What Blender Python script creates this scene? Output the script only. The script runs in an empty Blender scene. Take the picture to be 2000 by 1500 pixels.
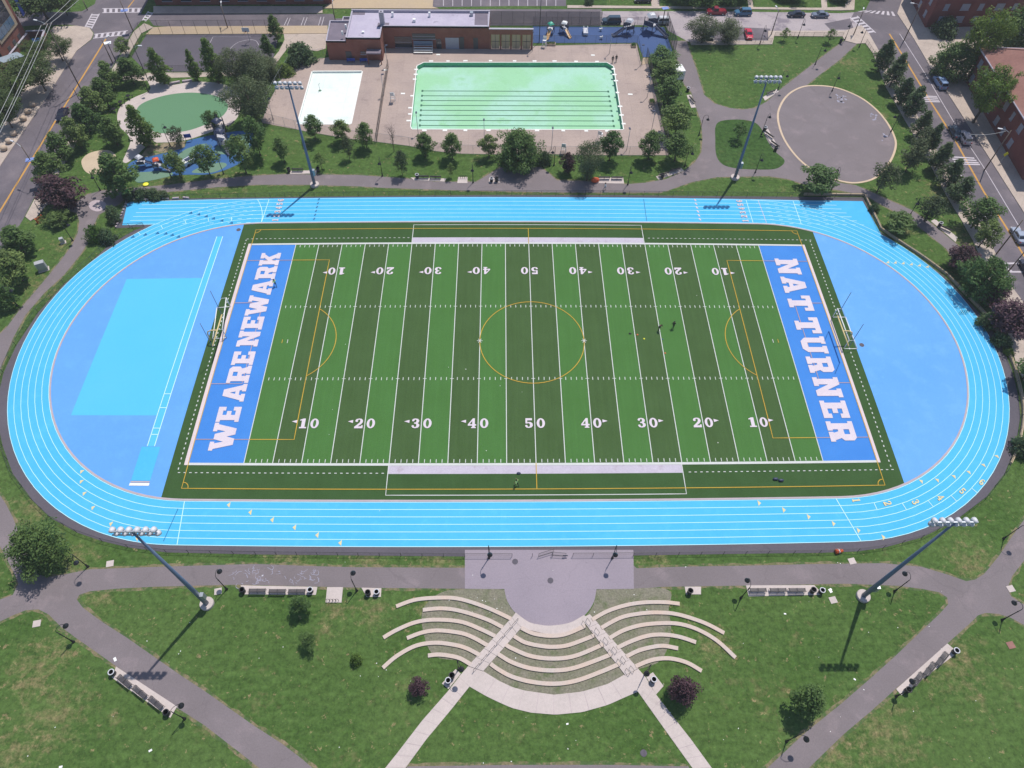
import bpy, bmesh, math, random
import numpy as np
from mathutils import Vector, Matrix
from mathutils.geometry import tessellate_polygon

# ------------------------------------------------------------------ camera, sky, sun, exposure
SC = bpy.context.scene
COL = SC.collection
FPX = 1389.4963                      # focal length in pixels of a 2000 px wide frame
CAM = np.array([-5.6378, -78.7777, 98.5293])
RC = np.array([[0.99985586, 0.00119455, -0.01693609],
               [-0.01074255, 0.81696657, -0.57658496],
               [0.01314747, 0.57668379, 0.81686165]])
cd = bpy.data.cameras.new('camera'); cam = bpy.data.objects.new('camera', cd); COL.objects.link(cam)
cd.sensor_width = 36.0; cd.lens = FPX / 2000 * 36.0; cd.clip_start = 1.0; cd.clip_end = 6000
M4 = Matrix([[*RC[0], CAM[0]], [*RC[1], CAM[1]], [*RC[2], CAM[2]], [0, 0, 0, 1]])
cam.matrix_world = M4
SC.camera = cam
SUN_EL = math.radians(65.0); SUN_AZ = math.radians(32.0)     # azimuth from +Y towards +X
TOSUN = Vector((math.sin(SUN_AZ) * math.cos(SUN_EL), math.cos(SUN_AZ) * math.cos(SUN_EL), math.sin(SUN_EL)))
w = bpy.data.worlds.new('World'); SC.world = w; w.use_nodes = True
nt = w.node_tree; nt.nodes.clear()
sky = nt.nodes.new('ShaderNodeTexSky'); sky.sky_type = 'NISHITA'; sky.sun_disc = False
sky.sun_elevation = SUN_EL; sky.sun_rotation = SUN_AZ; sky.air_density = 1.0; sky.dust_density = 0.6
bg = nt.nodes.new('ShaderNodeBackground'); bg.inputs['Strength'].default_value = 0.115
wo = nt.nodes.new('ShaderNodeOutputWorld')
nt.links.new(sky.outputs[0], bg.inputs[0]); nt.links.new(bg.outputs[0], wo.inputs[0])
sl = bpy.data.lights.new('sun', 'SUN'); sl.energy = 4.05; sl.angle = math.radians(0.53); sl.color = (1.0, 0.945, 0.865)
so = bpy.data.objects.new('sun', sl); COL.objects.link(so); so.location = (60, 90, 200)
so.rotation_euler = (-TOSUN).to_track_quat('-Z', 'Y').to_euler()
SC.view_settings.view_transform = 'Standard'; SC.view_settings.look = 'None'
SC.view_settings.exposure = 0.1; SC.view_settings.gamma = 1.0
SC.render.engine = 'CYCLES'
SC.cycles.max_bounces = 6; SC.cycles.diffuse_bounces = 4; SC.cycles.glossy_bounces = 2
SC.cycles.transparent_max_bounces = 12; SC.cycles.transmission_bounces = 3
SC.cycles.use_denoising = True

# ------------------------------------------------------------------ survey: photo point -> ground
def at(x, y, z=0.0):
    d = RC @ np.array([(x - 1000) / FPX, -(y - 750) / FPX, -1.0])
    t = (z - CAM[2]) / d[2]
    p = CAM + t * d
    return (float(p[0]), float(p[1]), z)
def up(b, t):
    """ground point of b, and height whose top shows at t"""
    B = at(*b); d = RC @ np.array([(t[0] - 1000) / FPX, -(t[1] - 750) / FPX, -1.0])
    h = d[:2]; rel = np.array(B[:2]) - CAM[:2]
    s = float(h @ rel) / float(h @ h)
    return B, float(CAM[2] + s * d[2])
def ppm(b):
    return FPX / float(np.linalg.norm(np.array(at(*b)) - CAM))
# surveyed lens of the original camera (slight barrel distortion), used to set out the sports ground
LB = [1390.518, -5.276151, -78.529415, 97.25401, 0.6191025, 0.01801526, -0.02419779, -0.08258877]
def _rot(a, b, c):
    ca, sa, cb, sb, cc, s2 = math.cos(a), math.sin(a), math.cos(b), math.sin(b), math.cos(c), math.sin(c)
    return np.array([[cc, -s2, 0], [s2, cc, 0], [0, 0, 1]]) @ np.array([[1, 0, 0], [0, ca, -sa], [0, sa, ca]]) @ np.array([[cb, -sb, 0], [sb, cb, 0], [0, 0, 1]])
RB = _rot(*LB[4:7]); CB = np.array(LB[1:4])
def G(x, y, z=0.0):
    """sports-ground coordinates (metres from the centre spot) -> scene"""
    d = (np.array([x, y, 0.0]) - CB) @ RB
    u = d[0] / -d[2]; v = d[1] / -d[2]; s = 1 + LB[7] * (u * u + v * v)
    p = at(1000 + LB[0] * u * s, 750 - LB[0] * v * s)
    return (p[0], p[1], z)

# ------------------------------------------------------------------ mesh helpers
def dist(a, b): return math.hypot(a[0] - b[0], a[1] - b[1])
def smooth(pts, n=6, closed=False):
    P = [np.array(p, float) for p in pts]; out = []; N = len(P)
    for i in range(N if closed else N - 1):
        p0 = P[(i - 1) % N] if closed or i > 0 else P[0]; p1 = P[i]; p2 = P[(i + 1) % N]
        p3 = P[(i + 2) % N] if closed or i + 2 < N else P[-1]
        for k in range(n):
            t = k / n
            out.append(tuple(0.5 * ((2 * p1) + (-p0 + p2) * t + (2 * p0 - 5 * p1 + 4 * p2 - p3) * t * t + (-p0 + 3 * p1 - 3 * p2 + p3) * t ** 3)))
    if not closed: out.append(tuple(P[-1]))
    return out
def dense(pts, step, closed=False):
    out = []; N = len(pts)
    for i in range(N if closed else N - 1):
        a = pts[i]; b = pts[(i + 1) % N]; k = max(1, int(math.ceil(dist(a, b) / step)))
        for j in range(k): out.append((a[0] + (b[0] - a[0]) * j / k, a[1] + (b[1] - a[1]) * j / k))
    if not closed: out.append(tuple(pts[-1][:2]))
    return out
class MB:
    def __init__(s): s.v = []; s.f = []; s.m = []
    def add(s, v, f, m=0):
        o = len(s.v); s.v += [tuple(p) for p in v]; s.f += [tuple(i + o for i in q) for q in f]; s.m += [m] * len(f); return s
    def box(s, x0, x1, y0, y1, z0, z1, m=0):
        return s.add([(x0, y0, z0), (x1, y0, z0), (x1, y1, z0), (x0, y1, z0), (x0, y0, z1), (x1, y0, z1), (x1, y1, z1), (x0, y1, z1)],
                     [(3, 2, 1, 0), (4, 5, 6, 7), (0, 1, 5, 4), (1, 2, 6, 5), (2, 3, 7, 6), (3, 0, 4, 7)], m)
    def obox(s, c, l, rz=0.0, m=0, ry=0.0):
        R = Matrix.Rotation(rz, 3, 'Z') @ Matrix.Rotation(ry, 3, 'Y'); V = []
        for z in (-.5, .5):
            for x, y in ((-.5, -.5), (.5, -.5), (.5, .5), (-.5, .5)):
                V.append(tuple(Vector(c) + R @ Vector((x * l[0], y * l[1], z * l[2]))))
        return s.add(V, [(3, 2, 1, 0), (4, 5, 6, 7), (0, 1, 5, 4), (1, 2, 6, 5), (2, 3, 7, 6), (3, 0, 4, 7)], m)
    def sheet(s, poly, z, holes=(), m=0):
        loops = [[Vector((p[0], p[1], 0)) for p in poly]] + [[Vector((p[0], p[1], 0)) for p in h] for h in holes]
        tri = tessellate_polygon(loops); flat = [p for l in loops for p in l]
        V = [(p.x, p.y, z) for p in flat]; F = []
        for a, b, c in tri:
            n = (flat[b] - flat[a]).cross(flat[c] - flat[a]).z
            F.append((a, b, c) if n > 0 else (a, c, b))
        return s.add(V, F, m)
    def prism(s, poly, z0, z1, m=0, holes=()):
        s.sheet(poly, z1, holes, m)
        for lp in [poly] + list(holes):
            A = sum(lp[i][0] * lp[(i + 1) % len(lp)][1] - lp[(i + 1) % len(lp)][0] * lp[i][1] for i in range(len(lp)))
            n = len(lp); V = [(p[0], p[1], z0) for p in lp] + [(p[0], p[1], z1) for p in lp]
            F = [(i, (i + 1) % n, n + (i + 1) % n, n + i) for i in range(n)]
            if (A < 0) == (lp is poly): F = [q[::-1] for q in F]
            s.add(V, F, m)
        return s
    def tube(s, pts, rad, n=8, m=0, cap=True):
        P = [Vector(p) for p in pts]
        if not hasattr(rad, '__len__'): rad = [rad] * len(P)
        V = []; F = []; prev = None
        for i, p in enumerate(P):
            t = (P[min(i + 1, len(P) - 1)] - P[max(i - 1, 0)]).normalized()
            if prev is None:
                a = Vector((1, 0, 0)) if abs(t.x) < .9 else Vector((0, 1, 0)); u = t.cross(a).normalized()
            else: u = (prev - t * prev.dot(t)).normalized()
            prev = u; vv = t.cross(u)
            for k in range(n):
                an = 2 * math.pi * k / n; V.append(tuple(p + (u * math.cos(an) + vv * math.sin(an)) * rad[i]))
        for i in range(len(P) - 1):
            for k in range(n): F.append((i * n + k, i * n + (k + 1) % n, (i + 1) * n + (k + 1) % n, (i + 1) * n + k))
        if cap: F.append(tuple(range(n))[::-1]); F.append(tuple((len(P) - 1) * n + k for k in range(n)))
        return s.add(V, F, m)
    def lathe(s, prof, n=12, c=(0, 0, 0), m=0, axis=None):
        V = []; F = []
        R = Matrix.Identity(3) if axis is None else Vector(axis).to_track_quat('Z', 'Y').to_matrix()
        for r, z in prof:
            for k in range(n):
                an = 2 * math.pi * k / n; V.append(tuple(Vector(c) + R @ Vector((r * math.cos(an), r * math.sin(an), z))))
        for i in range(len(prof) - 1):
            for k in range(n): F.append((i * n + k, i * n + (k + 1) % n, (i + 1) * n + (k + 1) % n, (i + 1) * n + k))
        if prof[-1][0] > 1e-4: F.append(tuple((len(prof) - 1) * n + k for k in range(n)))
        if prof[0][0] > 1e-4: F.append(tuple(range(n))[::-1])
        return s.add(V, F, m)
    def mesh(s, name, mats, smooth_=False):
        me = bpy.data.meshes.new(name); me.from_pydata(s.v, [], s.f)
        for m_ in (mats if isinstance(mats, (list, tuple)) else [mats]): me.materials.append(m_)
        if any(s.m): me.polygons.foreach_set('material_index', s.m)
        if smooth_: me.polygons.foreach_set('use_smooth', [True] * len(s.f))
        me.update(); return me
    def build(s, name, mats, parent=None, smooth_=False):
        return link(name, s.mesh(name, mats, smooth_), parent)
def link(name, me, parent=None, loc=None, rz=0.0, scale=None):
    o = bpy.data.objects.new(name, me); COL.objects.link(o)
    if parent is not None: o.parent = parent
    if loc is not None: o.location = loc
    if rz: o.rotation_euler = (0, 0, rz)
    if scale is not None: o.scale = scale
    return o
def tag(o, label=None, cat=None, group=None, kind=None):
    if label: o['label'] = label
    if cat: o['category'] = cat
    if group: o['group'] = group
    if kind: o['kind'] = kind
    return o
def thing(name, label, cat, loc=(0, 0, 0), rz=0.0, group=None, scale=None):
    return tag(link(name, None, None, loc, rz, scale), label, cat, group)
def struct(name, mb, mat, label, cat):
    return tag(mb.build(name, mat), label, cat, None, 'structure')
PROTO = {}
def stamp(kind, name, label, cat, loc, rz=0.0, group=None, scale=None, mats=None):
    """a copy of a registered thing with copies of its parts and sub-parts (mesh data shared)"""
    t = thing(name, label, cat, loc, rz, group, scale)
    for pn, me, subs in PROTO[kind]:
        o = link(pn, me, t)
        if mats and pn in mats:
            o.material_slots[0].link = 'OBJECT'; o.material_slots[0].material = mats[pn]
        for sn, sm in subs: link(sn, sm, o)
    return t

# ------------------------------------------------------------------ procedural materials
def lin(c): c /= 255.0; return c / 12.92 if c <= .04045 else ((c + .055) / 1.055) ** 2.4
def A(r, g, b, k=1.37): return (lin(r) / k, lin(g) / k, lin(b) / k, 1.0)
def newmat(name):
    m = bpy.data.materials.new(name); m.use_nodes = True; t = m.node_tree
    b = next(n for n in t.nodes if n.type == 'BSDF_PRINCIPLED'); return m, t, b
def N(t, typ, **kw):
    n = t.nodes.new(typ)
    for k, v in kw.items(): setattr(n, k, v)
    return n
def noise(t, vec, scale, detail=3.0, rough=.55):
    n = N(t, 'ShaderNodeTexNoise'); n.inputs['Scale'].default_value = scale; n.inputs['Detail'].default_value = detail
    n.inputs['Roughness'].default_value = rough; t.links.new(vec, n.inputs['Vector']); return n.outputs[0]
def ramp(t, fac, lo, hi):
    n = N(t, 'ShaderNodeMapRange'); n.inputs['From Min'].default_value = lo; n.inputs['From Max'].default_value = hi
    t.links.new(fac, n.inputs['Value']); return n.outputs[0]
def mixc(t, fac, a, b, mode='MIX'):
    n = N(t, 'ShaderNodeMix', data_type='RGBA', blend_type=mode)
    for val, sock in ((fac, n.inputs[0]), (a, n.inputs[6]), (b, n.inputs[7])):
        if hasattr(val, 'links'): t.links.new(val, sock)
        else: sock.default_value = val
    return n.outputs[2]
def surfmat(name, col, col2=None, big=.12, fine=2.5, amt=.5, rough=.9, bump=.0, spec=.25, stain=None, stain_sc=.4, stain_lo=.58, stain_hi=.72, finevar=.18, obj=False, metal=0.0, streak=0.0, crack=0.0, grid=None):
    """two-tone mottled surface with fine grain and optional stains"""
    m, t, b = newmat(name)
    if obj: vec = N(t, 'ShaderNodeTexCoord').outputs['Object']
    else: vec = N(t, 'ShaderNodeNewGeometry').outputs['Position']
    col2 = col2 or tuple(c * .82 for c in col[:3]) + (1.0,)
    c = mixc(t, ramp(t, noise(t, vec, big, 4), .5 - amt * .5, .5 + amt * .5), col, col2)
    if stain: c = mixc(t, ramp(t, noise(t, vec, stain_sc, 5, .65), stain_lo, stain_hi), c, stain)
    if crack:
        nv = N(t, 'ShaderNodeTexNoise'); nv.inputs['Scale'].default_value = .5; nv.inputs['Detail'].default_value = 5; t.links.new(vec, nv.inputs['Vector'])
        wv = N(t, 'ShaderNodeVectorMath', operation='MULTIPLY_ADD'); t.links.new(nv.outputs['Color'], wv.inputs[0]); wv.inputs[1].default_value = (2.5, 2.5, 0); t.links.new(vec, wv.inputs[2])
        vo = N(t, 'ShaderNodeTexVoronoi', feature='DISTANCE_TO_EDGE'); vo.inputs['Scale'].default_value = .09; t.links.new(wv.outputs[0], vo.inputs['Vector'])
        lo_ = N(t, 'ShaderNodeMapRange'); lo_.inputs['From Min'].default_value = .002; lo_.inputs['From Max'].default_value = .006; lo_.inputs['To Min'].default_value = crack; lo_.inputs['To Max'].default_value = 0; t.links.new(vo.outputs['Distance'], lo_.inputs['Value'])
        c = mixc(t, lo_.outputs[0], c, tuple(x * .62 for x in col[:3]) + (1,))
    if grid:
        mg = N(t, 'ShaderNodeMapping'); mg.inputs['Rotation'].default_value = (0, 0, grid[1]); t.links.new(vec, mg.inputs['Vector'])
        bt = N(t, 'ShaderNodeTexBrick', offset=0.0); bt.inputs['Scale'].default_value = 1.0; bt.inputs['Brick Width'].default_value = grid[0]; bt.inputs['Row Height'].default_value = grid[0]; bt.inputs['Mortar Size'].default_value = grid[2]
        bt.inputs['Color1'].default_value = (1, 1, 1, 1); bt.inputs['Color2'].default_value = (.955, .955, .955, 1); bt.inputs['Mortar'].default_value = (.8, .8, .8, 1); t.links.new(mg.outputs[0], bt.inputs['Vector'])
        c = mixc(t, 1.0, c, bt.outputs[0], 'MULTIPLY')
    if streak:
        ms = N(t, 'ShaderNodeMapping'); ms.inputs['Scale'].default_value = (1.6, .05, 1); t.links.new(vec, ms.inputs['Vector'])
        sr = N(t, 'ShaderNodeMapRange'); sr.inputs['From Min'].default_value = .3; sr.inputs['From Max'].default_value = .7; sr.inputs['To Min'].default_value = 1 - streak; sr.inputs['To Max'].default_value = 1 + streak; t.links.new(noise(t, ms.outputs[0], 1.0, 4, .7), sr.inputs['Value'])
        vs = N(t, 'ShaderNodeVectorMath', operation='SCALE'); t.links.new(c, vs.inputs[0]); t.links.new(sr.outputs[0], vs.inputs['Scale']); c = vs.outputs[0]
    g = ramp(t, noise(t, vec, fine, 3, .7), .3, .7)
    mul = N(t, 'ShaderNodeMapRange'); mul.inputs['To Min'].default_value = 1 - finevar; mul.inputs['To Max'].default_value = 1 + finevar
    t.links.new(g, mul.inputs['Value'])
    vm = N(t, 'ShaderNodeVectorMath', operation='SCALE'); t.links.new(c, vm.inputs[0]); t.links.new(mul.outputs[0], vm.inputs['Scale'])
    t.links.new(vm.outputs[0], b.inputs['Base Color'])
    b.inputs['Roughness'].default_value = rough; b.inputs['Specular IOR Level'].default_value = spec; b.inputs['Metallic'].default_value = metal
    if bump:
        bn = N(t, 'ShaderNodeBump'); bn.inputs['Strength'].default_value = bump; bn.inputs['Distance'].default_value = .08
        t.links.new(g, bn.inputs['Height']); t.links.new(bn.outputs[0], b.inputs['Normal'])
    return m
def flat(name, col, rough=.5, metal=0.0, spec=.5, var=.08, sc=1.5):
    return surfmat(name, col, tuple(c * (1 - var * 2) for c in col[:3]) + (1.0,), big=sc, fine=sc * 6, rough=rough, spec=spec, finevar=var, obj=True, metal=metal)
def grassmat(name, a, b_, dry, drylo=.56, dryhi=.72, fine=3.2, spots=()):
    m, t, b = newmat(name); vec = N(t, 'ShaderNodeNewGeometry').outputs['Position']
    c = mixc(t, ramp(t, noise(t, vec, .07, 4), .36, .64), a, b_)
    n2 = noise(t, vec, .45, 5, .7); n3 = noise(t, vec, .11, 2, .5)
    ad = N(t, 'ShaderNodeMath', operation='MULTIPLY_ADD'); t.links.new(n3, ad.inputs[0]); ad.inputs[1].default_value = .55; t.links.new(n2, ad.inputs[2])
    c = mixc(t, ramp(t, ad.outputs[0], drylo + .24, dryhi + .3), c, dry)
    for (sx, sy, sr) in spots:                           # trodden bare places
        q = at(sx, sy); vd = N(t, 'ShaderNodeVectorMath', operation='DISTANCE'); t.links.new(vec, vd.inputs[0]); vd.inputs[1].default_value = q
        mr = N(t, 'ShaderNodeMapRange'); mr.inputs['From Min'].default_value = sr; mr.inputs['From Max'].default_value = 0; mr.inputs['To Max'].default_value = .27; t.links.new(vd.outputs['Value'], mr.inputs['Value'])
        sm = N(t, 'ShaderNodeMath', operation='ADD'); t.links.new(mr.outputs[0], sm.inputs[0]); t.links.new(noise(t, vec, .8, 5, .75), sm.inputs[1]); c = mixc(t, ramp(t, sm.outputs[0], .62, .92), c, dry)
    # mowing streaks
    mp = N(t, 'ShaderNodeMapping'); mp.inputs['Rotation'].default_value = (0, 0, .5); mp.inputs['Scale'].default_value = (.25, 1.0, 1)
    t.links.new(vec, mp.inputs['Vector'])
    c = mixc(t, ramp(t, noise(t, mp.outputs[0], 1.0, 2), .45, .85), c, tuple(x * 1.16 for x in a[:3]) + (1,))
    f1 = noise(t, vec, fine, 4, .8); f2 = noise(t, vec, 1.3, 3, .6)
    mm = N(t, 'ShaderNodeMath', operation='ADD'); t.links.new(f1, mm.inputs[0]); t.links.new(f2, mm.inputs[1])
    mul = N(t, 'ShaderNodeMapRange'); mul.inputs['From Min'].default_value = .6; mul.inputs['From Max'].default_value = 1.4
    mul.inputs['To Min'].default_value = .42; mul.inputs['To Max'].default_value = 1.55; t.links.new(mm.outputs[0], mul.inputs['Value'])
    vm = N(t, 'ShaderNodeVectorMath', operation='SCALE'); t.links.new(c, vm.inputs[0]); t.links.new(mul.outputs[0], vm.inputs['Scale'])
    t.links.new(vm.outputs[0], b.inputs['Base Color']); b.inputs['Roughness'].default_value = .95; b.inputs['Specular IOR Level'].default_value = .1
    bn = N(t, 'ShaderNodeBump'); bn.inputs['Strength'].default_value = .5; bn.inputs['Distance'].default_value = .12
    t.links.new(f1, bn.inputs['Height']); t.links.new(bn.outputs[0], b.inputs['Normal'])
    return m
def leafmat(name, dark, light, trans=.36):
    m, t, b = newmat(name)
    at_ = N(t, 'ShaderNodeAttribute', attribute_name='tint'); oi = N(t, 'ShaderNodeObjectInfo')
    vec = N(t, 'ShaderNodeTexCoord').outputs['Object']
    ad = N(t, 'ShaderNodeMath', operation='MULTIPLY_ADD'); t.links.new(noise(t, vec, .9, 2), ad.inputs[0]); ad.inputs[1].default_value = .7
    t.links.new(at_.outputs['Fac'], ad.inputs[2])
    c = mixc(t, ramp(t, ad.outputs[0], .25, 1.25), dark, light)
    h = N(t, 'ShaderNodeHueSaturation'); r1 = N(t, 'ShaderNodeMapRange'); r1.inputs['To Min'].default_value = .475; r1.inputs['To Max'].default_value = .52
    t.links.new(oi.outputs['Random'], r1.inputs['Value']); t.links.new(r1.outputs[0], h.inputs['Hue'])
    r2 = N(t, 'ShaderNodeMapRange'); r2.inputs['To Min'].default_value = 1.15; r2.inputs['To Max'].default_value = .8
    t.links.new(oi.outputs['Random'], r2.inputs['Value']); t.links.new(r2.outputs[0], h.inputs['Value']); t.links.new(c, h.inputs['Color'])
    b.inputs['Roughness'].default_value = .6; b.inputs['Specular IOR Level'].default_value = .25
    t.links.new(h.outputs[0], b.inputs['Base Color'])
    tr = N(t, 'ShaderNodeBsdfTranslucent'); t.links.new(h.outputs[0], tr.inputs[0])
    mx = N(t, 'ShaderNodeMixShader'); mx.inputs[0].default_value = trans
    t.links.new(b.outputs[0], mx.inputs[1]); t.links.new(tr.outputs[0], mx.inputs[2])
    out = next(n for n in t.nodes if n.type == 'OUTPUT_MATERIAL'); t.links.new(mx.outputs[0], out.inputs[0])
    return m
def meshmat(name, col, cover=.3):
    """woven wire: mostly open, wire colour over the rest"""
    m, t, b = newmat(name); b.inputs['Base Color'].default_value = col; b.inputs['Roughness'].default_value = .6
    tr = N(t, 'ShaderNodeBsdfTransparent'); mx = N(t, 'ShaderNodeMixShader'); mx.inputs[0].default_value = cover
    t.links.new(tr.outputs[0], mx.inputs[1]); t.links.new(b.outputs[0], mx.inputs[2])
    out = next(n for n in t.nodes if n.type == 'OUTPUT_MATERIAL'); t.links.new(mx.outputs[0], out.inputs[0]); return m
def brickmat(name, c1, c2, mortar, sc=1.0):
    m, t, b = newmat(name); vec = N(t, 'ShaderNodeNewGeometry').outputs['Position']
    sp = N(t, 'ShaderNodeSeparateXYZ'); t.links.new(vec, sp.inputs[0])
    ad = N(t, 'ShaderNodeMath', operation='ADD'); t.links.new(sp.outputs[0], ad.inputs[0]); t.links.new(sp.outputs[1], ad.inputs[1])
    cb = N(t, 'ShaderNodeCombineXYZ'); t.links.new(ad.outputs[0], cb.inputs[0]); t.links.new(sp.outputs[2], cb.inputs[1])
    br = N(t, 'ShaderNodeTexBrick'); br.inputs['Scale'].default_value = 4.0 * sc; t.links.new(cb.outputs[0], br.inputs['Vector'])
    br.inputs['Color1'].default_value = c1; br.inputs['Color2'].default_value = c2; br.inputs['Mortar'].default_value = mortar
    br.inputs['Mortar Size'].default_value = .015
    c = mixc(t, ramp(t, noise(t, vec, .35, 4), .35, .7), br.outputs[0], tuple(x * .75 for x in c1[:3]) + (1,))
    t.links.new(c, b.inputs['Base Color']); b.inputs['Roughness'].default_value = .9; return m

MT = {}
MT['grass'] = grassmat('grass', A(88, 114, 60), A(75, 104, 50), A(146, 134, 98), .64, .86, spots=[(75, 1300, 7), (115, 1268, 4), (60, 1335, 4), (195, 1170, 4), (655, 1192, 4), (730, 1198, 4), (830, 1190, 3), (1400, 1258, 5), (1850, 1290, 9), (1720, 1430, 9), (1620, 1480, 7), (150, 1095, 5), (60, 1000, 6), (560, 1090, 6), (720, 1092, 6), (850, 1095, 5), (1280, 1092, 4), (1900, 1100, 7), (85, 560, 6), (120, 480, 4), (1660, 122, 6), (1340, 140, 4), (330, 356, 7), (430, 352, 8), (1880, 460, 8), (1840, 380, 8), (1400, 260, 4), (20, 1480, 6), (110, 1400, 8)])
MT['lawn'] = grassmat('lawn_grass', A(74, 102, 54), A(64, 94, 46), A(100, 108, 66), .64, .85)
MT['sparse'] = surfmat('sparse_grass', A(146, 140, 126), A(124, 126, 102), big=.7, fine=3.5, amt=.4, finevar=.28, bump=.3, stain=A(96, 114, 70), stain_sc=.35, stain_lo=.56, stain_hi=.72)
MT['dirt'] = surfmat('dry_soil', A(172, 156, 132), A(140, 128, 100), big=.8, fine=4, bump=.2, stain=A(92, 118, 62), stain_sc=.6, stain_lo=.52, stain_hi=.62)
MT['verge'] = surfmat('worn_verge', A(150, 134, 108), A(112, 116, 76), big=.9, fine=4, amt=.3, finevar=.25, bump=.3, stain=A(84, 108, 62), stain_sc=.7, stain_lo=.46, stain_hi=.56)
MT['asphalt'] = surfmat('path_asphalt', A(142, 132, 136), A(130, 121, 124), big=.15, fine=5, finevar=.1, crack=.32, stain=A(160, 146, 150), stain_sc=.25, stain_lo=.55, stain_hi=.8)
MT['road'] = surfmat('road_asphalt', A(124, 116, 124), A(108, 102, 110), big=.1, fine=3, finevar=.1, crack=.4, stain=A(140, 130, 136), stain_sc=.16, stain_lo=.5, stain_hi=.75)
MT['court'] = surfmat('court_asphalt', A(110, 104, 114), A(98, 94, 104), big=.12, fine=3, finevar=.09, crack=.35)
MT['plaza'] = surfmat('plaza_paving', A(172, 160, 172), A(158, 148, 160), big=.12, fine=4, finevar=.07, crack=.2, stain=A(120, 110, 126), stain_sc=.55, stain_lo=.68, stain_hi=.78)
MT['oldroad'] = surfmat('worn_concrete_road', A(196, 184, 186), A(172, 162, 168), big=.1, fine=2, finevar=.08, stain=A(146, 136, 146), stain_sc=.14, stain_lo=.52, stain_hi=.62)
MT['deck'] = surfmat('pool_deck_concrete', A(198, 178, 168), A(180, 162, 156), big=.14, fine=2.2, finevar=.08, grid=(4.2, .0, .03), stain=A(150, 134, 130), stain_sc=.28, stain_lo=.58, stain_hi=.8)
MT['concrete'] = surfmat('pale_concrete', A(222, 208, 204), A(206, 194, 190), big=.3, fine=3, finevar=.06, stain=A(184, 172, 170), stain_sc=.5, stain_lo=.6, stain_hi=.82)
MT['walk'] = surfmat('sidewalk_concrete', A(212, 196, 184), A(194, 178, 168), big=.18, fine=2.5, finevar=.08, grid=(1.6, -.98, .03), stain=A(170, 158, 150), stain_sc=.35, stain_lo=.55, stain_hi=.8)
MT['tanwalk'] = surfmat('tan_sidewalk', A(206, 184, 150), A(196, 176, 156), big=.14, fine=2.5, finevar=.07)
MT['seat'] = surfmat('seat_wall_stone', A(222, 198, 182), A(214, 202, 196), big=.35, fine=4, finevar=.07)
MT['kerb'] = surfmat('kerb_stone', A(206, 190, 196), A(190, 176, 184), big=.5, fine=4, finevar=.05)
MT['cream'] = surfmat('cream_edging', A(232, 206, 176), A(216, 194, 170), big=.4, fine=4, finevar=.05)
MT['sand'] = surfmat('play_sand', A(222, 202, 176), A(208, 188, 164), big=.4, fine=4, finevar=.06)
MT['track'] = surfmat('track_rubber', A(94, 202, 255, 1.37), A(82, 194, 250, 1.37), big=.05, fine=3, finevar=.03, spec=.15, stain=A(104, 208, 255, 1.37), stain_sc=.5, stain_lo=.5, stain_hi=.85)
MT['dzone'] = surfmat('dzone_rubber', A(116, 182, 255, 1.37), A(104, 172, 250, 1.37), big=.05, fine=2, finevar=.03, spec=.15, stain=A(118, 188, 255, 1.37), stain_sc=.3, stain_lo=.5, stain_hi=.85)
MT['dzone2'] = surfmat('pale_dzone_rubber', A(120, 186, 255, 1.37), A(108, 176, 252, 1.37), big=.05, fine=2, finevar=.03, spec=.15, stain=A(130, 194, 255, 1.37), stain_sc=.3, stain_lo=.5, stain_hi=.85)
MT['patch'] = surfmat('cyan_rubber', A(92, 204, 252, 1.37), A(102, 208, 250, 1.37), big=.06, fine=2, finevar=.02, spec=.15)
MT['turf_l'] = surfmat('light_turf', A(83, 130, 68), A(79, 124, 62), big=.2, fine=7, finevar=.13, streak=.06, bump=.2, spec=.1)
MT['turf_d'] = surfmat('dark_turf', A(79, 107, 63), A(73, 100, 56), big=.2, fine=7, finevar=.15, streak=.08, bump=.2, spec=.1)
MT['turf_b'] = surfmat('border_turf', A(70, 101, 58), A(63, 92, 50), big=.25, fine=7, finevar=.15, streak=.04, bump=.2, spec=.1)
MT['endzone'] = surfmat('blue_turf', A(80, 150, 234), A(72, 142, 228), big=.25, fine=7, finevar=.07, bump=.1, spec=.1)
MT['white'] = surfmat('white_marking', A(228, 230, 228), A(216, 220, 216), big=.3, fine=5, finevar=.05)
MT['letter'] = surfmat('white_turf_letter', A(238, 226, 236), A(228, 216, 228), big=.3, fine=6, finevar=.06)
MT['pinkwhite'] = surfmat('endline_turf', A(240, 222, 224), A(230, 212, 216), big=.3, fine=5, finevar=.05)
MT['band'] = surfmat('worn_white_turf', A(214, 206, 222), A(202, 194, 210), big=.4, fine=3, finevar=.07, stain=A(190, 176, 190), stain_sc=.5)
MT['yellow'] = surfmat('yellow_marking', A(218, 178, 62), A(204, 168, 70), big=.3, fine=4, finevar=.08)
MT['orange'] = surfmat('faded_orange_marking', A(190, 172, 190), A(214, 168, 140), big=.2, fine=3, finevar=.08)
MT['paleyellow'] = surfmat('pale_yellow_marking', A(244, 226, 160), A(236, 226, 190), big=.8, fine=4, finevar=.08)
MT['cyanline'] = surfmat('lane_marking', A(206, 250, 255, 1.27), A(196, 246, 255, 1.27), big=.3, fine=4, finevar=.03)
MT['bluemark'] = surfmat('dark_blue_marking', A(44, 124, 180), A(40, 116, 170), big=.3, fine=4)
MT['roadyellow'] = surfmat('road_yellow', A(220, 166, 84), A(206, 158, 90), big=.4, fine=4, finevar=.1)
MT['roadwhite'] = surfmat('road_white', A(224, 216, 224), A(204, 196, 204), big=.4, fine=4, finevar=.1)
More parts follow.
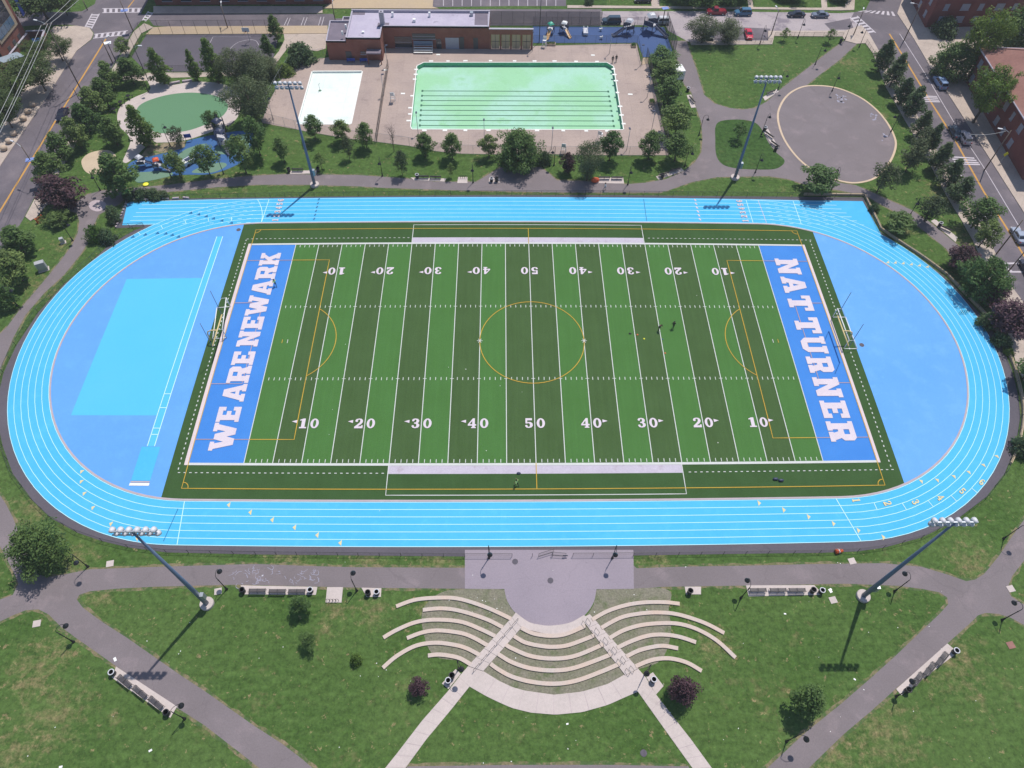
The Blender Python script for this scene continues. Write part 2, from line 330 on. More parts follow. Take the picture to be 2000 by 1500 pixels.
MT['pool'] = surfmat('pool_floor_paint', A(170, 226, 182), A(184, 232, 210), big=.1, fine=1.5, finevar=.03, amt=.16, stain=A(156, 216, 158), stain_sc=.2, stain_lo=.55, stain_hi=.75)
MT['poolwall'] = surfmat('pool_wall_paint', A(128, 206, 166), A(110, 190, 150), big=.3, fine=2)
MT['poolline'] = flat('pool_lane_paint', A(58, 116, 92), .8)
MT['wading'] = surfmat('white_pool_paint', A(246, 255, 252, 1.2), A(234, 248, 240, 1.25), big=.12, fine=1, finevar=.02, stain=A(222, 236, 228, 1.25), stain_sc=.3, stain_lo=.55, stain_hi=.8, grid=(6.0, .0, .03))
MT['coping'] = surfmat('white_coping', A(240, 240, 236, 1.1), A(228, 230, 226, 1.1), big=.4, fine=3, finevar=.04)
MT['playblue'] = surfmat('blue_play_rubber', A(72, 116, 172), A(62, 104, 160), big=.2, fine=3, finevar=.06)
MT['playnavy'] = surfmat('navy_play_rubber', A(80, 104, 152), A(66, 90, 138), big=.1, fine=3, finevar=.07)
MT['sage'] = surfmat('sage_play_rubber', A(124, 156, 134), A(114, 148, 126), big=.2, fine=3, finevar=.06)
MT['sprayoval'] = surfmat('green_oval_rubber', A(110, 154, 118), A(104, 148, 112), big=.06, fine=2, finevar=.03)
MT['black'] = flat('black_paint', (.012, .012, .016, 1), .45)
MT['fenceblack'] = flat('black_vinyl', (.02, .022, .026, 1), .5)
MT['wire'] = meshmat('black_wire_mesh', (.02, .022, .026, 1), .16)
MT['wire_dense'] = meshmat('windscreen_mesh', (.05, .05, .055, 1), .55)
MT['wire_brown'] = meshmat('brown_wire_mesh', (.11, .08, .06, 1), .4)
MT['steel'] = flat('galvanised_steel', (.42, .45, .5, 1), .4, .6)
MT['bluegrey'] = flat('bluegrey_pole_paint', (.11, .16, .26, 1), .45)
MT['lamp'] = flat('floodlight_shell', (.62, .62, .66, 1), .5)
MT['lampglass'] = flat('floodlight_glass', (.12, .14, .2, 1), .15, 0, .6)
MT['wood'] = flat('pole_wood', (.16, .12, .1, 1), .85)
MT['bark'] = flat('bark', (.1, .075, .055, 1), .95)
MT['benchwood'] = flat('bench_slats', (.055, .048, .055, 1), .6)
MT['whitepaint'] = flat('white_paint', (.8, .8, .8, 1), .45)
MT['goalyellow'] = flat('goal_yellow', A(255, 226, 160), .45)
MT['brick'] = brickmat('red_brick', (.23, .075, .055, 1), (.28, .1, .07, 1), (.2, .14, .12, 1))
MT['brick2'] = brickmat('dark_red_brick', (.22, .055, .05, 1), (.26, .075, .062, 1), (.18, .11, .1, 1))
MT['roofwhite'] = surfmat('white_roof_membrane', A(212, 204, 222), A(190, 182, 204), big=.25, fine=2, finevar=.08, stain=A(128, 122, 136), stain_sc=.4, stain_lo=.6, stain_hi=.74)
MT['roofgrey'] = surfmat('grey_roof_membrane', A(142, 132, 146), A(122, 114, 128), big=.5, fine=2, finevar=.08)
MT['shingle'] = surfmat('brown_roof_shingle', A(172, 128, 118), A(152, 110, 102), big=.25, fine=1.6, finevar=.12)
MT['parapet'] = flat('parapet_cap', A(196, 190, 206), .6)
MT['glass'] = flat('dark_window_glass', (.03, .035, .05, 1), .08, 0, .8)
MT['blind'] = flat('pale_window_blind', (.34, .34, .42, 1), .4)
MT['paleglass'] = flat('pale_awning_glass', (.3, .36, .42, 1), .2, 0, .6)
MT['blueglass'] = flat('blue_window_glass', (.08, .16, .26, 1), .1, 0, .8)
MT['doorgrey'] = flat('grey_door', (.08, .075, .08, 1), .6)
MT['tyre'] = flat('tyre_rubber', (.015, .015, .016, 1), .85)
MT['rim'] = flat('wheel_rim', (.45, .45, .48, 1), .35, .7)
MT['headlight'] = flat('headlight_glass', (.8, .8, .8, 1), .1)
MT['taillight'] = flat('tail_light', (.4, .02, .02, 1), .2)
MT['solar'] = flat('solar_panel', A(150, 170, 235), .15, 0, .8)
MT['panelwhite'] = flat('panel_white', (.9, .9, .9, 1), .3)
MT['orangeplastic'] = flat('orange_plastic', A(250, 110, 60), .5)
MT['yellowplastic'] = flat('yellow_plastic', A(245, 240, 60, 1.0), .5)
MT['lightgreyplastic'] = flat('light_grey_plastic', (.55, .55, .6, 1), .5)
MT['navyplastic'] = flat('navy_metal', (.03, .04, .09, 1), .5)
MT['tealplastic'] = flat('teal_plastic', A(70, 190, 160), .5)
MT['slide'] = flat('tan_slide_plastic', A(224, 178, 120), .4)
MT['bluebench'] = flat('blue_painted_steel', A(60, 90, 190), .5)
MT['cabinet'] = flat('cabinet_steel', (.5, .5, .52, 1), .45, .3)
MT['stone'] = flat('boulder_concrete', A(216, 192, 170), .9)
MT['skin'] = flat('skin', (.3, .16, .1, 1), .6)
MT['hair'] = flat('dark_hair', (.015, .012, .01, 1), .7)
def paint(n, r, g, b): return flat(n, A(r, g, b), .25, 0, .6, .03)

# ------------------------------------------------------------------ ground and paved surfaces
def pts(*xy):
    """flat list of photo points -> ground points"""
    return [at(xy[i], xy[i + 1])[:2] for i in range(0, len(xy), 2)]
def spts(closed, *xy):
    P = [(xy[i], xy[i + 1]) for i in range(0, len(xy), 2)]
    return [at(*p)[:2] for p in smooth(P, 5, closed)]
POOL = pts(828, 122.5, 1185, 122.5, 1197.5, 130, 1217, 253, 805, 252, 803, 247, 815, 129)
WADE = pts(610.5, 140, 706.5, 139.5, 684.5, 242, 582, 242)
g = MB(); g.sheet([(-1600, -1500), (1600, -1500), (1600, 1700), (-1600, 1700)], 0.0, [POOL, WADE])
struct('ground', g, MT['grass'], 'mown grass lawn covering the whole park', 'ground')
def area(name, poly, mat, z, label, cat, z0=None, holes=()):
    m = MB()
    if z0 is None: m.sheet(poly, z, holes)
    else: m.prism(poly, z0, z, 0, holes)
    return struct(name, m, MT[mat], label, cat)

# bottom: asphalt paths and plaza
def offs(poly, d):
    out = []; A2 = sum(poly[a][0] * poly[(a + 1) % len(poly)][1] - poly[(a + 1) % len(poly)][0] * poly[a][1] for a in range(len(poly))); d = d if A2 > 0 else -d
    for i, p in enumerate(poly):
        a = poly[i - 1]; b = poly[(i + 1) % len(poly)]; t = Vector((b[0] - a[0], b[1] - a[1])).normalized(); out.append((p[0] + t.y * d, p[1] - t.x * d))
    return out
_area = area
def area(name, poly, mat, z, label, cat, z0=None, holes=()):
    if name == 'path' and mat == 'asphalt':
        n_ = len(poly); P = []; rq = random.Random(n_)
        for p in dense(poly, 1.2, True): P.append(p)
        P = [(p[0] + rq.uniform(-.16, .16), p[1] + rq.uniform(-.16, .16)) for p in offs(P, .34)]
        struct('path_verge', MB().sheet(P, .006), MT['verge'], 'worn earth verge beside the ' + label, 'verge')
    return _area(name, poly, mat, z, label, cat, z0, holes)
area('path', pts(0, 967, 12, 985, 25, 1010, 40, 1050, 52, 1085, 60, 1108, 75, 1122, 95, 1127, 125, 1122, 175, 1112, 250, 1109, 375, 1105, 500, 1101.5, 620, 1106, 700, 1108, 912, 1109,
     912, 1150, 705, 1148, 670, 1147, 465, 1142, 300, 1146, 225, 1150, 175, 1155, 155, 1162, 150, 1171, 162, 1187, 200, 1215, 250, 1247, 300, 1282, 350, 1317, 400, 1350, 450, 1385, 500, 1420, 550, 1452, 587, 1480, 640, 1525,
     540, 1525, 500, 1495, 475, 1475, 445, 1452, 400, 1417, 350, 1385, 225, 1300, 190, 1275, 150, 1247, 120, 1225, 95, 1200, 75, 1190, 50, 1192, 25, 1202, 0, 1214, -60, 1240,
     -60, 1195, 0, 1171, 25, 1162, 36, 1140, 30, 1125, 15, 1095, 0, 1067, -60, 980, -60, 900), 'asphalt', .012, 'grey asphalt path forking at the lower left of the park', 'path')
area('path', pts(1232, 1100, 1244, 1110, 1325, 1107, 1500, 1104, 1575, 1102, 1725, 1100, 1800, 1107, 1850, 1122, 1887, 1135, 1905, 1132, 1922, 1121, 1950, 1087, 1975, 1050, 2000, 1015, 2030, 975,
     2090, 975, 2030, 1055, 2000, 1095, 1977, 1125, 1967, 1150, 1975, 1165, 2000, 1181, 2060, 1220, 2060, 1262, 2000, 1221, 1975, 1207, 1950, 1199, 1925, 1197, 1910, 1202, 1895, 1217, 1850, 1257, 1800, 1302, 1750, 1345, 1700, 1390, 1650, 1432, 1600, 1480, 1555, 1525,
     1470, 1525, 1502, 1497, 1550, 1452, 1580, 1425, 1640, 1377, 1700, 1325, 1750, 1280, 1800, 1232, 1837, 1197, 1852, 1180, 1850, 1167, 1835, 1157, 1800, 1150, 1750, 1144, 1650, 1140, 1500, 1143, 1300, 1146, 1232, 1150),
     'asphalt', .012, 'grey asphalt path forking at the lower right of the park', 'path')
area('path', pts(795, 1497, 1000, 1494, 1200, 1494, 1345, 1497, 1360, 1540, 780, 1540), 'asphalt', .012, 'strip of asphalt path along the very bottom edge', 'path')
area('plaza', pts(908, 1074, 1237, 1074, 1238, 1150) + spts(False, 1165, 1151, 1160, 1175, 1148, 1195, 1130, 1211, 1105, 1220, 1075, 1223, 1045, 1219, 1020, 1208, 1002, 1192, 990, 1172, 985, 1150.5) + pts(908, 1150),
     'plaza', .02, 'pale purple paved plaza before the track gate', 'plaza')
# top: asphalt loop paths
area('path', pts(0, 652, 15, 637, 42, 600, 75, 562, 120, 507, 140, 480, 152, 455, 155, 432, 150, 416, 128, 410, 150, 395, 170, 380, 200, 372, 240, 369, 330, 361, 420, 350, 500, 343, 560, 340, 700, 342, 800, 349, 850, 355, 930, 355, 950, 343, 975, 328, 1055, 326, 1072, 338, 1088, 352, 1160, 355, 1222, 360,
     1260, 357, 1300, 350, 1335, 335, 1357, 317, 1370, 297, 1372, 270, 1370, 240, 1362, 217, 1350, 180, 1332, 160, 1325, 130, 1319, 100, 1310, 80, 1341, 80, 1347, 100, 1360, 135, 1375, 185, 1395, 202, 1425, 211, 1450, 214, 1475, 211, 1500, 197, 1517, 180, 1575, 135, 1620, 100, 1648, 80, 1674, 85,
     1640, 117, 1600, 147, 1570, 171, 1600, 250, 1582, 320, 1605, 343, 1640, 357, 1672, 362, 1700, 374, 1730, 388, 1780, 410, 1815, 433, 1870, 478, 1905, 525, 1885, 535, 1847, 485, 1800, 447, 1775, 427, 1725, 402, 1690, 382, 1640, 372, 1600, 366, 1560, 357, 1540, 350, 1500, 344, 1400, 346, 1350, 356, 1305, 372, 1290, 376,
     1090, 376, 1000, 374, 900, 372, 750, 367, 700, 364, 600, 361, 500, 361, 420, 366, 340, 374, 290, 378, 250, 384, 230, 400, 210, 410, 192, 420, 185, 437, 175, 470, 155, 500, 125, 537, 87, 572, 50, 615, 25, 662, 7, 705, -8, 745, -60, 830, -60, 720),
     'asphalt', .012, 'winding asphalt path between track, pool and round plaza', 'path')
area('lawn', spts(True, 1397, 270, 1397, 250, 1403, 239, 1420, 234.5, 1450, 234, 1475, 240, 1489, 255, 1500, 277, 1515, 297, 1532, 313, 1525, 325, 1505, 331, 1450, 330, 1420, 325, 1405, 315, 1398, 298), 'lawn', .03, 'small teardrop lawn island between curving paths', 'lawn')
RP = spts(True, 1521, 230, 1527, 205, 1542, 185, 1565, 172, 1590, 168.5, 1625, 171, 1655, 180, 1685, 195, 1712, 217, 1732, 242, 1745, 268, 1747, 287, 1738, 312, 1720, 336, 1700, 350, 1670, 356, 1640, 352, 1605, 340, 1575, 322, 1550, 297, 1530, 265)
area('round_plaza', RP, 'asphalt', .02, 'round asphalt plaza with cream edging at upper right', 'plaza')
cx = sum(p[0] for p in RP) / len(RP); cy = sum(p[1] for p in RP) / len(RP)
sgn = 1
area('plaza_edging', offs(RP, .45 * sgn), 'cream', .06, 'thin cream kerb ring around the round plaza', 'kerb', 0.0, [RP])
area('medallion', spts(True, 173, 400, 180, 393, 192, 391, 203, 394, 208, 401, 202, 409, 190, 413, 178, 409), 'kerb', .022, 'round stone medallion set in the path left of the track', 'paving')
area('medallion_centre', spts(True, 185, 401, 189, 398.5, 194, 401, 190, 404), 'concrete', .03, 'small pale disc at the middle of the stone medallion', 'paving')

# streets
area('street', pts(0, 326, 92, 190, 122, 142, 150, 100, 180, 77, 184, 65, 175, 54, 150, 50, 130, 48, 60, 50, -40, 58, -40, 24, 60, 22, 130, 24, 160, 22, 185, 8, 200, -40, 310, -40, 275, 28, 330, 27, 650, 27, 655, 36, 700, 36, 700, 18, 860, 18, 1175, 18, 1175, 50, 620, 50, 330, 52, 300, 50, 285, 30, 260, 60, 225, 122, 155, 235, 100, 330, 70, 380, 47, 425, 0, 505, -80, 640, -80, 460),
     'road', .012, 'asphalt street crossing behind the school yard at top left', 'street')
area('street', pts(1735, -40, 1780, -40, 1752, 27, 1785, 77, 1822, 140, 1860, 197, 1910, 275, 1962, 357, 1997, 412, 2080, 545, 2080, 720, 2000, 592, 1972, 555, 1962, 537, 1945, 497, 1925, 455, 1880, 380, 1860, 345, 1822, 280, 1780, 206, 1715, 97, 1697, 65, 1660, 35, 1668, 24, 1690, 20, 1700, 0),
     'road', .012, 'two-lane asphalt street running down the right side', 'street')
area('street', pts(1172, 22, 1400, 22, 1640, 26, 1668, 24, 1662, 36, 1680, 50, 1650, 60, 1500, 60, 1500, 80, 1395, 80, 1345, 82, 1305, 60, 1300, 49, 1172, 49), 'oldroad', .016, 'worn pale concrete side street with parked cars at top right', 'street')
area('road_patch', pts(1352, 58, 1378, 50, 1505, 56, 1502, 79, 1380, 78), 'road', .022, 'dark asphalt repair patch under the red parked car', 'road')
area('road_patch', pts(1610, 46, 1660, 36, 1668, 58, 1622, 58), 'road', .022, 'grey asphalt repair patch near the corner crossing', 'road')
area('parking_lot', pts(850, -40, 1104, -40, 1106, 12, 1000, 12, 845, 14), 'road', .014, 'parking lot with white stall lines at the top edge', 'parking lot')
area('pavement', pts(0, 326, 92, 190, 122, 142, 150, 100, 178, 78, 183, 66, 175, 55, 150, 51, 105, 53, 100, 60, 108, 70, 60, 150, 0, 255, -80, 380, -80, 455), 'walk', .14, 'wide pale concrete pavement on the far side of the left street', 'pavement', 0.0)
area('pavement', pts(262, 62, 228, 122, 157, 237, 102, 332, 72, 382, 82, 384, 95, 392, 125, 392, 112, 372, 115, 340, 172, 240, 238, 130, 276, 66, 300, 54, 282, 46), 'walk', .14, 'pale pavement beside the park along the left street', 'pavement', 0.0)
area('pavement', pts(72, 382, 50, 424, 60, 432, 72, 425, 98, 392), 'walk', .14, 'short pale pavement by the round medallion', 'pavement', 0.0)
area('pavement', pts(300, 54, 330, 52.5, 640, 51, 640, 66, 285, 68), 'tanwalk', .14, 'tan pavement strip along the ball court fence', 'pavement', 0.0)
area('pavement', pts(630, 17, 655, 0, 640, -40, 850, -40, 845, 14, 858, 17.5), 'tanwalk', .14, 'tan forecourt pavement behind the pool house', 'pavement', 0.0)
area('pavement', pts(300, 13, 630, 13, 630, 26, 300, 27), 'walk', .14, 'shaded pavement below the school wall', 'pavement', 0.0)
area('pavement', pts(552, 54, 640, 52, 636, 95, 620, 100, 562, 94, 548, 112, 536, 130, 530, 118, 545, 100, 556, 78), 'walk', .05, 'pale service walk left of the pool house', 'pavement', 0.0)
area('pavement', pts(1108, 16.5, 1172, 16.5, 1400, 17.5, 1640, 21, 1668, 20, 1672, -40, 1655, -40, 1650, 14, 1600, 16, 1108, 11), 'walk', .14, 'narrow pale pavement above the side street', 'pavement', 0.0)
area('pavement', pts(1347, 82, 1395, 80.5, 1500, 80.5, 1500, 61, 1650, 60.5, 1682, 50, 1697, 66, 1715, 98, 1780, 207, 1822, 281, 1860, 346, 1880, 381, 1925, 456, 1945, 498, 1962, 538, 1972, 556, 2000, 593, 2080, 722, 2080, 860, 2000, 745, 1985, 715, 1965, 640, 1945, 590, 1925, 530, 1900, 470, 1880, 435, 1850, 385, 1810, 310, 1770, 240, 1730, 170, 1705, 105, 1690, 85, 1672, 86, 1650, 80, 1645, 72, 1512, 71, 1508, 87, 1350, 88),
     'walk', .13, 'pale pavement along the park side of the right street', 'pavement', 0.0)
area('pavement', pts(1752, 27, 1785, 77, 1822, 140, 1860, 197, 1910, 275, 1962, 357, 1997, 412, 2080, 545, 2200, 545, 2200, -60, 1782, -60), 'walk', .13, 'broad pavement before the brick houses on the right', 'pavement', 0.0)
def stripe(mb, a, b, wd, z):
    (x0, y0), (x1, y1) = a, b; L = math.hypot(x1 - x0, y1 - y0); nx, ny = -(y1 - y0) / L * wd / 2, (x1 - x0) / L * wd / 2
    mb.add([(x0 + nx, y0 + ny, z), (x0 - nx, y0 - ny, z), (x1 - nx, y1 - ny, z), (x1 + nx, y1 + ny, z)], [(0, 1, 2, 3)])
def xy(x, y): return at(x, y)[:2]
def lines(name, L, mat, wd, z, label, cat='road marking'):
    m = MB()
    for i, (a, b, c, d) in enumerate(L): stripe(m, xy(a, b), xy(c, d), wd, z + i * .0006)
    return struct(name, m, MT[mat], label, cat)
lines('road_marking', [(207, 76, 25, 372), (25, 372, -40, 478)], 'roadyellow', .38, .022, 'yellow centre line of the left street')
lines('road_marking', [(300, -30, 246, 8)][:0] + [(262, 0, 250, 15)], 'roadyellow', .3, .022, 'short yellow line beyond the left crossing')
lines('road_marking', [(1737, 66, 1762, 107), (1762, 107, 1812, 190), (1812, 190, 1862, 268), (1862, 268, 1921, 374), (1921, 374, 1999, 498), (1999, 498, 2060, 600)], 'roadyellow', .4, .022, 'yellow centre line of the right street')
lines('road_marking', [(1757, 66, 1808, 146), (1808, 146, 1862, 237), (1862, 237, 1920, 325), (1920, 325, 1950, 375), (1950, 375, 1993, 447)], 'roadwhite', .16, .022, 'long white lane line on the right street')
lines('road_marking', [(1738, 108, 1745, 119), (1762, 150, 1767, 158), (1772, 168, 1778, 178), (1795, 204, 1803, 216), (1810, 230, 1819, 244), (1829, 261, 1838, 277), (1849, 296, 1857, 309), (1868, 328, 1879, 346), (1888, 362, 1895, 376), (1914, 407, 1926, 425), (1934, 440, 1946, 461)], 'roadwhite', .16, .022, 'dashed white parking lane line on the right street')
def ladder(quad, n, label, z=.024, rails=True):
    """zebra crossing inside a photo quad a-b (one side) d-c (other side)"""
    a, b, c, d = [np.array(q, float) for q in quad]; m = MB(); k = 0
    for i in range(n):
        t0 = (i + .25) / n; t1 = (i + .75) / n
        P = [a + (b - a) * t0, a + (b - a) * t1, d + (c - d) * t1, d + (c - d) * t0]
        m.sheet([xy(*p) for p in P], z)
    if rails:
        stripe(m, xy(*a), xy(*b), .3, z + .003); stripe(m, xy(*d), xy(*c), .3, z + .004)
    return struct('crosswalk', m, MT['roadwhite'], label, 'crosswalk')
ladder([(166, 53), (180, 27), (194, 27), (179, 56)], 6, 'ladder crosswalk at the side street mouth, upper left')
ladder([(200, 17), (277, 16), (276, 24), (200, 25)], 7, 'farthest ladder crosswalk at the upper left junction')
ladder([(184, 67), (250, 60), (246, 68), (182, 75)], 6, 'nearer ladder crosswalk across the left street')
ladder([(278, 40), (290, 22), (300, 24), (284, 42)], 4, 'shaded ladder crosswalk by the school corner')
ladder([(1659, 33), (1696, 67), (1682, 50), (1678, 26)][:0] or [(1660, 34), (1697, 66), (1710, 64), (1674, 31)], 6, 'zebra crossing at the mouth of the pale side street')
ladder([(1672, 22), (1752, 32), (1746, 23), (1690, 20)], 7, 'zebra crossing at the top of the right street', rails=False)
def bars(L, label):
    m = MB()
    for i, (a, b, c, d) in enumerate(L): stripe(m, xy(a, b), xy(c, d), .42, .024 + i * .0006)
    return struct('crosswalk', m, MT['roadwhite'], label, 'crosswalk')
bars([(1793, 187, 1830, 189), (1794, 190.5, 1832, 192), (1795, 194, 1834, 196), (1797, 198, 1836, 199)], 'four-bar crosswalk in tree shade on the right street')
bars([(1857, 306.5, 1903, 309), (1860, 311, 1907, 313.5), (1863, 316, 1911, 318), (1867, 320.5, 1914, 321.5)], 'four-bar sunlit crosswalk lower on the right street')
bars([(1957, 515, 1990, 514), (1960, 518, 1976, 530), (1972, 531, 2000, 531)], 'partly hidden crosswalk at the right edge')
lines('parking_marking', [(866 + i * 18.3, -12, 866 + i * 18.3, 11.5) for i in range(13)], 'roadwhite', .16, .022, 'white stall lines in the top parking lot', 'marking')
lines('parking_marking', [(562, 35, 555, 50), (567, 35, 561, 50), (594, 34, 588, 50), (600, 34, 594, 50), (627, 33, 622, 50), (633, 33, 628, 50)], 'roadwhite', .14, .022, 'white stall lines on the shaded street behind the court', 'marking')
area('yard_lawn', pts(1105, -40, 1185, -40, 1185, 10, 1107, 11), 'lawn', .04, 'grass verge right of the parking lot', 'lawn')
area('yard_path', pts(1268, -40, 1285, -40, 1288, 14, 1273, 16), 'walk', .05, 'narrow concrete path up to a house, top centre', 'path')
area('yard_path', pts(1455, -40, 1463, -40, 1472, 17, 1462, 17), 'walk', .05, 'second narrow concrete path between front yards', 'path')
area('yard_path', pts(1600, -40, 1612, -40, 1616, 18, 1605, 18), 'walk', .05, 'third narrow concrete path, nearest the street corner', 'path')
# ball court, spray oval, playground
area('ball_court', pts(286, 68.5, 545, 66.5, 535, 110, 520, 139, 452, 139.5, 339, 140, 281, 135, 257, 111), 'court', .016, 'dark asphalt ball court with faded white lines', 'court')
cm = MB()
for i, (a, b, c, d) in enumerate([(416, 72, 490, 72), (416, 72, 400, 105)]): stripe(cm, xy(a, b), xy(c, d), .1, .024 + i * .001)
P = spts(False, 445, 107, 450, 95, 465, 83, 486, 78, 500, 80, 506, 90)
for i in range(len(P) - 1): stripe(cm, P[i], P[i + 1], .1, .026)
struct('court_marking', cm, MT['roadwhite'], 'thin white lines painted on the ball court', 'marking')
area('spray_plaza', spts(True, 230, 220, 236, 208, 247, 199, 265, 189, 287, 180, 294, 172, 288, 158, 284, 149, 300, 148, 312, 158, 335, 166, 375, 160, 425, 162, 455, 173, 468, 188, 471, 205, 466, 225, 455, 238, 425, 253, 395, 264, 362, 274, 330, 278, 300, 279, 290, 282, 275, 296, 262, 308, 248, 318, 240, 315, 246, 300, 254, 280, 252, 267, 242, 256, 232, 246, 229, 232), 'concrete', .02, 'pale concrete plaza around the green oval', 'plaza')
area('spray_oval', spts(True, 267, 214, 282, 200, 325, 186, 375, 181, 420, 187, 441, 199, 445, 212, 430, 230, 390, 248, 357, 257, 312, 260, 285, 248, 270, 228), 'sprayoval', .03, 'flat green oval play pad in the upper left', 'play surface')
area('court_walk', pts(240, 150, 290, 142, 470, 141, 470, 148, 330, 152, 300, 150, 284, 158, 240, 157), 'walk', .018, 'narrow concrete walk between ball court and oval', 'path')
area('sand_pit', spts(True, 159, 318, 163, 308, 175, 299, 195, 294, 214, 294, 226, 304, 224, 322, 205, 336, 182, 341, 166, 334), 'sand', .02, 'round tan sand pit beside the playground', 'sand pit')
area('mulch_bed', pts(292, 282, 362, 276, 360, 290, 300, 303, 270, 312), 'dirt', .016, 'bare brown bed between oval and playground', 'bed')
area('playground_surface', spts(True, 252, 320, 275, 309, 300, 304, 355, 290, 363, 281, 370, 274, 425, 262, 467, 256, 492, 258, 494, 275, 480, 308, 457, 325, 412, 340, 362, 341.5, 325, 345, 275, 356.5, 262, 350, 250, 334), 'playblue', .024, 'blue rubber playground surface with sage swirls', 'play surface')
for P_, lb in ((spts(True, 275, 356, 262, 350, 256, 338, 285, 336, 325, 334, 335, 343), 'sage rubber swirl at the left end of the playground'),
               (spts(True, 345, 306, 362, 292, 385, 284, 400, 281, 398, 288, 375, 300, 355, 312, 340, 312), 'sage rubber swirl under the middle playground tree'),
               (spts(True, 375, 337, 395, 325, 425, 318, 441, 319, 440, 326, 415, 337), 'sage rubber swirl at the lower playground edge'),
               (spts(True, 420, 290, 432, 278, 450, 268, 480, 262, 488, 275, 478, 300, 450, 302, 425, 300), 'sage rubber swirl under the climbing frame')):
    area('playground_swirl', P_, 'sage', .032, lb, 'play surface')
# pool deck and basins
area('pool_deck', pts(512, 240, 515, 228, 525, 200, 548, 158, 570, 124, 600, 118, 636, 113, 744, 90, 1041, 90, 1243, 85, 1253, 127, 1266, 124, 1278, 175, 1300, 268, 1306, 303, 1150, 303, 1070, 301, 997, 302, 900, 300, 850, 295, 800, 285, 737, 277, 675, 270, 600, 257), 'deck', .03, 'tan concrete pool deck', 'deck', None, [POOL, WADE])
def basin(name, poly, depth, fl, wl, label):
    m = MB(); m.sheet(poly, -depth, (), 0); n = len(poly)
    V = [(p[0], p[1], -depth) for p in poly] + [(p[0], p[1], .03) for p in poly]
    m.add(V, [(i, n + i, n + (i + 1) % n, (i + 1) % n) for i in range(n)], 1)
    o = m.build(name, [MT[fl], MT[wl]]); tag(o, label, 'pool', None, 'structure'); return o
mp = basin('swimming_pool', POOL, 1.0, 'pool', 'poolwall', 'large mint green swimming pool with dark lane lines')
wp_ = basin('wading_pool', WADE, .35, 'wading', 'coping', 'white wading pool left of the main pool')
for k in range(8):
    yl = (177.5, 187, 196.3, 205.8, 215.3, 225, 235, 245)[k]; t = k / 7
    a = at(825 - 5 * t, yl, -.99); b = at(1188 + 11 * t, yl + 1.3, -.99); m = MB(); stripe(m, a[:2], b[:2], .28, -.992)
    for e in (a, b): m.box(e[0] - .22, e[0] + .22, e[1] - .4, e[1] + .4, -.985, -.98)
    m.build('lane_line', MT['poolline'], mp)
def rim(poly, wd, z, parent, name='coping'):
    n = len(poly); cxx = sum(p[0] for p in poly) / n; cyy = sum(p[1] for p in poly) / n
    for i in range(n):
        a, b = poly[i], poly[(i + 1) % n]; L = dist(a, b); nx, ny = -(b[1] - a[1]) / L, (b[0] - a[0]) / L
        if (cxx - a[0]) * nx + (cyy - a[1]) * ny > 0: nx, ny = -nx, -ny
        MB().prism([a, b, (b[0] + nx * wd, b[1] + ny * wd), (a[0] + nx * wd, a[1] + ny * wd)], .02, z + i * .002).build(name, MT['coping'], parent)
rim(POOL, .22, .07, mp); rim(WADE, .3, .07, wp_)
# white depth tiles set around the pool
for i, (a, b) in enumerate([(842, 119.5), (875, 119.5), (909, 119), (958, 119), (1005, 119.3), (1044, 119.5), (1083, 119.5), (1125, 120.2), (1166, 120.5), (1158, 108), (856, 107), (813, 136), (812, 145.5), (810, 155), (805, 187.5), (802, 211), (801, 223), (798, 236), (1198, 135), (1200, 146), (1203, 158), (1206, 181), (1231, 184.5), (1211, 208), (1214, 225), (1218, 242), (829, 255), (869, 255), (909, 255), (954, 255), (1049, 255.3), (1100, 255.5), (1145, 256), (1186, 256), (787, 183), (753, 137)]):
    x, y, _ = at(a, b); r = random.Random(i)
    tag(MB().obox((x, y, .05), (.8 + r.random() * .3, .55, .05), r.uniform(-.05, .05)).build('depth_tile', MT['coping']), 'white square tile set in the tan pool deck beside the pools', 'tile', 'white tiles around the pools')
area('playground_surface', pts(1041, 51.5, 1297, 53.5, 1314, 102, 1308, 111, 1256, 112, 1245, 84, 1041, 84), 'playnavy', .045, 'blue rubber playground surface beside the pool house', 'play surface', 0.0)
area('planter_strip', pts(1252, 127, 1256, 113, 1266, 113, 1266, 124), 'tanwalk', .04, 'tan concrete landing below the pool playground', 'paving')

# ------------------------------------------------------------------ track, field and their markings
def gz(P, step=4.0, closed=True): return [G(*p)[:2] for p in dense(P, step, closed)]
CXL, CXR, RI, RO = -53.9, 47.0, 31.0, 38.2; LW = (RO - RI) / 6
def stadium(r, n=40):
    P = [(CXL + (CXR - CXL) * i / 24, -r) for i in range(24)]
    P += [(CXR + r * math.cos(a), r * math.sin(a)) for a in [-math.pi / 2 + math.pi * i / n for i in range(n)]]
    P += [(CXR - (CXR - CXL) * i / 24, r) for i in range(24)]
    P += [(CXL + r * math.cos(a), r * math.sin(a)) for a in [math.pi / 2 + math.pi * i / n for i in range(n)]]
    return P
APRON = [(226, 446), (250, 396.5), (266, 391), (397, 387), (500, 385.5), (700, 383), (850, 381.5), (1000, 380.5), (1200, 381), (1400, 383), (1575, 384.5), (1686, 385.5), (1702, 420), (1717, 451), (1750, 474), (1800, 507), (1845, 540), (1890, 587), (1925, 625), (1957, 675), (1977, 725), (1989, 775), (1993, 815), (1984, 870), (1962, 925), (1925, 972), (1862, 1020), (1800, 1050), (1725, 1070), (1675, 1077), (1600, 1080), (1500, 1081), (1237, 1085), (1000, 1087), (908, 1087), (700, 1085), (500, 1083), (325, 1079), (250, 1069), (200, 1057), (150, 1040), (100, 1012), (62, 975), (25, 925), (5, 870), (-6, 820), (-4, 775), (7, 728), (32, 675), (75, 610), (125, 555), (180, 509), (215, 477), (262, 450), (282, 443)]
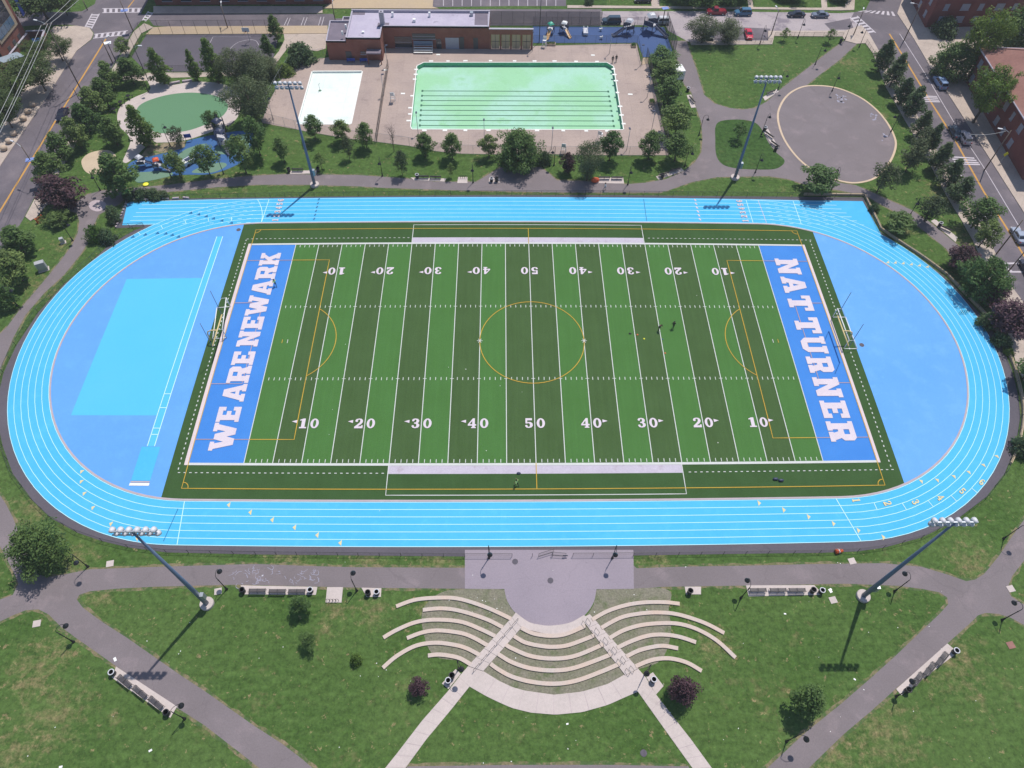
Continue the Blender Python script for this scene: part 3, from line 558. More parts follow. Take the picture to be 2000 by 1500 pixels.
area('track_apron', pts(*[c for p in APRON for c in p]), 'court', .018, 'dark asphalt apron around the running track', 'paving')
trk = MB(); trk.sheet(gz([(-83.2, 30.9), (-84.4, 38.25), (-60, 38.45), (60, 38.45), (71.9, 38.6), (72.6, 28.2)] +
      [(CXR + RO * math.cos(a), RO * math.sin(a)) for a in [.84 - (.84 + math.pi / 2) * i / 30 for i in range(31)]] +
      [(CXL + RO * math.cos(a), RO * math.sin(a)) for a in [-math.pi / 2 - (2.33) * i / 40 for i in range(41)]] + [(-76.6, 30.9)]), .026)
TRK = struct('running_track', trk, MT['track'], 'sky blue six-lane running track with straight chutes', 'running track')
zc = [.036]
def nz(): zc[0] += .00015; return zc[0]
def gstripe(mb, P, wd, closed=False, z=None):
    """painted ribbon along a path in sports-ground metres"""
    z = nz() if z is None else z; D = dense(P, 3.0, closed); n = len(D); V = []
    for i, p in enumerate(D):
        a = D[(i - 1) % n] if closed or i else D[i]; b = D[(i + 1) % n] if closed or i < n - 1 else D[i]
        t = Vector((b[0] - a[0], b[1] - a[1])).normalized(); V += [G(p[0] - t.y * wd / 2, p[1] + t.x * wd / 2, z), G(p[0] + t.y * wd / 2, p[1] - t.x * wd / 2, z)]
    F = [(2 * i, 2 * i + 1, 2 * ((i + 1) % n) + 1, 2 * ((i + 1) % n)) for i in range(n if closed else n - 1)]
    return mb.add(V, F)
def mark(name, P, wd, mat, parent, closed=False): return gstripe(MB(), P, wd, closed).build(name, MT[mat], parent)
for k in range(7):
    mark('lane_line', stadium(RI + .05 + LW * k - (.1 if k == 6 else 0)), .095, 'cyanline', TRK, True)
for k in range(7):                                                   # straight chutes: solid outside the bend, dashed within it
    y = RI + .05 + LW * k - (.05 if k == 6 else 0); s = math.sqrt(max(0, RO * RO - y * y))
    mark('chute_line', [(-82.2 + .25 * k, y), (CXL - s, y)], .12, 'cyanline', TRK); mark('chute_line', [(CXR + s, y), (69.3 - .75 * k, y)], .12, 'cyanline', TRK)
    if s > 2:
        d = MB()
        x = CXL - s
        while x < CXL + 1: gstripe(d, [(x, y), (x + .9, y)], .1); x += 1.9
        x = CXR + 1
        while x < CXR + s: gstripe(d, [(x, y), (x + .9, y)], .1); x += 1.9
        d.build('dashed_line', MT['cyanline'], TRK)
for P in ([(-53.6, -31.1), (-53.0, -38.1)], [(46.1, -31.1), (48.1, -38.1)], [(-53.95, 31.1), (-53.8, 38.1)], [(46.05, 31.1), (46.1, 38.1)], [(56.2, 31.0), (56.3, 38.1)]):
    mark('start_line', P, .13, 'cyanline', TRK)
mark('start_line', [(-54.0 + .0 - .09 * (y - 31) ** 2 * .5, y) for y in (31.2, 32.5, 34, 35.5, 37, 38)], .13, 'cyanline', TRK)
mark('relay_line', [(24.1, 31.3), (24.3, 38.0)], .1, 'bluemark', TRK); mark('relay_line', [(-54.3, -32.3), (-55.2, -37.6)], .1, 'bluemark', TRK); mark('relay_line', [(48.9, 31.2), (48.7, 38.0)], .1, 'pinkwhite', TRK)
for i in range(6):                                                   # exchange marks and zone triangles
    y = 31.6 + LW * i
    mark('relay_dash', [(-43.4, y), (-43.2, y + .6)], .28, 'bluemark', TRK); mark('relay_dash', [(35.3, y), (35.0, y + .6)], .28, 'pinkwhite', TRK)
def tri(P, mat, parent, name='zone_triangle'):
    z = nz(); MB().add([G(*p, z) for p in P], [(0, 1, 2)] if (P[1][0] - P[0][0]) * (P[2][1] - P[0][1]) > (P[1][1] - P[0][1]) * (P[2][0] - P[0][0]) else [(0, 2, 1)]).build(name, MT[mat], parent)
for i in range(6):
    yc = -31.6 - LW * i
    tri([(-46.4 + i * 3.55 - .5, yc), (-46.4 + i * 3.55, yc + .48), (-46.4 + i * 3.55, yc - .48)], 'paleyellow', TRK)
    xr = 33.6 + i * 3.6
    if i < 6: tri([(xr + .5, yc), (xr, yc + .48), (xr, yc - .48)], 'paleyellow', TRK)
    a = math.radians(237 - 1.2 * i) + (.0); r = RI + LW * (i + .5); aa = math.radians([236, 238.5, 242, 247, 254, 262][i])
    for cx_, an, sg in ((CXL, aa, 1), (CXR, math.radians([296, 300.5, 305.5, 310, 315, 320][i]), -1)):
        c = (cx_ + r * math.cos(an), r * math.sin(an)); rad = (math.cos(an), math.sin(an)); tg = (-rad[1] * sg, rad[0] * sg)
        tri([(c[0] - tg[0] * .5, c[1] - tg[1] * .5), (c[0] + rad[0] * .45, c[1] + rad[1] * .45), (c[0] - rad[0] * .45, c[1] - rad[1] * .45)], 'paleyellow', TRK)
    an = math.radians([36, 34.2, 32.3, 30.4, 28.6, 26.9][i] + 4); c = (CXR + r * math.cos(an), r * math.sin(an)); rad = (math.cos(an), math.sin(an)); tg = (-rad[1], rad[0])
    tri([(c[0] - tg[0] * .5, c[1] - tg[1] * .5), (c[0] + rad[0] * .5, c[1] + rad[1] * .5), (c[0] - rad[0] * .5, c[1] - rad[1] * .5)], 'paleyellow', TRK)
    if i > 0:                                                        # staggered start bars, lower right bend and upper left bend
        an = -math.pi / 2 + [0, .155, .29, .415, .53, .64][i]; rr = (RI + LW * i, RI + LW * (i + 1))
        mark('stagger_bar', [(CXR + rr[0] * math.cos(an), rr[0] * math.sin(an)), (CXR + rr[1] * math.cos(an), rr[1] * math.sin(an))], .12, 'cyanline', TRK)
        an = math.pi / 2 + [0, .2, .34, .47, .6, .72][i]
        mark('stagger_bar', [(CXL + rr[0] * math.cos(an), rr[0] * math.sin(an)), (CXL + rr[1] * math.cos(an), rr[1] * math.sin(an))], .12, 'cyanline', TRK)
    for an in (math.pi / 2 + [.19, .25, .3, .34, .38, .42][i], math.pi / 2 + [.5, .53, .56, .6, .66, .72][i] + .03):
        c = (CXL + r * math.cos(an), r * math.sin(an)); rad = (math.cos(an), math.sin(an)); tg = (-rad[1], rad[0])
        tri([(c[0] + tg[0] * .8, c[1] + tg[1] * .8), (c[0] + rad[0] * .4, c[1] + rad[1] * .4), (c[0] - rad[0] * .4, c[1] - rad[1] * .4)], 'bluemark', TRK)
# infield: D zones, kerb, turf
IN = stadium(RI - .12, 48)
kr = MB(); kr.prism([G(*p)[:2] for p in stadium(RI - .02, 48)], .0, .075, 0, [[G(*p)[:2] for p in stadium(RI - .34, 48)]])
struct('track_kerb', kr, MT['kerb'], 'thin pinkish grey kerb along the inner edge of the track', 'kerb')
TX0, TX1 = -57.45, 58.05
def dz(cx_, x, sg):
    r = RI - .2; h = math.acos((x - cx_) / r * sg)
    return [(cx_ + sg * r * math.cos(a), r * math.sin(a)) for a in [-h + 2 * h * i / 50 for i in range(51)]]
DL = area('infield', gz(dz(CXL, TX0, -1)), 'dzone', .028, 'blue rubber half circle at the left end of the field', 'sports surface')
DR = area('infield', gz(dz(CXR, TX1, 1)), 'dzone2', .028, 'plain pale blue half circle at the right end of the field', 'sports surface')
def grect(x0, x1, y0, y1, z): return MB().sheet(gz([(x0, y0), (x1, y0), (x1, y1), (x0, y1)]), z)
grect(-77.25, -62.3, -15.5, 15.6, .033).build('high_jump_pad', MT['patch'], DL)
grect(-62.2, -61.0, -21.4, 27.0, .037).build('runway', MT['patch'], DL)
for x in (-62.2, -61.0): mark('runway_line', [(x, 27), (x, -21.4)], .14, 'cyanline', DL)
for y in (-11.2, -14.0, -18.0, -19.2): mark('runway_line', [(-62.2, y), (-61.0, y)], .14, 'cyanline', DL)
grect(-63.1, -60.0, -27.6, -21.5, .05).build('jump_pit_cover', MT['track'], DL)
grect(-63.15, -59.95, -28.5, -28.05, .08).build('pit_board', MT['coping'], DL); grect(-63.1, -60, -27.95, -27.7, .07).build('pit_edge', MT['kerb'], DL)
turf = [(TX0, -RI + .55)] + [(CXL + 1.0 + i * 4, -RI + .25) for i in range(25)] + [(CXR + (RI - .25) * math.sin(a), -(RI - .25) * math.cos(a)) for a in [i * .0366 for i in range(1, 11)]]
turf = turf[:-1] + [(TX1, -28.75), (TX1, 28.75)] + [(p[0], -p[1]) for p in turf[:-1][::-1]]
TF = area('turf_field', gz(turf), 'turf_b', .03, 'green artificial turf football field with white yard lines', 'sports field')
YD = .9144; HW = 24.384
for i in range(20):
    x0 = (-50 + 5 * i) * YD; grect(x0, x0 + 5 * YD, -HW, HW, .033).build('turf_stripe', MT['turf_l' if i % 2 == 0 and i < 9 or i % 2 == 1 and i > 10 else 'turf_d'], TF)
for x0, x1 in ((-54.86, -50 * YD), (50 * YD, 54.86)): grect(x0, x1, -HW, HW, .033).build('end_zone', MT['endzone'], TF)
for i in range(21): mark('yard_line', [((-50 + 5 * i) * YD, -HW), ((-50 + 5 * i) * YD, HW)], .135, 'white', TF)
for y in (-HW - .22, HW + .22): mark('sideline', [(-55.2, y), (55.2, y)], .42, 'white', TF)
for x in (-54.95, 54.95): mark('end_line', [(x, -HW - .4), (x, HW + .4)], .62, 'pinkwhite', TF)
for sy in (-1, 1):
    grect(-22.86, 22.86, *sorted((sy * 24.62, sy * 26.25)), .0375).build('team_band', MT['band'], TF)
    mark('team_box_line', [(-22.9, sy * 24.6), (-22.9, sy * 29.9), (22.8, sy * 29.9), (22.8, sy * 24.6)], .13, 'white', TF)
    d = MB(); xs = [x for x in np.arange(-55.9, 56.9, .915) if abs(x) > 23.3]
    for x in xs: gstripe(d, [(x, sy * 26.15), (x + .38, sy * 26.15)], .13)
    d.build('dotted_line', MT['white'], TF)
    tk = MB(); hr = MB()
    for i in range(1, 100):
        if i % 5:
            x = (-50 + i) * YD; gstripe(tk, [(x, sy * (HW - .1)), (x, sy * (HW - .72))], .11, z=.0385); gstripe(hr, [(x, sy * (HW / 3 - .3)), (x, sy * (HW / 3 + .3))], .11, z=.0385)
        else: gstripe(hr, [((-50 + i) * YD - .32, sy * HW / 3), ((-50 + i) * YD + .32, sy * HW / 3)], .1, z=.0425)
    tk.build('sideline_ticks', MT['white'], TF); hr.build('hash_marks', MT['white'], TF)
for x, n in ((-56.0, 57), (56.75, 57)):
    d = MB()
    for k in range(n): gstripe(d, [(x, -25.6 + k * .915), (x, -25.25 + k * .915)], .17, z=.039)
    d.build('dotted_line', MT['white'], TF)
mark('touch_line', [(-54.6, -28.9), (54.7, -28.9), (54.7, 28.8), (-54.6, 28.8)], .13, 'yellow', TF, True)
mark('halfway_line', [(0, -28.9), (0, -24.4)], .12, 'yellow', TF); mark('halfway_line', [(0, 28.8), (0, 24.4)], .12, 'yellow', TF)
mark('centre_circle', [(9.15 * math.cos(a), 9.15 * math.sin(a)) for a in [2 * math.pi * i / 64 for i in range(64)]], .13, 'yellow', TF, True)
for s in (-1, 1):
    mark('penalty_line', [(s * 45.72, 20.1), (s * 38.45, 20.1), (s * 38.45, -20.1), (s * 45.72, -20.1)], .13, 'yellow', TF)
    for y in (20.1, -20.1): mark('penalty_line', [(s * 45.72, y), (s * 54.6, y)], .12, 'orange', TF)
    mark('goal_area_line', [(s * 54.6, 9.15), (s * 49.2, 9.15), (s * 49.2, -9.15), (s * 54.6, -9.15)], .12, 'orange', TF)
    h = math.acos((43.6 - 38.45) / 9.15); mark('penalty_arc', [(s * (43.6 - 9.15 * math.cos(a)), 9.15 * math.sin(a)) for a in [-h + 2 * h * i / 24 for i in range(25)]], .13, 'yellow', TF)
    mark('conversion_mark', [(s * 43.0, -.4), (s * 43.0, .4)], .11, 'white', TF); mark('conversion_mark', [(s * 43.95, -.4), (s * 43.95, .4)], .11, 'yellow', TF)
    for sy in (-1, 1): mark('corner_arc', [(s * (54.6 - 1.0 * math.cos(a)), sy * (28.85 - 1.0 * math.sin(a))) for a in [math.pi / 2 * i / 6 for i in range(7)]], .12, 'yellow', TF)
    for k in range(3):
        a = math.pi * k / 3; mark('cross_mark', [(s * 9.15 - .5 * math.cos(a), -.5 * math.sin(a)), (s * 9.15 + .5 * math.cos(a), .5 * math.sin(a))], .1, 'white', TF)
# ---- lettering
GL = {
 'E': (10, [(0,0),(10,0),(10,4),(7.5,4),(7.5,2.7),(4.6,2.7),(4.6,4.8),(7.2,4.8),(7.2,7.2),(4.6,7.2),(4.6,9.3),(7.5,9.3),(7.5,8),(10,8),(10,12),(0,12),(0,9.8),(1.2,9.8),(1.2,2.2),(0,2.2)]),
 'T': (10, [(2.2,0),(7.8,0),(7.8,2.2),(6.8,2.2),(6.8,9.3),(8,9.3),(8,7.4),(10,7.4),(10,12),(0,12),(0,7.4),(2,7.4),(2,9.3),(3.2,9.3),(3.2,2.2),(2.2,2.2)]),
 'N': (10, [(0,0),(4.4,0),(4.4,2.2),(3.6,2.2),(3.6,6.6),(6.6,0),(9.3,0),(9.3,9.8),(10,9.8),(10,12),(5.7,12),(5.7,9.8),(6.4,9.8),(6.4,5.6),(3.6,12),(0,12),(0,9.8),(.8,9.8),(.8,2.2),(0,2.2)]),
 'A': (10, [(0,0),(4.3,0),(4.3,2.2),(3.5,2.2),(3.8,3.4),(6.2,3.4),(6.5,2.2),(5.7,2.2),(5.7,0),(10,0),(10,2.2),(9.3,2.2),(6.8,12),(3.2,12),(.7,2.2),(0,2.2)], [(4.3,5.5),(5.7,5.5),(5,8.4)]),
 'R': (10, [(0,0),(4.6,0),(4.6,2.2),(4,2.2),(4,4.5),(5,4.5),(5.7,2.2),(5.2,2.2),(5.2,0),(10,0),(10,2.2),(9.3,2.2),(8.3,5.1),(9.5,6.3),(9.5,10.6),(8.1,12),(0,12),(0,9.8),(1,9.8),(1,2.2),(0,2.2)], [(4,7),(6.4,7),(6.4,9.5),(4,9.5)]),
 'U': (10, [(0,12),(0,9.8),(.8,9.8),(.8,2.2),(2.8,0),(7.2,0),(9.2,2.2),(9.2,9.8),(10,9.8),(10,12),(5.6,12),(5.6,9.8),(6.3,9.8),(6.3,2.9),(3.7,2.9),(3.7,9.8),(4.4,9.8),(4.4,12)]),
 'W': (14, [(0,12),(0,9.8),(.8,9.8),(2.9,0),(6,0),(7,4.2),(8,0),(11.1,0),(13.2,9.8),(14,9.8),(14,12),(9.6,12),(9.6,9.8),(10.4,9.8),(9.6,5.4),(8.3,10.6),(5.7,10.6),(4.4,5.4),(3.6,9.8),(4.4,9.8),(4.4,12)]),
 'K': (10, [(0,0),(4.4,0),(4.4,2.2),(3.8,2.2),(3.8,3.8),(4.6,4.8),(6,2.2),(5.4,2.2),(5.4,0),(10,0),(10,2.2),(9.3,2.2),(6.7,6.8),(9,9.8),(10,9.8),(10,12),(5.6,12),(5.6,9.8),(6.3,9.8),(3.8,6.9),(3.8,9.8),(4.4,9.8),(4.4,12),(0,12),(0,9.8),(.9,9.8),(.9,2.2),(0,2.2)]),
 '1': (6, [(0,0),(6,0),(6,1.6),(4.5,1.6),(4.5,12),(2.6,12),(0,10.6),(0,9.2),(1.5,9.7),(1.5,1.6),(0,1.6)]),
 '2': (8, [(0,0),(8,0),(8,3.6),(6.6,3.6),(6.2,2.4),(3.4,2.4),(6.6,5.4),(7.8,7.6),(7.6,10),(6.2,11.6),(4,12),(1.6,11.4),(.4,9.8),(.6,8.2),(2,7.6),(3,8.4),(2.8,9.6),(3.4,10.6),(4.6,10.6),(5.2,9.4),(4.8,7.2),(2.6,4.6),(0,1.8)]),
 '3': (8, [(.4,2.6),(1.6,.6),(4,0),(6.6,.6),(8,2.6),(7.8,4.8),(6.2,6.3),(7.4,7.6),(7.6,9.6),(6.4,11.4),(4,12),(1.8,11.5),(.6,10),(1,8.6),(2.4,8.4),(3,9.6),(3.4,10.6),(4.6,10.4),(5,9),(4.4,7.2),(2.8,7),(2.8,5.6),(4.6,5.4),(5.2,3.6),(4.8,1.8),(3.4,1.4),(2.8,2.4),(2.6,3.6),(1.2,3.8)]),
 '4': (8.4, [(3.4,0),(8,0),(8,1.4),(7,1.4),(7,3),(8.4,3),(8.4,4.8),(7,4.8),(7,12),(5,12),(0,4.6),(0,3),(4.4,3),(4.4,1.4),(3.4,1.4)], [(1.8,4.8),(4.4,4.8),(4.4,8.8)]),
 '5': (8, [(.4,2.6),(1.6,.6),(4,0),(6.6,.8),(7.9,3),(7.6,5.6),(6,7.2),(4,7.4),(2.6,7),(2.6,9.4),(7.2,9.4),(7.2,12),(.9,12),(.9,5.6),(2.2,5.4),(3.6,6),(4.8,5.2),(5.2,3.6),(4.8,1.8),(3.4,1.4),(2.8,2.4),(2.6,3.6),(1.2,3.8)]),
 '6': (8, [(7.4,9.6),(6.6,11.4),(4.4,12),(2,11),(.4,8),(.2,4.6),(1.2,1.4),(4,0),(6.6,.8),(7.9,3),(7.6,5.6),(6,7),(4.2,7),(3,6.2),(3.2,9),(4.2,10.6),(5.2,10.4),(5.4,9.2),(6.4,8.8)], [(4,1.4),(5,2.4),(5.1,4.6),(4.2,5.6),(3.1,4.6),(3,2.6)]),
 '0': (8, [(4 + 4 * math.cos(a), 6 + 6 * math.sin(a)) for a in [i * math.pi / 10 for i in range(20)]], [(4 + 1.5 * math.cos(a), 6 + 4.4 * math.sin(a)) for a in [i * math.pi / 10 for i in range(20)]]),
}
def glyph(ch, o, u, v, wd, ht, mat, parent, name):
    """letter with origin o, baseline direction u, up direction v (sports-ground metres)"""
    g_ = GL[ch]; k = wd / g_[0]; h = ht / 12
    T = lambda p: G(o[0] + u[0] * p[0] * k + v[0] * p[1] * h, o[1] + u[1] * p[0] * k + v[1] * p[1] * h)[:2]
    MB().sheet([T(p) for p in g_[1]], nz(), [[T(p) for p in q] for q in g_[2:]]).build(name, MT[mat], parent)
for ch, y0, y1 in (('W', -22.2, -16.95), ('E', -16.8, -13.85), ('A', -12.8, -9.2), ('R', -9.0, -5.35), ('E', -5.2, -2.25), ('N', -1.15, 2.45), ('E', 2.7, 5.75), ('W', 6.0, 10.95), ('A', 11.1, 14.8), ('R', 15.0, 18.5), ('K', 18.7, 22.1)):
    glyph(ch, (-48.2, y0), (0, 1), (-1, 0), y1 - y0, 3.82, 'letter', TF, 'end_zone_letter')
for ch, y0, y1 in (('N', 20.75, 16.5), ('A', 15.85, 11.65), ('T', 11.0, 7.2), ('T', 5.6, 1.8), ('U', 1.1, -2.8), ('R', -3.5, -7.05), ('N', -8.0, -12.2), ('E', -12.87, -16.35), ('R', -17.0, -20.9)):
    glyph(ch, (48.05, y0), (0, -1), (1, 0), y0 - y1, 4.55, 'letter', TF, 'end_zone_letter')
for i in range(9):
    n = (10, 20, 30, 40, 50, 40, 30, 20, 10)[i]; x = (-40 + 10 * i) * YD
    for s, y in ((1, -18.0), (-1, 18.0)):
        u = (s, 0); v = (0, s); d1, d0 = str(n)[0], '0'; w1 = 1.15 if d1 == '1' else 1.35
        glyph(d1, (x - s * (.3 + w1), y), u, v, w1, 1.86, 'letter', TF, 'yard_number'); glyph(d0, (x + s * .3, y), u, v, 1.35, 1.86, 'letter', TF, 'yard_number')
        if n != 50:
            left = i < 4
            if s == 1: px_ = x - 1.95 if left else x + 1.85
            else: px_ = x - 1.85 if left else x + 1.95
            dx = -.85 if left else .85
            tri([(px_ + dx, y + s * 1.3), (px_, y + s * 1.3 + .3), (px_, y + s * 1.3 - .3)], 'letter', TF, 'direction_arrow')
for k in range(6):
    glyph(str(k + 1), (45.2, 31.35 + LW * k), (0, 1), (-1, 0), .55 if k == 0 else .75, 1.3, 'pinkwhite', TRK, 'lane_number')
    glyph(str(k + 1), (-50.6 + 0, 31.35 + LW * k), (0, 1), (-1, 0), .55 if k == 0 else .75, 1.3, 'pinkwhite', TRK, 'lane_number')
    an = -math.pi / 2 + [.05, .2, .335, .46, .575, .685][k]; r = RI + LW * k + .25; rad = (math.cos(an), math.sin(an)); tg = (-rad[1], rad[0])
    glyph(str(k + 1), (CXR + r * rad[0], r * rad[1]), rad, tg, .5 if k == 0 else .7, 1.3, 'paleyellow', TRK, 'lane_number')

# ------------------------------------------------------------------ amphitheatre, concrete walks
def slabs(name, left, right, n, mat, z, label, cat='path', joint=.05):
    """walk between two photo edge lines, laid as n separate slabs"""
    def res(P):
        Q = dense([xy(*p) for p in P], .5); L = [0.0]
        for i in range(len(Q) - 1): L.append(L[-1] + dist(Q[i], Q[i + 1]))
        def f(t):
            s = t * L[-1]
            for i in range(len(Q) - 1):
                if L[i + 1] >= s - 1e-9:
                    k = (s - L[i]) / max(1e-9, L[i + 1] - L[i]); return (Q[i][0] + (Q[i + 1][0] - Q[i][0]) * k, Q[i][1] + (Q[i + 1][1] - Q[i][1]) * k)
            return Q[-1]
        return f, L[-1]
    fl, ll = res(left); fr, lr = res(right); e = thing(name, label, cat); e['kind'] = 'structure'
    BL = [fl(q / 24) for q in range(25)] + [fr(1 - q / 24) for q in range(25)]; MB().sheet(BL, z - .02).build('joint_bed', MT['kerb'], e)
    for i in range(n):
        j = joint / max(ll, lr) if n > 1 else 0; t0 = i / n + j / 2; t1 = (i + 1) / n - j / 2; k = 4
        P = [fl(t0 + (t1 - t0) * q / k) for q in range(k + 1)] + [fr(t1 - (t1 - t0) * q / k) for q in range(k + 1)]
        A2 = sum(P[a][0] * P[(a + 1) % len(P)][1] - P[(a + 1) % len(P)][0] * P[a][1] for a in range(len(P)))
        if A2 < 0: P = P[::-1]
        MB().prism(P, 0.0, z + (.006 * ((i * 7) % 3))).build('slab', MT[mat], e)
    return e
area('terrace', spts(True, 905, 1151, 985, 1152, 992, 1178, 1006, 1198, 1012, 1206, 1040, 1225, 1075, 1232, 1110, 1228, 1140, 1208, 1160, 1180, 1166, 1152, 1300, 1150, 1306, 1190, 1310, 1240, 1290, 1290, 1240, 1310, 1190, 1338, 1082, 1360, 1000, 1345, 945, 1315, 905, 1292, 850, 1282, 828, 1240, 826, 1190, 860, 1158), 'sparse', .008, 'grey sparse grass between the curved seat walls', 'ground')
area('plaza_step', spts(False, 1007, 1197, 1032, 1215, 1053, 1220.5, 1075, 1222.5, 1112, 1217, 1140, 1202) + spts(False, 1150, 1207, 1137, 1225, 1105, 1236, 1075, 1239, 1042, 1233, 1017, 1224, 1000, 1207), 'concrete', .15, 'pale stone step curving around the plaza end', 'step', 0.0)
slabs('concrete_walk', [(897, 1322), (875, 1350), (825, 1407), (775, 1472), (735, 1522)], [(917, 1341), (882, 1385), (832, 1445), (776, 1522)], 9, 'concrete', .05, 'straight pale concrete walk running to the lower left')
slabs('concrete_walk', [(1246, 1351), (1275, 1392), (1325, 1462), (1368, 1522)], [(1262, 1325), (1280, 1355), (1307, 1390), (1350, 1445), (1406, 1522)], 9, 'concrete', .05, 'straight pale concrete walk running to the lower right')
slabs('arc_walk', [(917, 1341), (950, 1360), (975, 1372), (1000, 1383), (1037, 1392), (1085, 1396), (1137, 1391), (1187, 1377), (1225, 1360), (1246, 1351)], [(944, 1311), (975, 1330), (1000, 1342), (1025, 1349), (1082, 1357), (1137, 1351), (1187, 1336), (1219, 1318)], 10, 'concrete', .055, 'wide curved concrete walk below the seat walls')
def stairs(name, l0, l1, r0, r1, n, label):
    e = thing(name, label, 'stairs')
    for i in range(n):
        f = lambda a, b, t: (a[0] + (b[0] - a[0]) * t, a[1] + (b[1] - a[1]) * t)
        P = [xy(*f(l0, l1, i / n)), xy(*f(l0, l1, (i + 1) / n)), xy(*f(r0, r1, (i + 1) / n)), xy(*f(r0, r1, i / n))]
        A2 = sum(P[a][0] * P[(a + 1) % 4][1] - P[(a + 1) % 4][0] * P[a][1] for a in range(4))
        MB().prism(P if A2 > 0 else P[::-1], 0.0, .1 + .025 * (i % 3)).build('step', MT['concrete'], e)
    return e
stairs('stairs', (1008, 1197), (914.5, 1301), (1022, 1222), (944, 1311), 18, 'left concrete stairs through the curved seat walls, with one handrail')
stairs('stairs', (1135, 1208), (1221, 1319), (1152, 1200), (1246, 1306), 18, 'right concrete stairs through the curved seat walls, with paired handrails')
area('landing', pts(914, 1301.5, 944.5, 1311.5, 918, 1342, 896.5, 1322), 'concrete', .062, 'concrete landing at the foot of the left stairs', 'paving', 0.0); area('landing', pts(1219, 1319, 1246.5, 1306.5, 1263, 1325.5, 1246, 1352), 'concrete', .062, 'concrete landing at the foot of the right stairs', 'paving', 0.0)
rl = thing('handrail', 'thin black handrail down the middle of the left stairs', 'handrail', at(968, 1262))
b0 = rl.location
for i in range(6):
    t0 = i / 6 + .015; t1 = (i + .86) / 6; A_ = Vector(at(1013 - 90.3 * t0, 1210 + 104.7 * t0)) - b0; B_ = Vector(at(1013 - 90.3 * t1, 1210 + 104.7 * t1)) - b0
    MB().tube([A_, A_ + Vector((0, 0, .95)), B_ + Vector((0, 0, .95)), B_], .03, 6).build('rail', MT['black'], rl)
for i in range(6):
    c0 = (1144.5 + i * 16.9, 1218 + i * 18.5); e = thing('handrail', ('topmost', 'second', 'third', 'fourth', 'fifth', 'lowest')[i] + ' pair of black handrails on the right stairs', 'handrail', at(*c0), 0, 'handrail pairs on the right stairs')
    o = e.location
    for dx, dy in ((-4.2, 3), (4.0, -2)):
        A_ = Vector(at(c0[0] + dx - 3, c0[1] + dy - 5)) - o; B_ = Vector(at(c0[0] + dx + 4, c0[1] + dy + 4)) - o
        MB().tube([A_, A_ + Vector((0, 0, .9)), B_ + Vector((0, 0, .9)), B_], .03, 6).build('rail', MT['black'], e)
SW = [('L', 'topmost', (774, 1185, 812, 1172, 862, 1168, 900, 1171, 950, 1187, 998, 1209)), ('L', 'second', (826, 1192, 862, 1189, 900, 1194, 950, 1210, 982, 1226)),
      ('L', 'third', (749, 1246, 775, 1231, 812, 1216, 850, 1211, 900, 1215, 940, 1230, 967, 1243)), ('L', 'fourth', (795, 1247, 825, 1236, 857, 1232, 900, 1237, 925, 1246, 952, 1261)),
      ('L', 'fifth', (748, 1305, 775, 1282, 812, 1262, 850, 1256, 887, 1260, 912, 1267, 937, 1280)), ('L', 'lowest', (836, 1281, 857, 1279, 882, 1282, 900, 1287, 919, 1298)),
      ('R', 'topmost', (1327, 1180, 1300, 1177, 1262, 1177, 1225, 1182, 1187, 1194, 1156, 1211)), ('R', 'second', (1414, 1237, 1375, 1217, 1325, 1201, 1287, 1197, 1250, 1199, 1212, 1207, 1174, 1227)),
      ('R', 'third', (1436, 1285, 1400, 1252, 1362, 1230, 1325, 1219, 1287, 1218, 1250, 1222, 1217, 1232, 1190, 1247)), ('R', 'fourth', (1359, 1255, 1325, 1244, 1292, 1240, 1262, 1243, 1230, 1254, 1205, 1266)),
      ('R', 'fifth', (1324, 1267, 1295, 1262, 1270, 1265, 1245, 1272, 1223, 1283)), ('R', 'lowest', (1370, 1311, 1342, 1295, 1312, 1287, 1287, 1287, 1265, 1292, 1241, 1302)),
      ('C', 'topmost', (1018, 1227, 1042, 1238, 1075, 1242.5, 1105, 1239, 1143, 1223)), ('C', 'second', (1004, 1243, 1025, 1255, 1055, 1262, 1082, 1264, 1112, 1260, 1160, 1242)),
      ('C', 'third', (988, 1260, 1000, 1267, 1037, 1282, 1082, 1287, 1125, 1281, 1178, 1259)), ('C', 'fourth', (973, 1278, 1000, 1294, 1037, 1306, 1082, 1310, 1125, 1304, 1193, 1279)),
      ('C', 'lowest', (958, 1297, 975, 1309, 1000, 1322, 1037, 1332, 1082, 1336, 1125, 1330, 1175, 1312, 1210, 1297))]
for sd, nm, P in SW:
    C_ = [xy(*p) for p in smooth([(P[i], P[i + 1]) for i in range(0, len(P), 2)], 8)]; V = []; hw = .26
    Lf, Rt = [], []
    for i, p in enumerate(C_):
        a = C_[max(0, i - 1)]; b = C_[min(len(C_) - 1, i + 1)]; t = Vector((b[0] - a[0], b[1] - a[1])).normalized(); Lf.append((p[0] - t.y * hw, p[1] + t.x * hw)); Rt.append((p[0] + t.y * hw, p[1] - t.x * hw))
    poly = Rt + Lf[::-1]
    A2 = sum(poly[a][0] * poly[(a + 1) % len(poly)][1] - poly[(a + 1) % len(poly)][0] * poly[a][1] for a in range(len(poly)))
    o = MB().prism(poly if A2 > 0 else poly[::-1], 0.0, .2).build('seat_wall', MT['seat'])
    tag(o, f"{nm} curved stone seat wall " + {'L': 'left of the left stairs', 'R': 'right of the right stairs', 'C': 'between the two stairs'}[sd], 'seat wall', 'curved seat walls of the amphitheatre')
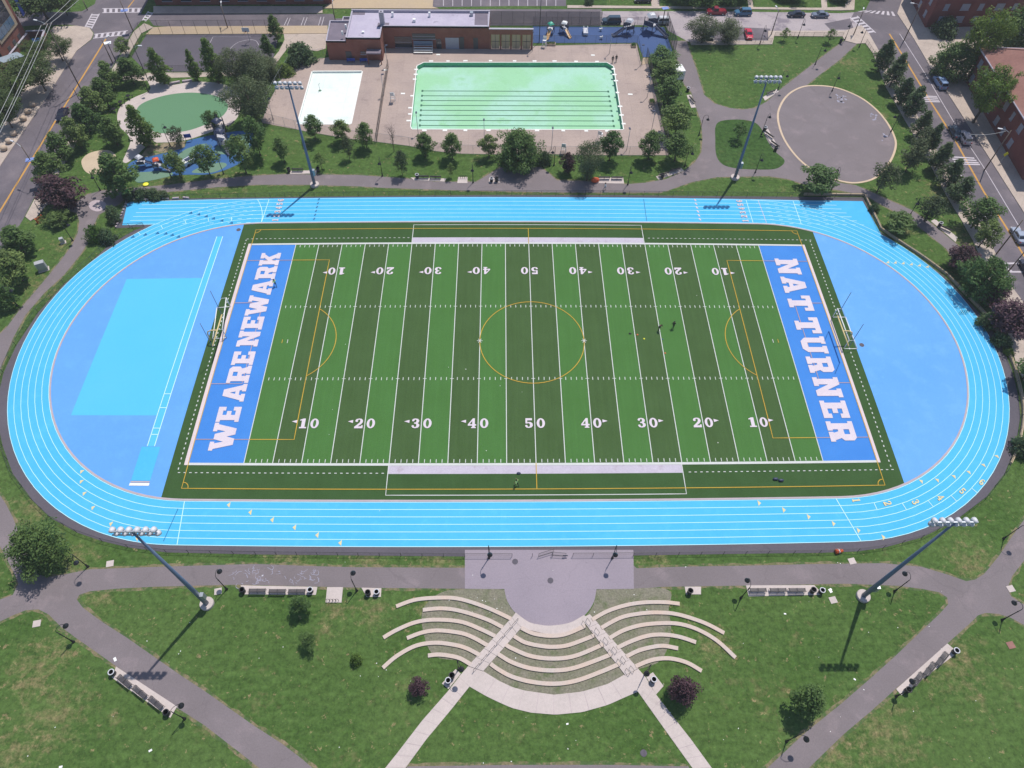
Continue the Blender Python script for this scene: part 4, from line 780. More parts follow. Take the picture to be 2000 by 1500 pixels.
# chalk drawings on the path (joined scribbles)
ck = MB(); rr = random.Random(4)
for i in range(60):
    x = rr.uniform(452, 622); y = rr.uniform(1108, 1140); a = rr.uniform(-.5, 1.8); l = rr.uniform(1.5, 6)
    P = [(x, y)]
    for k in range(3): a += rr.uniform(-1.3, 1.3); P.append((P[-1][0] + l * math.cos(a), P[-1][1] + l * .8 * math.sin(a)))
    for k in range(3): stripe(ck, xy(*P[k]), xy(*P[k + 1]), .035 + .04 * rr.random(), .02 + (i * 3 + k) * 2e-5)
for i in range(24):
    x, y = rr.choice([(1640 + rr.uniform(-6, 14), 186 + rr.uniform(0, 14)), (1700 + rr.uniform(0, 14), 222 + rr.uniform(0, 14)), (1725 + rr.uniform(-3, 6), 262 + rr.uniform(0, 14))]); q = xy(x, y); ck.obox((q[0], q[1], .028), (rr.uniform(.3, 1.0), rr.uniform(.2, .5), .004), rr.uniform(0, 3))
tag(ck.build('chalk_drawing', flat('chalk', A(176, 174, 194), .9)), 'pale chalk scribbles drawn on the asphalt paths', 'chalk drawing', None, 'stuff')
# litter scattered on grass and paths
lt = MB()
for i in range(90):
    x, y = (rr.uniform(20, 1980), rr.uniform(1085, 1495)) if i < 60 else ((rr.uniform(860, 1000), rr.uniform(1155, 1200)) if i < 76 else (rr.uniform(520, 1500), rr.uniform(560, 1000)))
    q = xy(x, y); s_ = rr.uniform(.05, .15); lt.obox((q[0], q[1], .05), (s_, s_ * .7, .03), rr.uniform(0, 3))
for x, y, s_ in ((294, 1466, .4), (119, 1498, .4), (225, 1288, .55), (1669, 1327, .3), (1108, 1414, .3), (1621, 1152, .5), (1623, 1156, .4), (1533, 1199, .3)):
    q = xy(x, y); lt.obox((q[0], q[1], .05), (s_, s_ * .6, .05), rr.uniform(0, 3))
tag(lt.build('litter', MT['whitepaint']), 'scattered white scraps of litter on the grass', 'litter', None, 'stuff')

# ------------------------------------------------------------------ trees
def leaf_mesh(name, cen, nor, size, tint, mat, rs):
    n = len(cen); v = np.zeros((n, 4, 3))
    nor = nor / np.linalg.norm(nor, axis=1, keepdims=True); r = rs.normal(size=(n, 3)); u = np.cross(nor, r); u /= np.linalg.norm(u, axis=1, keepdims=True); w_ = np.cross(nor, u)
    s = size[:, None]; v[:, 0] = cen - u * s; v[:, 1] = cen + w_ * s * .55 + nor * s * .12; v[:, 2] = cen + u * s; v[:, 3] = cen - w_ * s * .55 + nor * s * .12
    me = bpy.data.meshes.new(name); me.vertices.add(n * 4); me.vertices.foreach_set('co', v.ravel()); me.loops.add(n * 4); me.loops.foreach_set('vertex_index', np.arange(n * 4))
    me.polygons.add(n); me.polygons.foreach_set('loop_start', np.arange(n) * 4); me.polygons.foreach_set('loop_total', np.full(n, 4)); me.materials.append(mat); me.update(calc_edges=True)
    at_ = me.attributes.new('tint', 'FLOAT', 'FACE'); at_.data.foreach_set('value', tint.astype(np.float32)); return me
PROF = {
 'ovoid': lambda t: math.sin(math.pi * min(1, max(0, t * .92 + .06))) ** .7,
 'cone': lambda t: (1 - t) ** .6 * min(1, t * 3 + .45),
 'pyramid': lambda t: (1 - t) ** .62 * min(1, t * 3.2 + .5) * 1.0,
 'egg': lambda t: (1 - t) ** .5 * min(1, t * 2.6 + .45) * 1.02,
 'dome': lambda t: math.sqrt(max(0, 1 - (t * 1.02 - .25) ** 2 / .62)) if t > .25 else .88 + .12 * t / .25,
 'vase': lambda t: (.35 + .65 * min(1, t * 1.7)) * (1 if t < .7 else math.sqrt(max(0, 1 - ((t - .7) / .31) ** 2))),
 'shrub': lambda t: math.sqrt(max(0, 1 - t * t)) * .98 + .02,
}
LEAF = {
 'green': leafmat('maple_leaf', (.056, .112, .034, 1), (.155, .245, .07, 1)), 'bright': leafmat('linden_leaf', (.05, .105, .02, 1), (.15, .25, .05, 1)),
 'dark': leafmat('dark_leaf', (.05, .09, .04, 1), (.125, .19, .08, 1)), 'olive': leafmat('willow_leaf', (.06, .09, .045, 1), (.14, .18, .085, 1)),
 'corner': leafmat('corner_leaf', (.05, .08, .028, 1), (.12, .17, .055, 1)),
 'plum': leafmat('plum_leaf', (.035, .02, .028, 1), (.11, .055, .07, 1), .2), 'lime': leafmat('locust_leaf', (.05, .10, .015, 1), (.18, .28, .045, 1)), 'grey': leafmat('greygreen_leaf', (.04, .06, .03, 1), (.11, .15, .07, 1)),
}
# kind: height, radius, crown base, profile, lobes, leaves, leaf size, lobe radius, leaf
TK = {
 'maple': (6.0, 2.2, .25, 'ovoid', 26, 2700, .17, .35, 'green'), 'cone': (10, 2.8, .12, 'cone', 64, 4300, .2, .3, 'bright'), 'street': (7.5, 2.6, .18, 'pyramid', 54, 3900, .19, .31, 'dark'),
 'oak': (7.0, 2.6, .2, 'egg', 36, 3500, .19, .34, 'green'), 'corner': (12, 5.5, .3, 'vase', 46, 6000, .24, .27, 'corner'),
 'broad': (9, 5.6, .12, 'dome', 90, 9500, .24, .25, 'green'), 'willow': (9, 4.2, .12, 'vase', 80, 7500, .17, .34, 'olive'), 'plum': (4, 2.0, .16, 'ovoid', 44, 3400, .15, .36, 'plum'),
 'sapling': (4.2, 1.5, .3, 'ovoid', 16, 620, .16, .36, 'green'), 'airy': (5, 2.0, .25, 'ovoid', 24, 1500, .15, .36, 'grey'), 'shrub': (2.0, 1.8, .0, 'shrub', 36, 2600, .15, .4, 'dark'), 'lightshrub': (2.2, 1.8, .0, 'shrub', 36, 2400, .15, .4, 'bright'), 'locust': (12, 5.5, .3, 'vase', 50, 6500, .24, .27, 'lime'), 'bare': (5, 1.4, .3, 'vase', 22, 0, .1, .3, 'green'),
}
def tree_proto(kind, seed):
    H, R, cb, prof, nl, nf, ls, lr, lf = TK[kind]; rs = np.random.RandomState(seed); pf = PROF[prof]; C_, Rd = [], []
    for i in range(nl):
        t = (i + rs.rand()) / nl; t = t ** .85 if prof != 'cone' else t; an = i * 2.39996 + rs.uniform(-.5, .5); pr = pf(t) * R; q = math.sqrt(rs.uniform(.12, 1)); rad = lr * R * rs.uniform(.55, 1.3) * (.45 + .55 * pf(t))
        d = max(0, pr - rad * .65) * q * rs.uniform(.75, 1.32); C_.append((d * math.cos(an), d * math.sin(an), H * (cb + (1 - cb) * min(.985, t)) - rad * .25)); Rd.append(rad)
    C_ = np.array(C_); Rd = np.array(Rd); me_c = None
    if nf:
        wt = Rd ** 2 / (Rd ** 2).sum(); idx = rs.choice(nl, nf, p=wt); d = rs.normal(size=(nf, 3)); d /= np.linalg.norm(d, axis=1, keepdims=True); rr_ = Rd[idx] * rs.uniform(.5, 1.16, nf)
        cen = C_[idx] + d * rr_[:, None] * np.array([1, 1, .8]); cen[:, 2] = np.maximum(cen[:, 2], .05 + .1 * rs.rand(nf)); nor = d * .7 + np.array([0, 0, .6]) + rs.normal(size=(nf, 3)) * .5
        ltint = rs.rand(nl) * .55; tint = ltint[idx] + rs.rand(nf) * .45; me_c = leaf_mesh('crown', cen, nor, ls * rs.uniform(.6, 1.25, nf), tint, LEAF[lf], rs)
    m = MB(); r0 = max(.06, H * .016) if kind not in ('broad', 'locust', 'willow') else H * .028
    if not kind.endswith('shrub'):
        jx, jy = rs.uniform(-.1, .1, 2) * R * .4; m.tube([(0, 0, -.1), (0, 0, H * .06), (jx * .5, jy * .5, H * .4), (jx, jy, H * .88)], [r0 * 1.35, r0, r0 * .7, r0 * .15], 7)
    else: m.tube([(0, 0, -.05), (0, 0, H * .5)], [.08, .03], 6)
    for i in range(0, nl, 1 if kind == 'bare' else (2 if nl < 60 else 3)):
        c = C_[i]; z0 = max(H * cb * .75, c[2] - .55 * math.hypot(c[0], c[1]) - .12 * H * (kind != 'shrub'))
        if kind.endswith('shrub'): z0 = .1
        m.tube([(0, 0, z0), (c[0] * .5, c[1] * .5, z0 + (c[2] - z0) * .45), tuple(c)], [r0 * .42, r0 * .28, r0 * .08], 5, 0, False)
        if kind == 'bare':
            for k in range(4):
                e_ = c + rs.normal(size=3) * .45; e_[2] = c[2] + abs(rs.normal()) * .5; m.tube([tuple(c * .7 + np.array([0, 0, z0 * .3])), tuple(e_)], [r0 * .15, .008], 4, 0, False)
    P = [('trunk', m.mesh('trunk', MT['bark'], True), [])]
    if me_c: P.append(('crown', me_c, []))
    return P
NV = {'oak': 4, 'corner': 2, 'maple': 4, 'street': 3, 'cone': 2, 'willow': 2, 'sapling': 3, 'airy': 2, 'plum': 2, 'shrub': 3, 'broad': 2, 'locust': 2}
for k in TK:
    for j in range(NV.get(k, 1)): PROTO[f'{k}{j}'] = tree_proto(k, 11 + 7 * j + len(k))
tn = [0]
def tree(kind, b, top, wpx, label, cat='tree', group=None):
    B, hm = up(b, top) if top[0] is not None else (at(*b), top[1]); tn[0] += 1; H, R, cb = TK[kind][:3]; r = wpx / (ppm(b) * (1 + .5 * hm / 98))
    dz = CAM[2] - hm / 2; el = math.atan2(dz, dist(B, CAM)); ce, se = math.cos(el), math.sin(el); k_ = {'cone': .25, 'pyramid': .3}.get(TK[kind][3], .85)
    lo, hi = .1, hm                                      # height whose rounded crown shows its upper edge at the given point
    for _ in range(30):
        h = (lo + hi) / 2; v = h * (1 + cb) / 2 * ce + math.hypot(r * k_ * se, h * (1 - cb) / 2 * ce)
        if v > hm * ce: hi = h
        else: lo = h
    h = top[1] if top[0] is None else max(h, r * 1.15, H * .2); jx = .13 * math.sin(tn[0] * 12.9); gr = 1.1 if kind == 'maple' else 1.0; sc = (r / R * (gr + jx), r / R * (gr - jx), h / H * 1.02)
    nm = {'shrub': 'shrub', 'lightshrub': 'shrub', 'plum': 'plum_tree', 'sapling': 'sapling', 'bare': 'bare_tree'}.get(kind, 'tree')
    return stamp(f'{kind}{tn[0] % NV.get(kind, 1)}', nm, label, 'shrub' if nm == 'shrub' else cat, B, tn[0] * 1.7, group, sc)
TREES = [
 # south of the pools
 ('maple', 617, 273, 604, 224, 18, 'young maple at the lower left corner of the wading pool'), ('maple', 670, 278, 666, 233, 18, 'young maple below the middle of the wading pool'), ('maple', 717, 290, 715, 238, 18, 'young maple below the brown fence between the pools'),
 ('airy', 683, 310, 684, 264, 14, 'thin grey-green tree below the wading pool, nearer the path'), ('maple', 556, 317, 547, 268, 16, 'dark young tree left of the upper left floodlight mast'), ('sapling', 629, 331, 624, 297, 12, 'thin sapling beside the bench at the upper left mast'),
 ('bare', 770, 296, 763, 244, 11, 'leafless dead tree by the pool fence'), ('airy', 786, 342, 785, 292, 17, 'airy pale tree between park lamp and bench'), ('maple', 832, 306, 826, 258, 20, 'young tree at the lower left corner of the big pool'),
 ('maple', 884, 311, 882, 260, 20, 'young tree below the left part of the big pool'), ('sapling', 881, 347, 873, 318, 9, 'slim sapling behind the upper path bench'), ('maple', 955, 309, 955, 263, 17, 'round tree touching the big dense tree on its left'),
 ('broad', 1012, 322, 1011, 248, 50, 'large dense bright green tree south of the big pool'), ('shrub', 1062, 320, 1063, 295, 15, 'low bush at the right foot of the large dense tree'), ('plum', 1107, 338, 1107, 298, 16, 'small purple-grey tree beside the grey willow-like tree'),
 ('willow', 1146, 352, 1147, 276, 30, 'soft grey-green willow-like tree by the orange bag'), ('maple', 1190, 314, 1193, 254, 23, 'round tree below the right part of the big pool'), ('maple', 1266, 312, 1263, 253, 23, 'round tree near the lower right pool corner'),
 ('maple', 1317, 315, 1327, 256, 25, 'tree at the lower right corner of the pool fence'), ('maple', 1318, 266, 1326, 200, 30, 'wide tree right of the pool fence, second from below'), ('maple', 1303, 203, 1307, 147, 27, 'tree beside the white truck'),
 ('maple', 1297, 166, 1300, 115, 26, 'tree right of the pool fence above the white truck'), ('maple', 1289, 132, 1289, 88, 25, 'topmost tree along the right pool fence'),
 ('willow', 1370, 84, 1372, 29, 27, 'left one of two street trees at the black parked car'), ('willow', 1420, 85, 1426, 37, 26, 'right one of two street trees next to the red car'), ('sapling', 1530, 80, 1534, 53, 9, 'small sapling at the top edge of the big lawn'), ('sapling', 1617, 84, 1627, 55, 10, 'small sapling near the street corner lamp'),
 ('sapling', 1440, 275, 1446, 237, 15, 'small tree alone on the teardrop lawn'), ('maple', 1592, 374, 1601, 318, 34, 'large tree standing by the track below the round plaza'),
 # right street row
 ('street', 1714, 140, 1738, 78, 21, 'topmost dark street tree along the right street'), ('street', 1736, 171, 1758, 102, 25, 'second dark street tree from the top, right street'), ('street', 1753, 206, 1771, 150, 20, 'third dark street tree, above the shaded crosswalk'), ('street', 1773, 228, 1791, 165, 25, 'dark street tree beside the shaded crosswalk'),
 ('street', 1789, 268, 1808, 214, 19, 'dark street tree just below the shaded crosswalk'), ('street', 1808, 298, 1829, 238, 19, 'dark street tree level with the white car'), ('street', 1825, 332, 1846, 275, 23, 'dark street tree left of the sunlit crosswalk'), ('street', 1845, 364, 1867, 307, 24, 'dark street tree just below the sunlit crosswalk'),
 ('street', 1864, 396, 1889, 343, 25, 'second dark street tree below the sunlit crosswalk'), ('maple', 1896, 446, 1917, 376, 28, 'dark round tree left of the silver sedan'), ('maple', 1910, 484, 1927, 424, 20, 'small dark round tree at the pavement below the silver sedan'),
 ('airy', 1768, 335, 1777, 262, 28, 'pale leafy tree right of the round plaza'), ('airy', 1712, 376, 1724, 310, 26, 'pale leafy tree at the lower right of the round plaza'), ('airy', 1790, 300, 1797, 240, 22, 'grey-green tree between round plaza and street row'), ('airy', 1805, 432, 1815, 372, 26, 'pale leafy tree above the bench by the right path'),
 ('maple', 1748, 450, 1755, 408, 26, 'dark bushy tree at the right chute corner of the track'), ('shrub', 1705, 412, 1707, 396, 10, 'small bush by the right chute corner'),
 ('plum', 1868, 520, 1878, 470, 26, 'purple tree left of the big tree by the track bend'), ('broad', 1905, 570, 1913, 482, 44, 'big spreading green tree by the right track bend'), ('plum', 1928, 590, 1938, 545, 24, 'purple tree right below the big tree'), ('plum', 1958, 648, 1972, 575, 37, 'largest purple tree at the right edge'),
 ('shrub', 1925, 632, 1930, 605, 20, 'green shrub beside the right track bend'), ('shrub', 1952, 672, 1955, 645, 18, 'green shrub below the largest purple tree'), ('maple', 1997, 740, 2008, 660, 30, 'dark tree cut by the right edge'), ('shrub', 1995, 880, 2002, 835, 22, 'shrub at the right edge beside the track kerb'), ('lightshrub', 1968, 690, 1970, 675, 9, 'little yellow-green shrub by the track kerb'),
 ('locust', 1882, 150, 1914, 12, 34, 'tall lime green tree before the upper brick house'), ('broad', 1850, 148, 1862, 76, 38, 'dark spreading tree beside the silver van'), ('locust', 1900, 240, 1935, 124, 38, 'lime green tree before the brown roofed house'), ('broad', 1990, 110, 2010, -10, 55, 'dark tree in shade between the brick houses'), ('shrub', 1842, 68, 1845, 30, 22, 'dark shrub at the foot of the upper brick house'),
 # upper left
 ('street', 262, 163, 243, 108, 24, 'dark tree beside the ball court corner'), ('street', 224, 176, 204, 116, 24, 'dark tree nearest the twin street poles'), ('street', 213, 207, 193, 148, 22, 'dark tree on the lawn strip left of the oval, upper'), ('street', 194, 229, 174, 165, 28, 'tall dark tree on the lawn strip left of the oval'), ('street', 176, 256, 158, 195, 24, 'dark tree left of the round tables'), ('street', 160, 289, 141, 222, 26, 'dark tree between street and sunny lawn patch'), ('street', 130, 316, 110, 252, 26, 'dark tree beside the lower solar lamp post'), ('street', 112, 356, 100, 285, 32, 'big dark tree above the purple-brown tree'), ('plum', 133, 402, 130, 330, 38, 'dark purple-brown tree beside the left street'),
 ('street', 231, 284, 218, 222, 24, 'dark tree on the sunny lawn patch left of the oval'), ('cone', 290, 287, 257, 205, 28, 'bright conical tree at the lower left of the oval'), ('maple', 248, 109, 236, 72, 13, 'small street tree at the ball court fence corner'),
 ('cone', 322, 164, 301, 92, 22, 'bright conical tree right of the court gate'), ('cone', 387, 158, 374, 95, 15, 'slim bright conical tree between court and oval'), ('cone', 427, 162, 404, 74, 25, 'tallest bright conical tree above the oval'), ('willow', 468, 168, 465, 92, 27, 'olive tree right of the tallest conical tree'), ('willow', 508, 170, 500, 95, 34, 'olive tree in the grove left of the pool deck'), ('willow', 498, 238, 492, 150, 38, 'largest olive tree in the grove, beside the oval'), ('willow', 528, 150, 522, 108, 24, 'olive tree at the right edge of the grove'),
 ('street', 543, 84, 533, 28, 16, 'upper dark tree at the right end of the ball court'), ('street', 528, 115, 519, 66, 15, 'lower dark tree at the right end of the ball court'), ('shrub', 588, 122, 586, 90, 29, 'big green bush left of the pool house'), ('lightshrub', 558, 145, 558, 128, 16, 'light green bush along the deck fence'),
 ('maple', 420, 256, 411, 214, 15, 'small tree at the lower right rim of the oval'), ('airy', 351, 284, 342, 244, 17, 'small airy tree at the lower rim of the oval'), ('maple', 482, 340, 469, 262, 23, 'dark tree at the right end of the playground'), ('maple', 509, 304, 497, 225, 23, 'dark tree above the right end of the playground'), ('maple', 411, 343, 393, 281, 20, 'right one of two trees at the lower playground edge'), ('maple', 353, 347, 335, 293, 20, 'left one of two trees at the lower playground edge'), ('street', 245, 378, 226, 290, 38, 'big dark tree left of the playground'),
 ('shrub', 255, 388, 255, 368, 14, 'leftmost bush of the hedge above the track chute'), ('shrub', 279, 386, 279, 368, 14, 'second bush of the hedge above the track chute'), ('shrub', 303, 386, 303, 368, 15, 'third bush of the hedge above the track chute'), ('shrub', 322, 385, 322, 370, 10, 'rightmost bush of the hedge above the track chute'),
 ('maple', 118, 437, 108, 408, 19, 'small tree by the orange barrier at the left street'), ('street', 48, 492, 30, 428, 34, 'upper dark tree at the left edge'), ('street', 45, 548, 20, 475, 32, 'lower dark tree at the left edge'), ('street', 14, 600, -4, 540, 26, 'dark tree cut by the left edge'), ('shrub', 225, 430, 222, 398, 14, 'dark rounded bush by the left chute end'), ('lightshrub', 193, 468, 190, 432, 17, 'light green bush beside the left path'), ('shrub', 212, 470, 209, 442, 17, 'dark bush beside the light green bush'),
 ('locust', 124, 120, 112, 66, 25, 'street tree on the corner pavement, upper left'), ('locust', 90, 178, 72, 100, 36, 'street tree under the power lines'), ('locust', 40, 200, 18, 118, 42, 'street tree left of the power lines'), ('locust', 25, 250, 2, 175, 34, 'street tree at the left edge under the wires'), ('locust', 70, 110, 58, 78, 18, 'small tree before the brick building'), ('locust', 95, 40, 85, -30, 52, 'large tree above the corner at top left'), ('locust', 132, 30, 128, -20, 24, 'tree right of the large corner tree, cut by the top edge'),
 # bottom
 ('broad', 99, 1090, None, 8.0, 47, 'large dark tree beside the lower left track bend'), ('maple', 593, 1191, None, 4.0, 19, 'small tree at the right end of the lower left bench row'), ('maple', 607, 1258, None, 3.2, 15, 'small tree standing alone on the lower left lawn'), ('lightshrub', 697, 1291, None, 1.8, 12, 'tiny bushy sapling nearest the left seat walls'), ('plum', 820, 1347, None, 2.9, 18, 'smaller purple tree left of the left concrete walk'), ('plum', 1328, 1356, None, 4.8, 27, 'larger purple tree right of the right concrete walk'), ('oak', 1562, 1380, None, 6.5, 36, 'broad green tree beside the lower right path'),
 ('shrub', 1165, -8, 1165, -20, 14, 'bush on the verge at the top edge'), ('shrub', 1150, 8, 1150, -4, 10, 'small bush on the verge right of the parking lot'), ('broad', 1345, 2, 1348, -50, 45, 'shady tree over the side street, top right, left one'), ('broad', 1430, -2, 1435, -55, 40, 'shady tree over the side street, top right, right one'), ('broad', 1540, -5, 1545, -50, 30, 'yard tree above the parked sedans'), ('broad', 1640, -2, 1648, -50, 22, 'yard tree at the top street corner'), ('broad', 1700, -18, 1710, -75, 30, 'tree over the top of the right street'),
]
for k, bx, by, tx, ty, wpx, lb in TREES:
    if bx < 600 and k == 'street': k = 'oak'
    if bx < 200 and k == 'locust': k = 'corner'
    gp = 'trees along the right street and houses' if bx > 1690 and by < 760 else ('trees at the upper left around oval and left street' if bx < 560 and by < 640 else ('trees around the pools and upper paths' if by < 420 else 'trees on the lower lawns'))
    tree(k, (bx, by), (tx, ty), wpx, lb, 'tree', gp)

# ------------------------------------------------------------------ floodlight masts
def mast(b, h, face, label):
    t = thing('floodlight_mast', label, 'floodlight', at(*b), 0, 'floodlight masts around the track')
    MB().lathe([(.95, 0), (.95, .35), (.9, .45)], 24).build('base', MT['concrete'], t, False)
    MB().tube([(0, 0, .4), (0, 0, h * .25), (0, 0, h)], [.34, .29, .13], 14).build('pole', MT['bluegrey'], t, True)
    MB().box(.28, .75, -.3, .3, 2.6, 4.0).build('control_box', MT['steel'], t)
    for r, z in ((0, h + .25), (1, h - .65)):
        MB().box(-2.55, 2.55, -.07, .07, z - .07, z + .07).build('crossarm', MT['steel'], t)
        for k in range(6):
            x = -2.25 + k * .9 + (.12 if r else 0); ax = Vector((.18 * (k - 2.5) * .3, face, -.75)).normalized(); c = Vector((x, face * .1, z + .02))
            l = MB().lathe([(.0, -.24), (.14, -.22), (.26, -.1), (.33, .1), (.36, .34), (.32, .34)], 12, c, 0, ax).build('floodlight', MT['lamp'], t, True)
            MB().lathe([(.355, 0), (.3, .03), (.0, .05)], 12, c + ax * .31, 0, ax).build('lens', MT['lampglass'], l)
    return t
mast((405, 1180), 24.4, 1, 'tall floodlight mast at the lower left of the track'); mast((1685, 1165), 24.8, 1, 'tall floodlight mast at the lower right of the track')
mast((615, 362), 23.2, -1, 'tall floodlight mast at the upper left of the track'); mast((1435, 348), 23.2, -1, 'tall floodlight mast at the upper right of the track')

# ------------------------------------------------------------------ park lamps
def lamp_proto():
    P = []; m = MB(); m.lathe([(.2, 0), (.2, .12), (.13, .2), (.12, .8), (.07, .95)], 12); P.append(('base', m.mesh('base', MT['black'], True), []))
    m = MB(); m.tube([(0, 0, .9), (0, 0, 4.6)], [.07, .05], 8); m.lathe([(.05, 3.6), (.1, 3.7), (.05, 3.8)], 8); P.append(('pole', m.mesh('pole', MT['black'], True), []))
    m = MB(); m.tube([(0, 0, 4.55)] + [(.55 - .55 * math.cos(a), 0, 4.6 + .55 * math.sin(a)) for a in [math.pi * i / 8 for i in range(9)]] + [(1.1, 0, 4.4)], .035, 6); P.append(('arm', m.mesh('arm', MT['black'], True), []))
    m = MB(); m.lathe([(.38, 0), (.36, .06), (.27, .2), (.14, .32), (.07, .4), (.04, .5)], 14, (1.1, 0, 3.95)); l = MB().lathe([(.0, -.04), (.2, -.02), (.22, .02)], 12, (1.1, 0, 3.97)).mesh('lens', MT['lampglass'])
    P.append(('shade', m.mesh('shade', MT['black'], True), [('lens', l)])); return P
PROTO['lamp'] = lamp_proto()
def lamp(b, ang, label, h=1.0): return stamp('lamp', 'park_lamp', label, 'lamp', at(*b), math.radians(ang), 'black gooseneck park lamps', (1, 1, h))
for x, y, an, lb in [
 (361, 1404, 45, 'park lamp at the lower end of the lower left diagonal bench row'), (144, 1254, 60, 'park lamp on the grass left of the lower left diagonal path'), (172, 1107, -60, 'park lamp beside the large dark tree, lower left'), (443, 1151, 90, 'park lamp near the lower left mast, left of the bench row'), (697, 1154, 90, 'park lamp right of the bike rack pad, lower left'),
 (955, 1090, -80, 'park lamp at the left side of the plaza gate'), (1196, 1090, -100, 'park lamp at the right side of the plaza gate'), (896, 1307, -60, 'park lamp beside the left stairs'), (1260, 1315, -120, 'park lamp beside the right stairs'), (1447, 1168, 90, 'park lamp at the left end of the lower right bench row'), (1747, 1155, 90, 'park lamp right of the lower right mast'), (1957, 1211, 100, 'park lamp at the right path exit'), (1750, 1360, 60, 'park lamp at the foot of the lower right diagonal bench row'), (1536, 1448, -20, 'park lamp beside the broad tree, bottom right'), (1960, 1052, -40, 'park lamp at the right track bend path'),
 (747, 344, -90, 'park lamp on the upper path, first right of the upper left mast'), (924, 357, -90, 'park lamp by the bike rack on the upper path'), (1082, 323, -120, 'park lamp right of the large dense tree'), (1226, 361, -90, 'park lamp right of the orange bag bench'), (1337, 326, -50, 'park lamp at the bend under the corner tree'), (1365, 264, 0, 'park lamp left of the path fork, upper right'), (1475, 337, -90, 'park lamp right of the upper right mast'), (1487, 263, 40, 'park lamp on the teardrop lawn by the bin'), (1519, 176, -40, 'park lamp above the round plaza bench'), (1625, 178, -100, 'park lamp at the top rim of the round plaza'), (1592, 126, -40, 'park lamp halfway along the diagonal path'), (1624, 370, 90, 'park lamp at the lower rim of the round plaza'), (1740, 257, 200, 'park lamp at the right rim of the round plaza'), (1776, 422, 240, 'park lamp on the right path above the chute'), (1678, 92, 200, 'park lamp at the street corner end of the diagonal path'), (1650, 78, 230, 'park lamp at the top end of the diagonal path'), (1558, 74, -90, 'park lamp on the top edge of the big lawn, middle'), (1484, 86, -90, 'park lamp beside the red parked car'),
 (333, 286, 90, 'park lamp at the lower rim of the green oval'), (335, 347, 90, 'park lamp at the lower playground edge, left'), (437, 340, 90, 'park lamp at the lower playground edge, right'), (442, 256, 180, 'park lamp at the lower right rim of the oval'), (196, 372, -60, 'park lamp beside the big tree left of the playground'), (92, 432, 0, 'park lamp by the orange barrier'), (142, 470, 0, 'park lamp left of the left track path'), (34, 597, 0, 'park lamp at the left path near the left edge'), (290, 180, -60, 'park lamp at the upper left rim of the oval')]:
    lamp((x, y), an, lb)
def pl_proto():
    P = [('pole', MB().tube([(0, 0, 0), (0, 0, 5.2)], [.07, .05], 8).mesh('pole', MT['steel'], True), [])]
    P.append(('lamp_head', MB().obox((.35, 0, 5.25), (.6, .35, .16)).mesh('lamp_head', MT['navyplastic']), [])); return P
PROTO['decklight'] = pl_proto()
for x, y, an, lb in [(534, 234, 30, 'slim deck light at the left end of the pool fence'), (750, 186, 20, 'slim deck light on the brown fence between the pools'), (757, 129, 20, 'slim deck light near the pool house corner'), (817, 262, 90, 'slim deck light at the lower left pool corner'), (946, 276, 90, 'slim deck light below the middle of the pool'), (1077, 292, 90, 'slim deck light by the lower lifeguard chair'), (1224, 293, 100, 'slim deck light at the lower right pool corner'), (1272, 257, 180, 'slim deck light on the right pool fence, lower'), (1264, 190, 180, 'slim deck light on the right pool fence, upper'), (1190, 105, -90, 'slim deck light at the two walking people'), (1040, 100, -90, 'slim deck light at the arcade end'), (1252, 127, 200, 'slim deck light at the playground corner')]:
    stamp('decklight', 'deck_light', lb, 'light', at(x, y), math.radians(an), 'slim lights around the pool deck')

# ------------------------------------------------------------------ fences
FP = {}
def fence(name, P, h, gap, label, mat='fenceblack', mesh='wire', rr_=.035, closed=False, cat='fence', skip=None):
    """chain-link fence: each post and each mesh panel a part of its own"""
    D = []; n = len(P)
    for i in range(n if closed else n - 1):
        a, b = P[i], P[(i + 1) % n]; k = max(1, round(dist(a, b) / gap)); D += [(a[0] + (b[0] - a[0]) * j / k, a[1] + (b[1] - a[1]) * j / k) for j in range(k)]
    D.append(P[0] if closed else P[-1]); o = (D[0][0], D[0][1], 0); t = thing(name, label, cat, o)
    key = (h, mat, rr_)
    if key not in FP: FP[key] = MB().tube([(0, 0, 0), (0, 0, h)], rr_, 6).mesh('post', MT[mat])
    for i, p in enumerate(D):
        link('post', FP[key], t, (p[0] - o[0], p[1] - o[1], 0))
        if i == len(D) - 1: break
        q = D[i + 1]
        if skip and skip(p, q): continue
        a = Vector((p[0] - o[0], p[1] - o[1], 0)); b = Vector((q[0] - o[0], q[1] - o[1], 0)); u = (b - a).normalized() * .04
        MB().add([a + u + Vector((0, 0, .05)), b - u + Vector((0, 0, .05)), b - u + Vector((0, 0, h - .05)), a + u + Vector((0, 0, h - .05))], [(0, 1, 2, 3)]).build('mesh_panel', MT[mesh], t)
    R = MB()
    for i in range(len(D) - 1):
        if skip and skip(D[i], D[i + 1]): continue
        for z in (h - .02,) if h < 1.4 else (h - .02, .1): R.tube([(D[i][0] - o[0], D[i][1] - o[1], z), (D[i + 1][0] - o[0], D[i + 1][1] - o[1], z)], rr_ * .75, 5)
    R.build('rail', MT[mat], t); return t
ap = [xy(*p) for p in APRON]
gx0, gx1 = xy(1133, 1087)[0], xy(1000, 1087)[0]
fence('track_fence', ap, 1.15, 3.1, 'low black chain-link fence around the running track', closed=True, skip=lambda p, q: max(p[1], q[1]) < -38 and gx1 < (p[0] + q[0]) / 2 < gx0)
gt = thing('gate', 'black gate leaf standing open at the plaza entrance of the track', 'gate', at(1052, 1087))
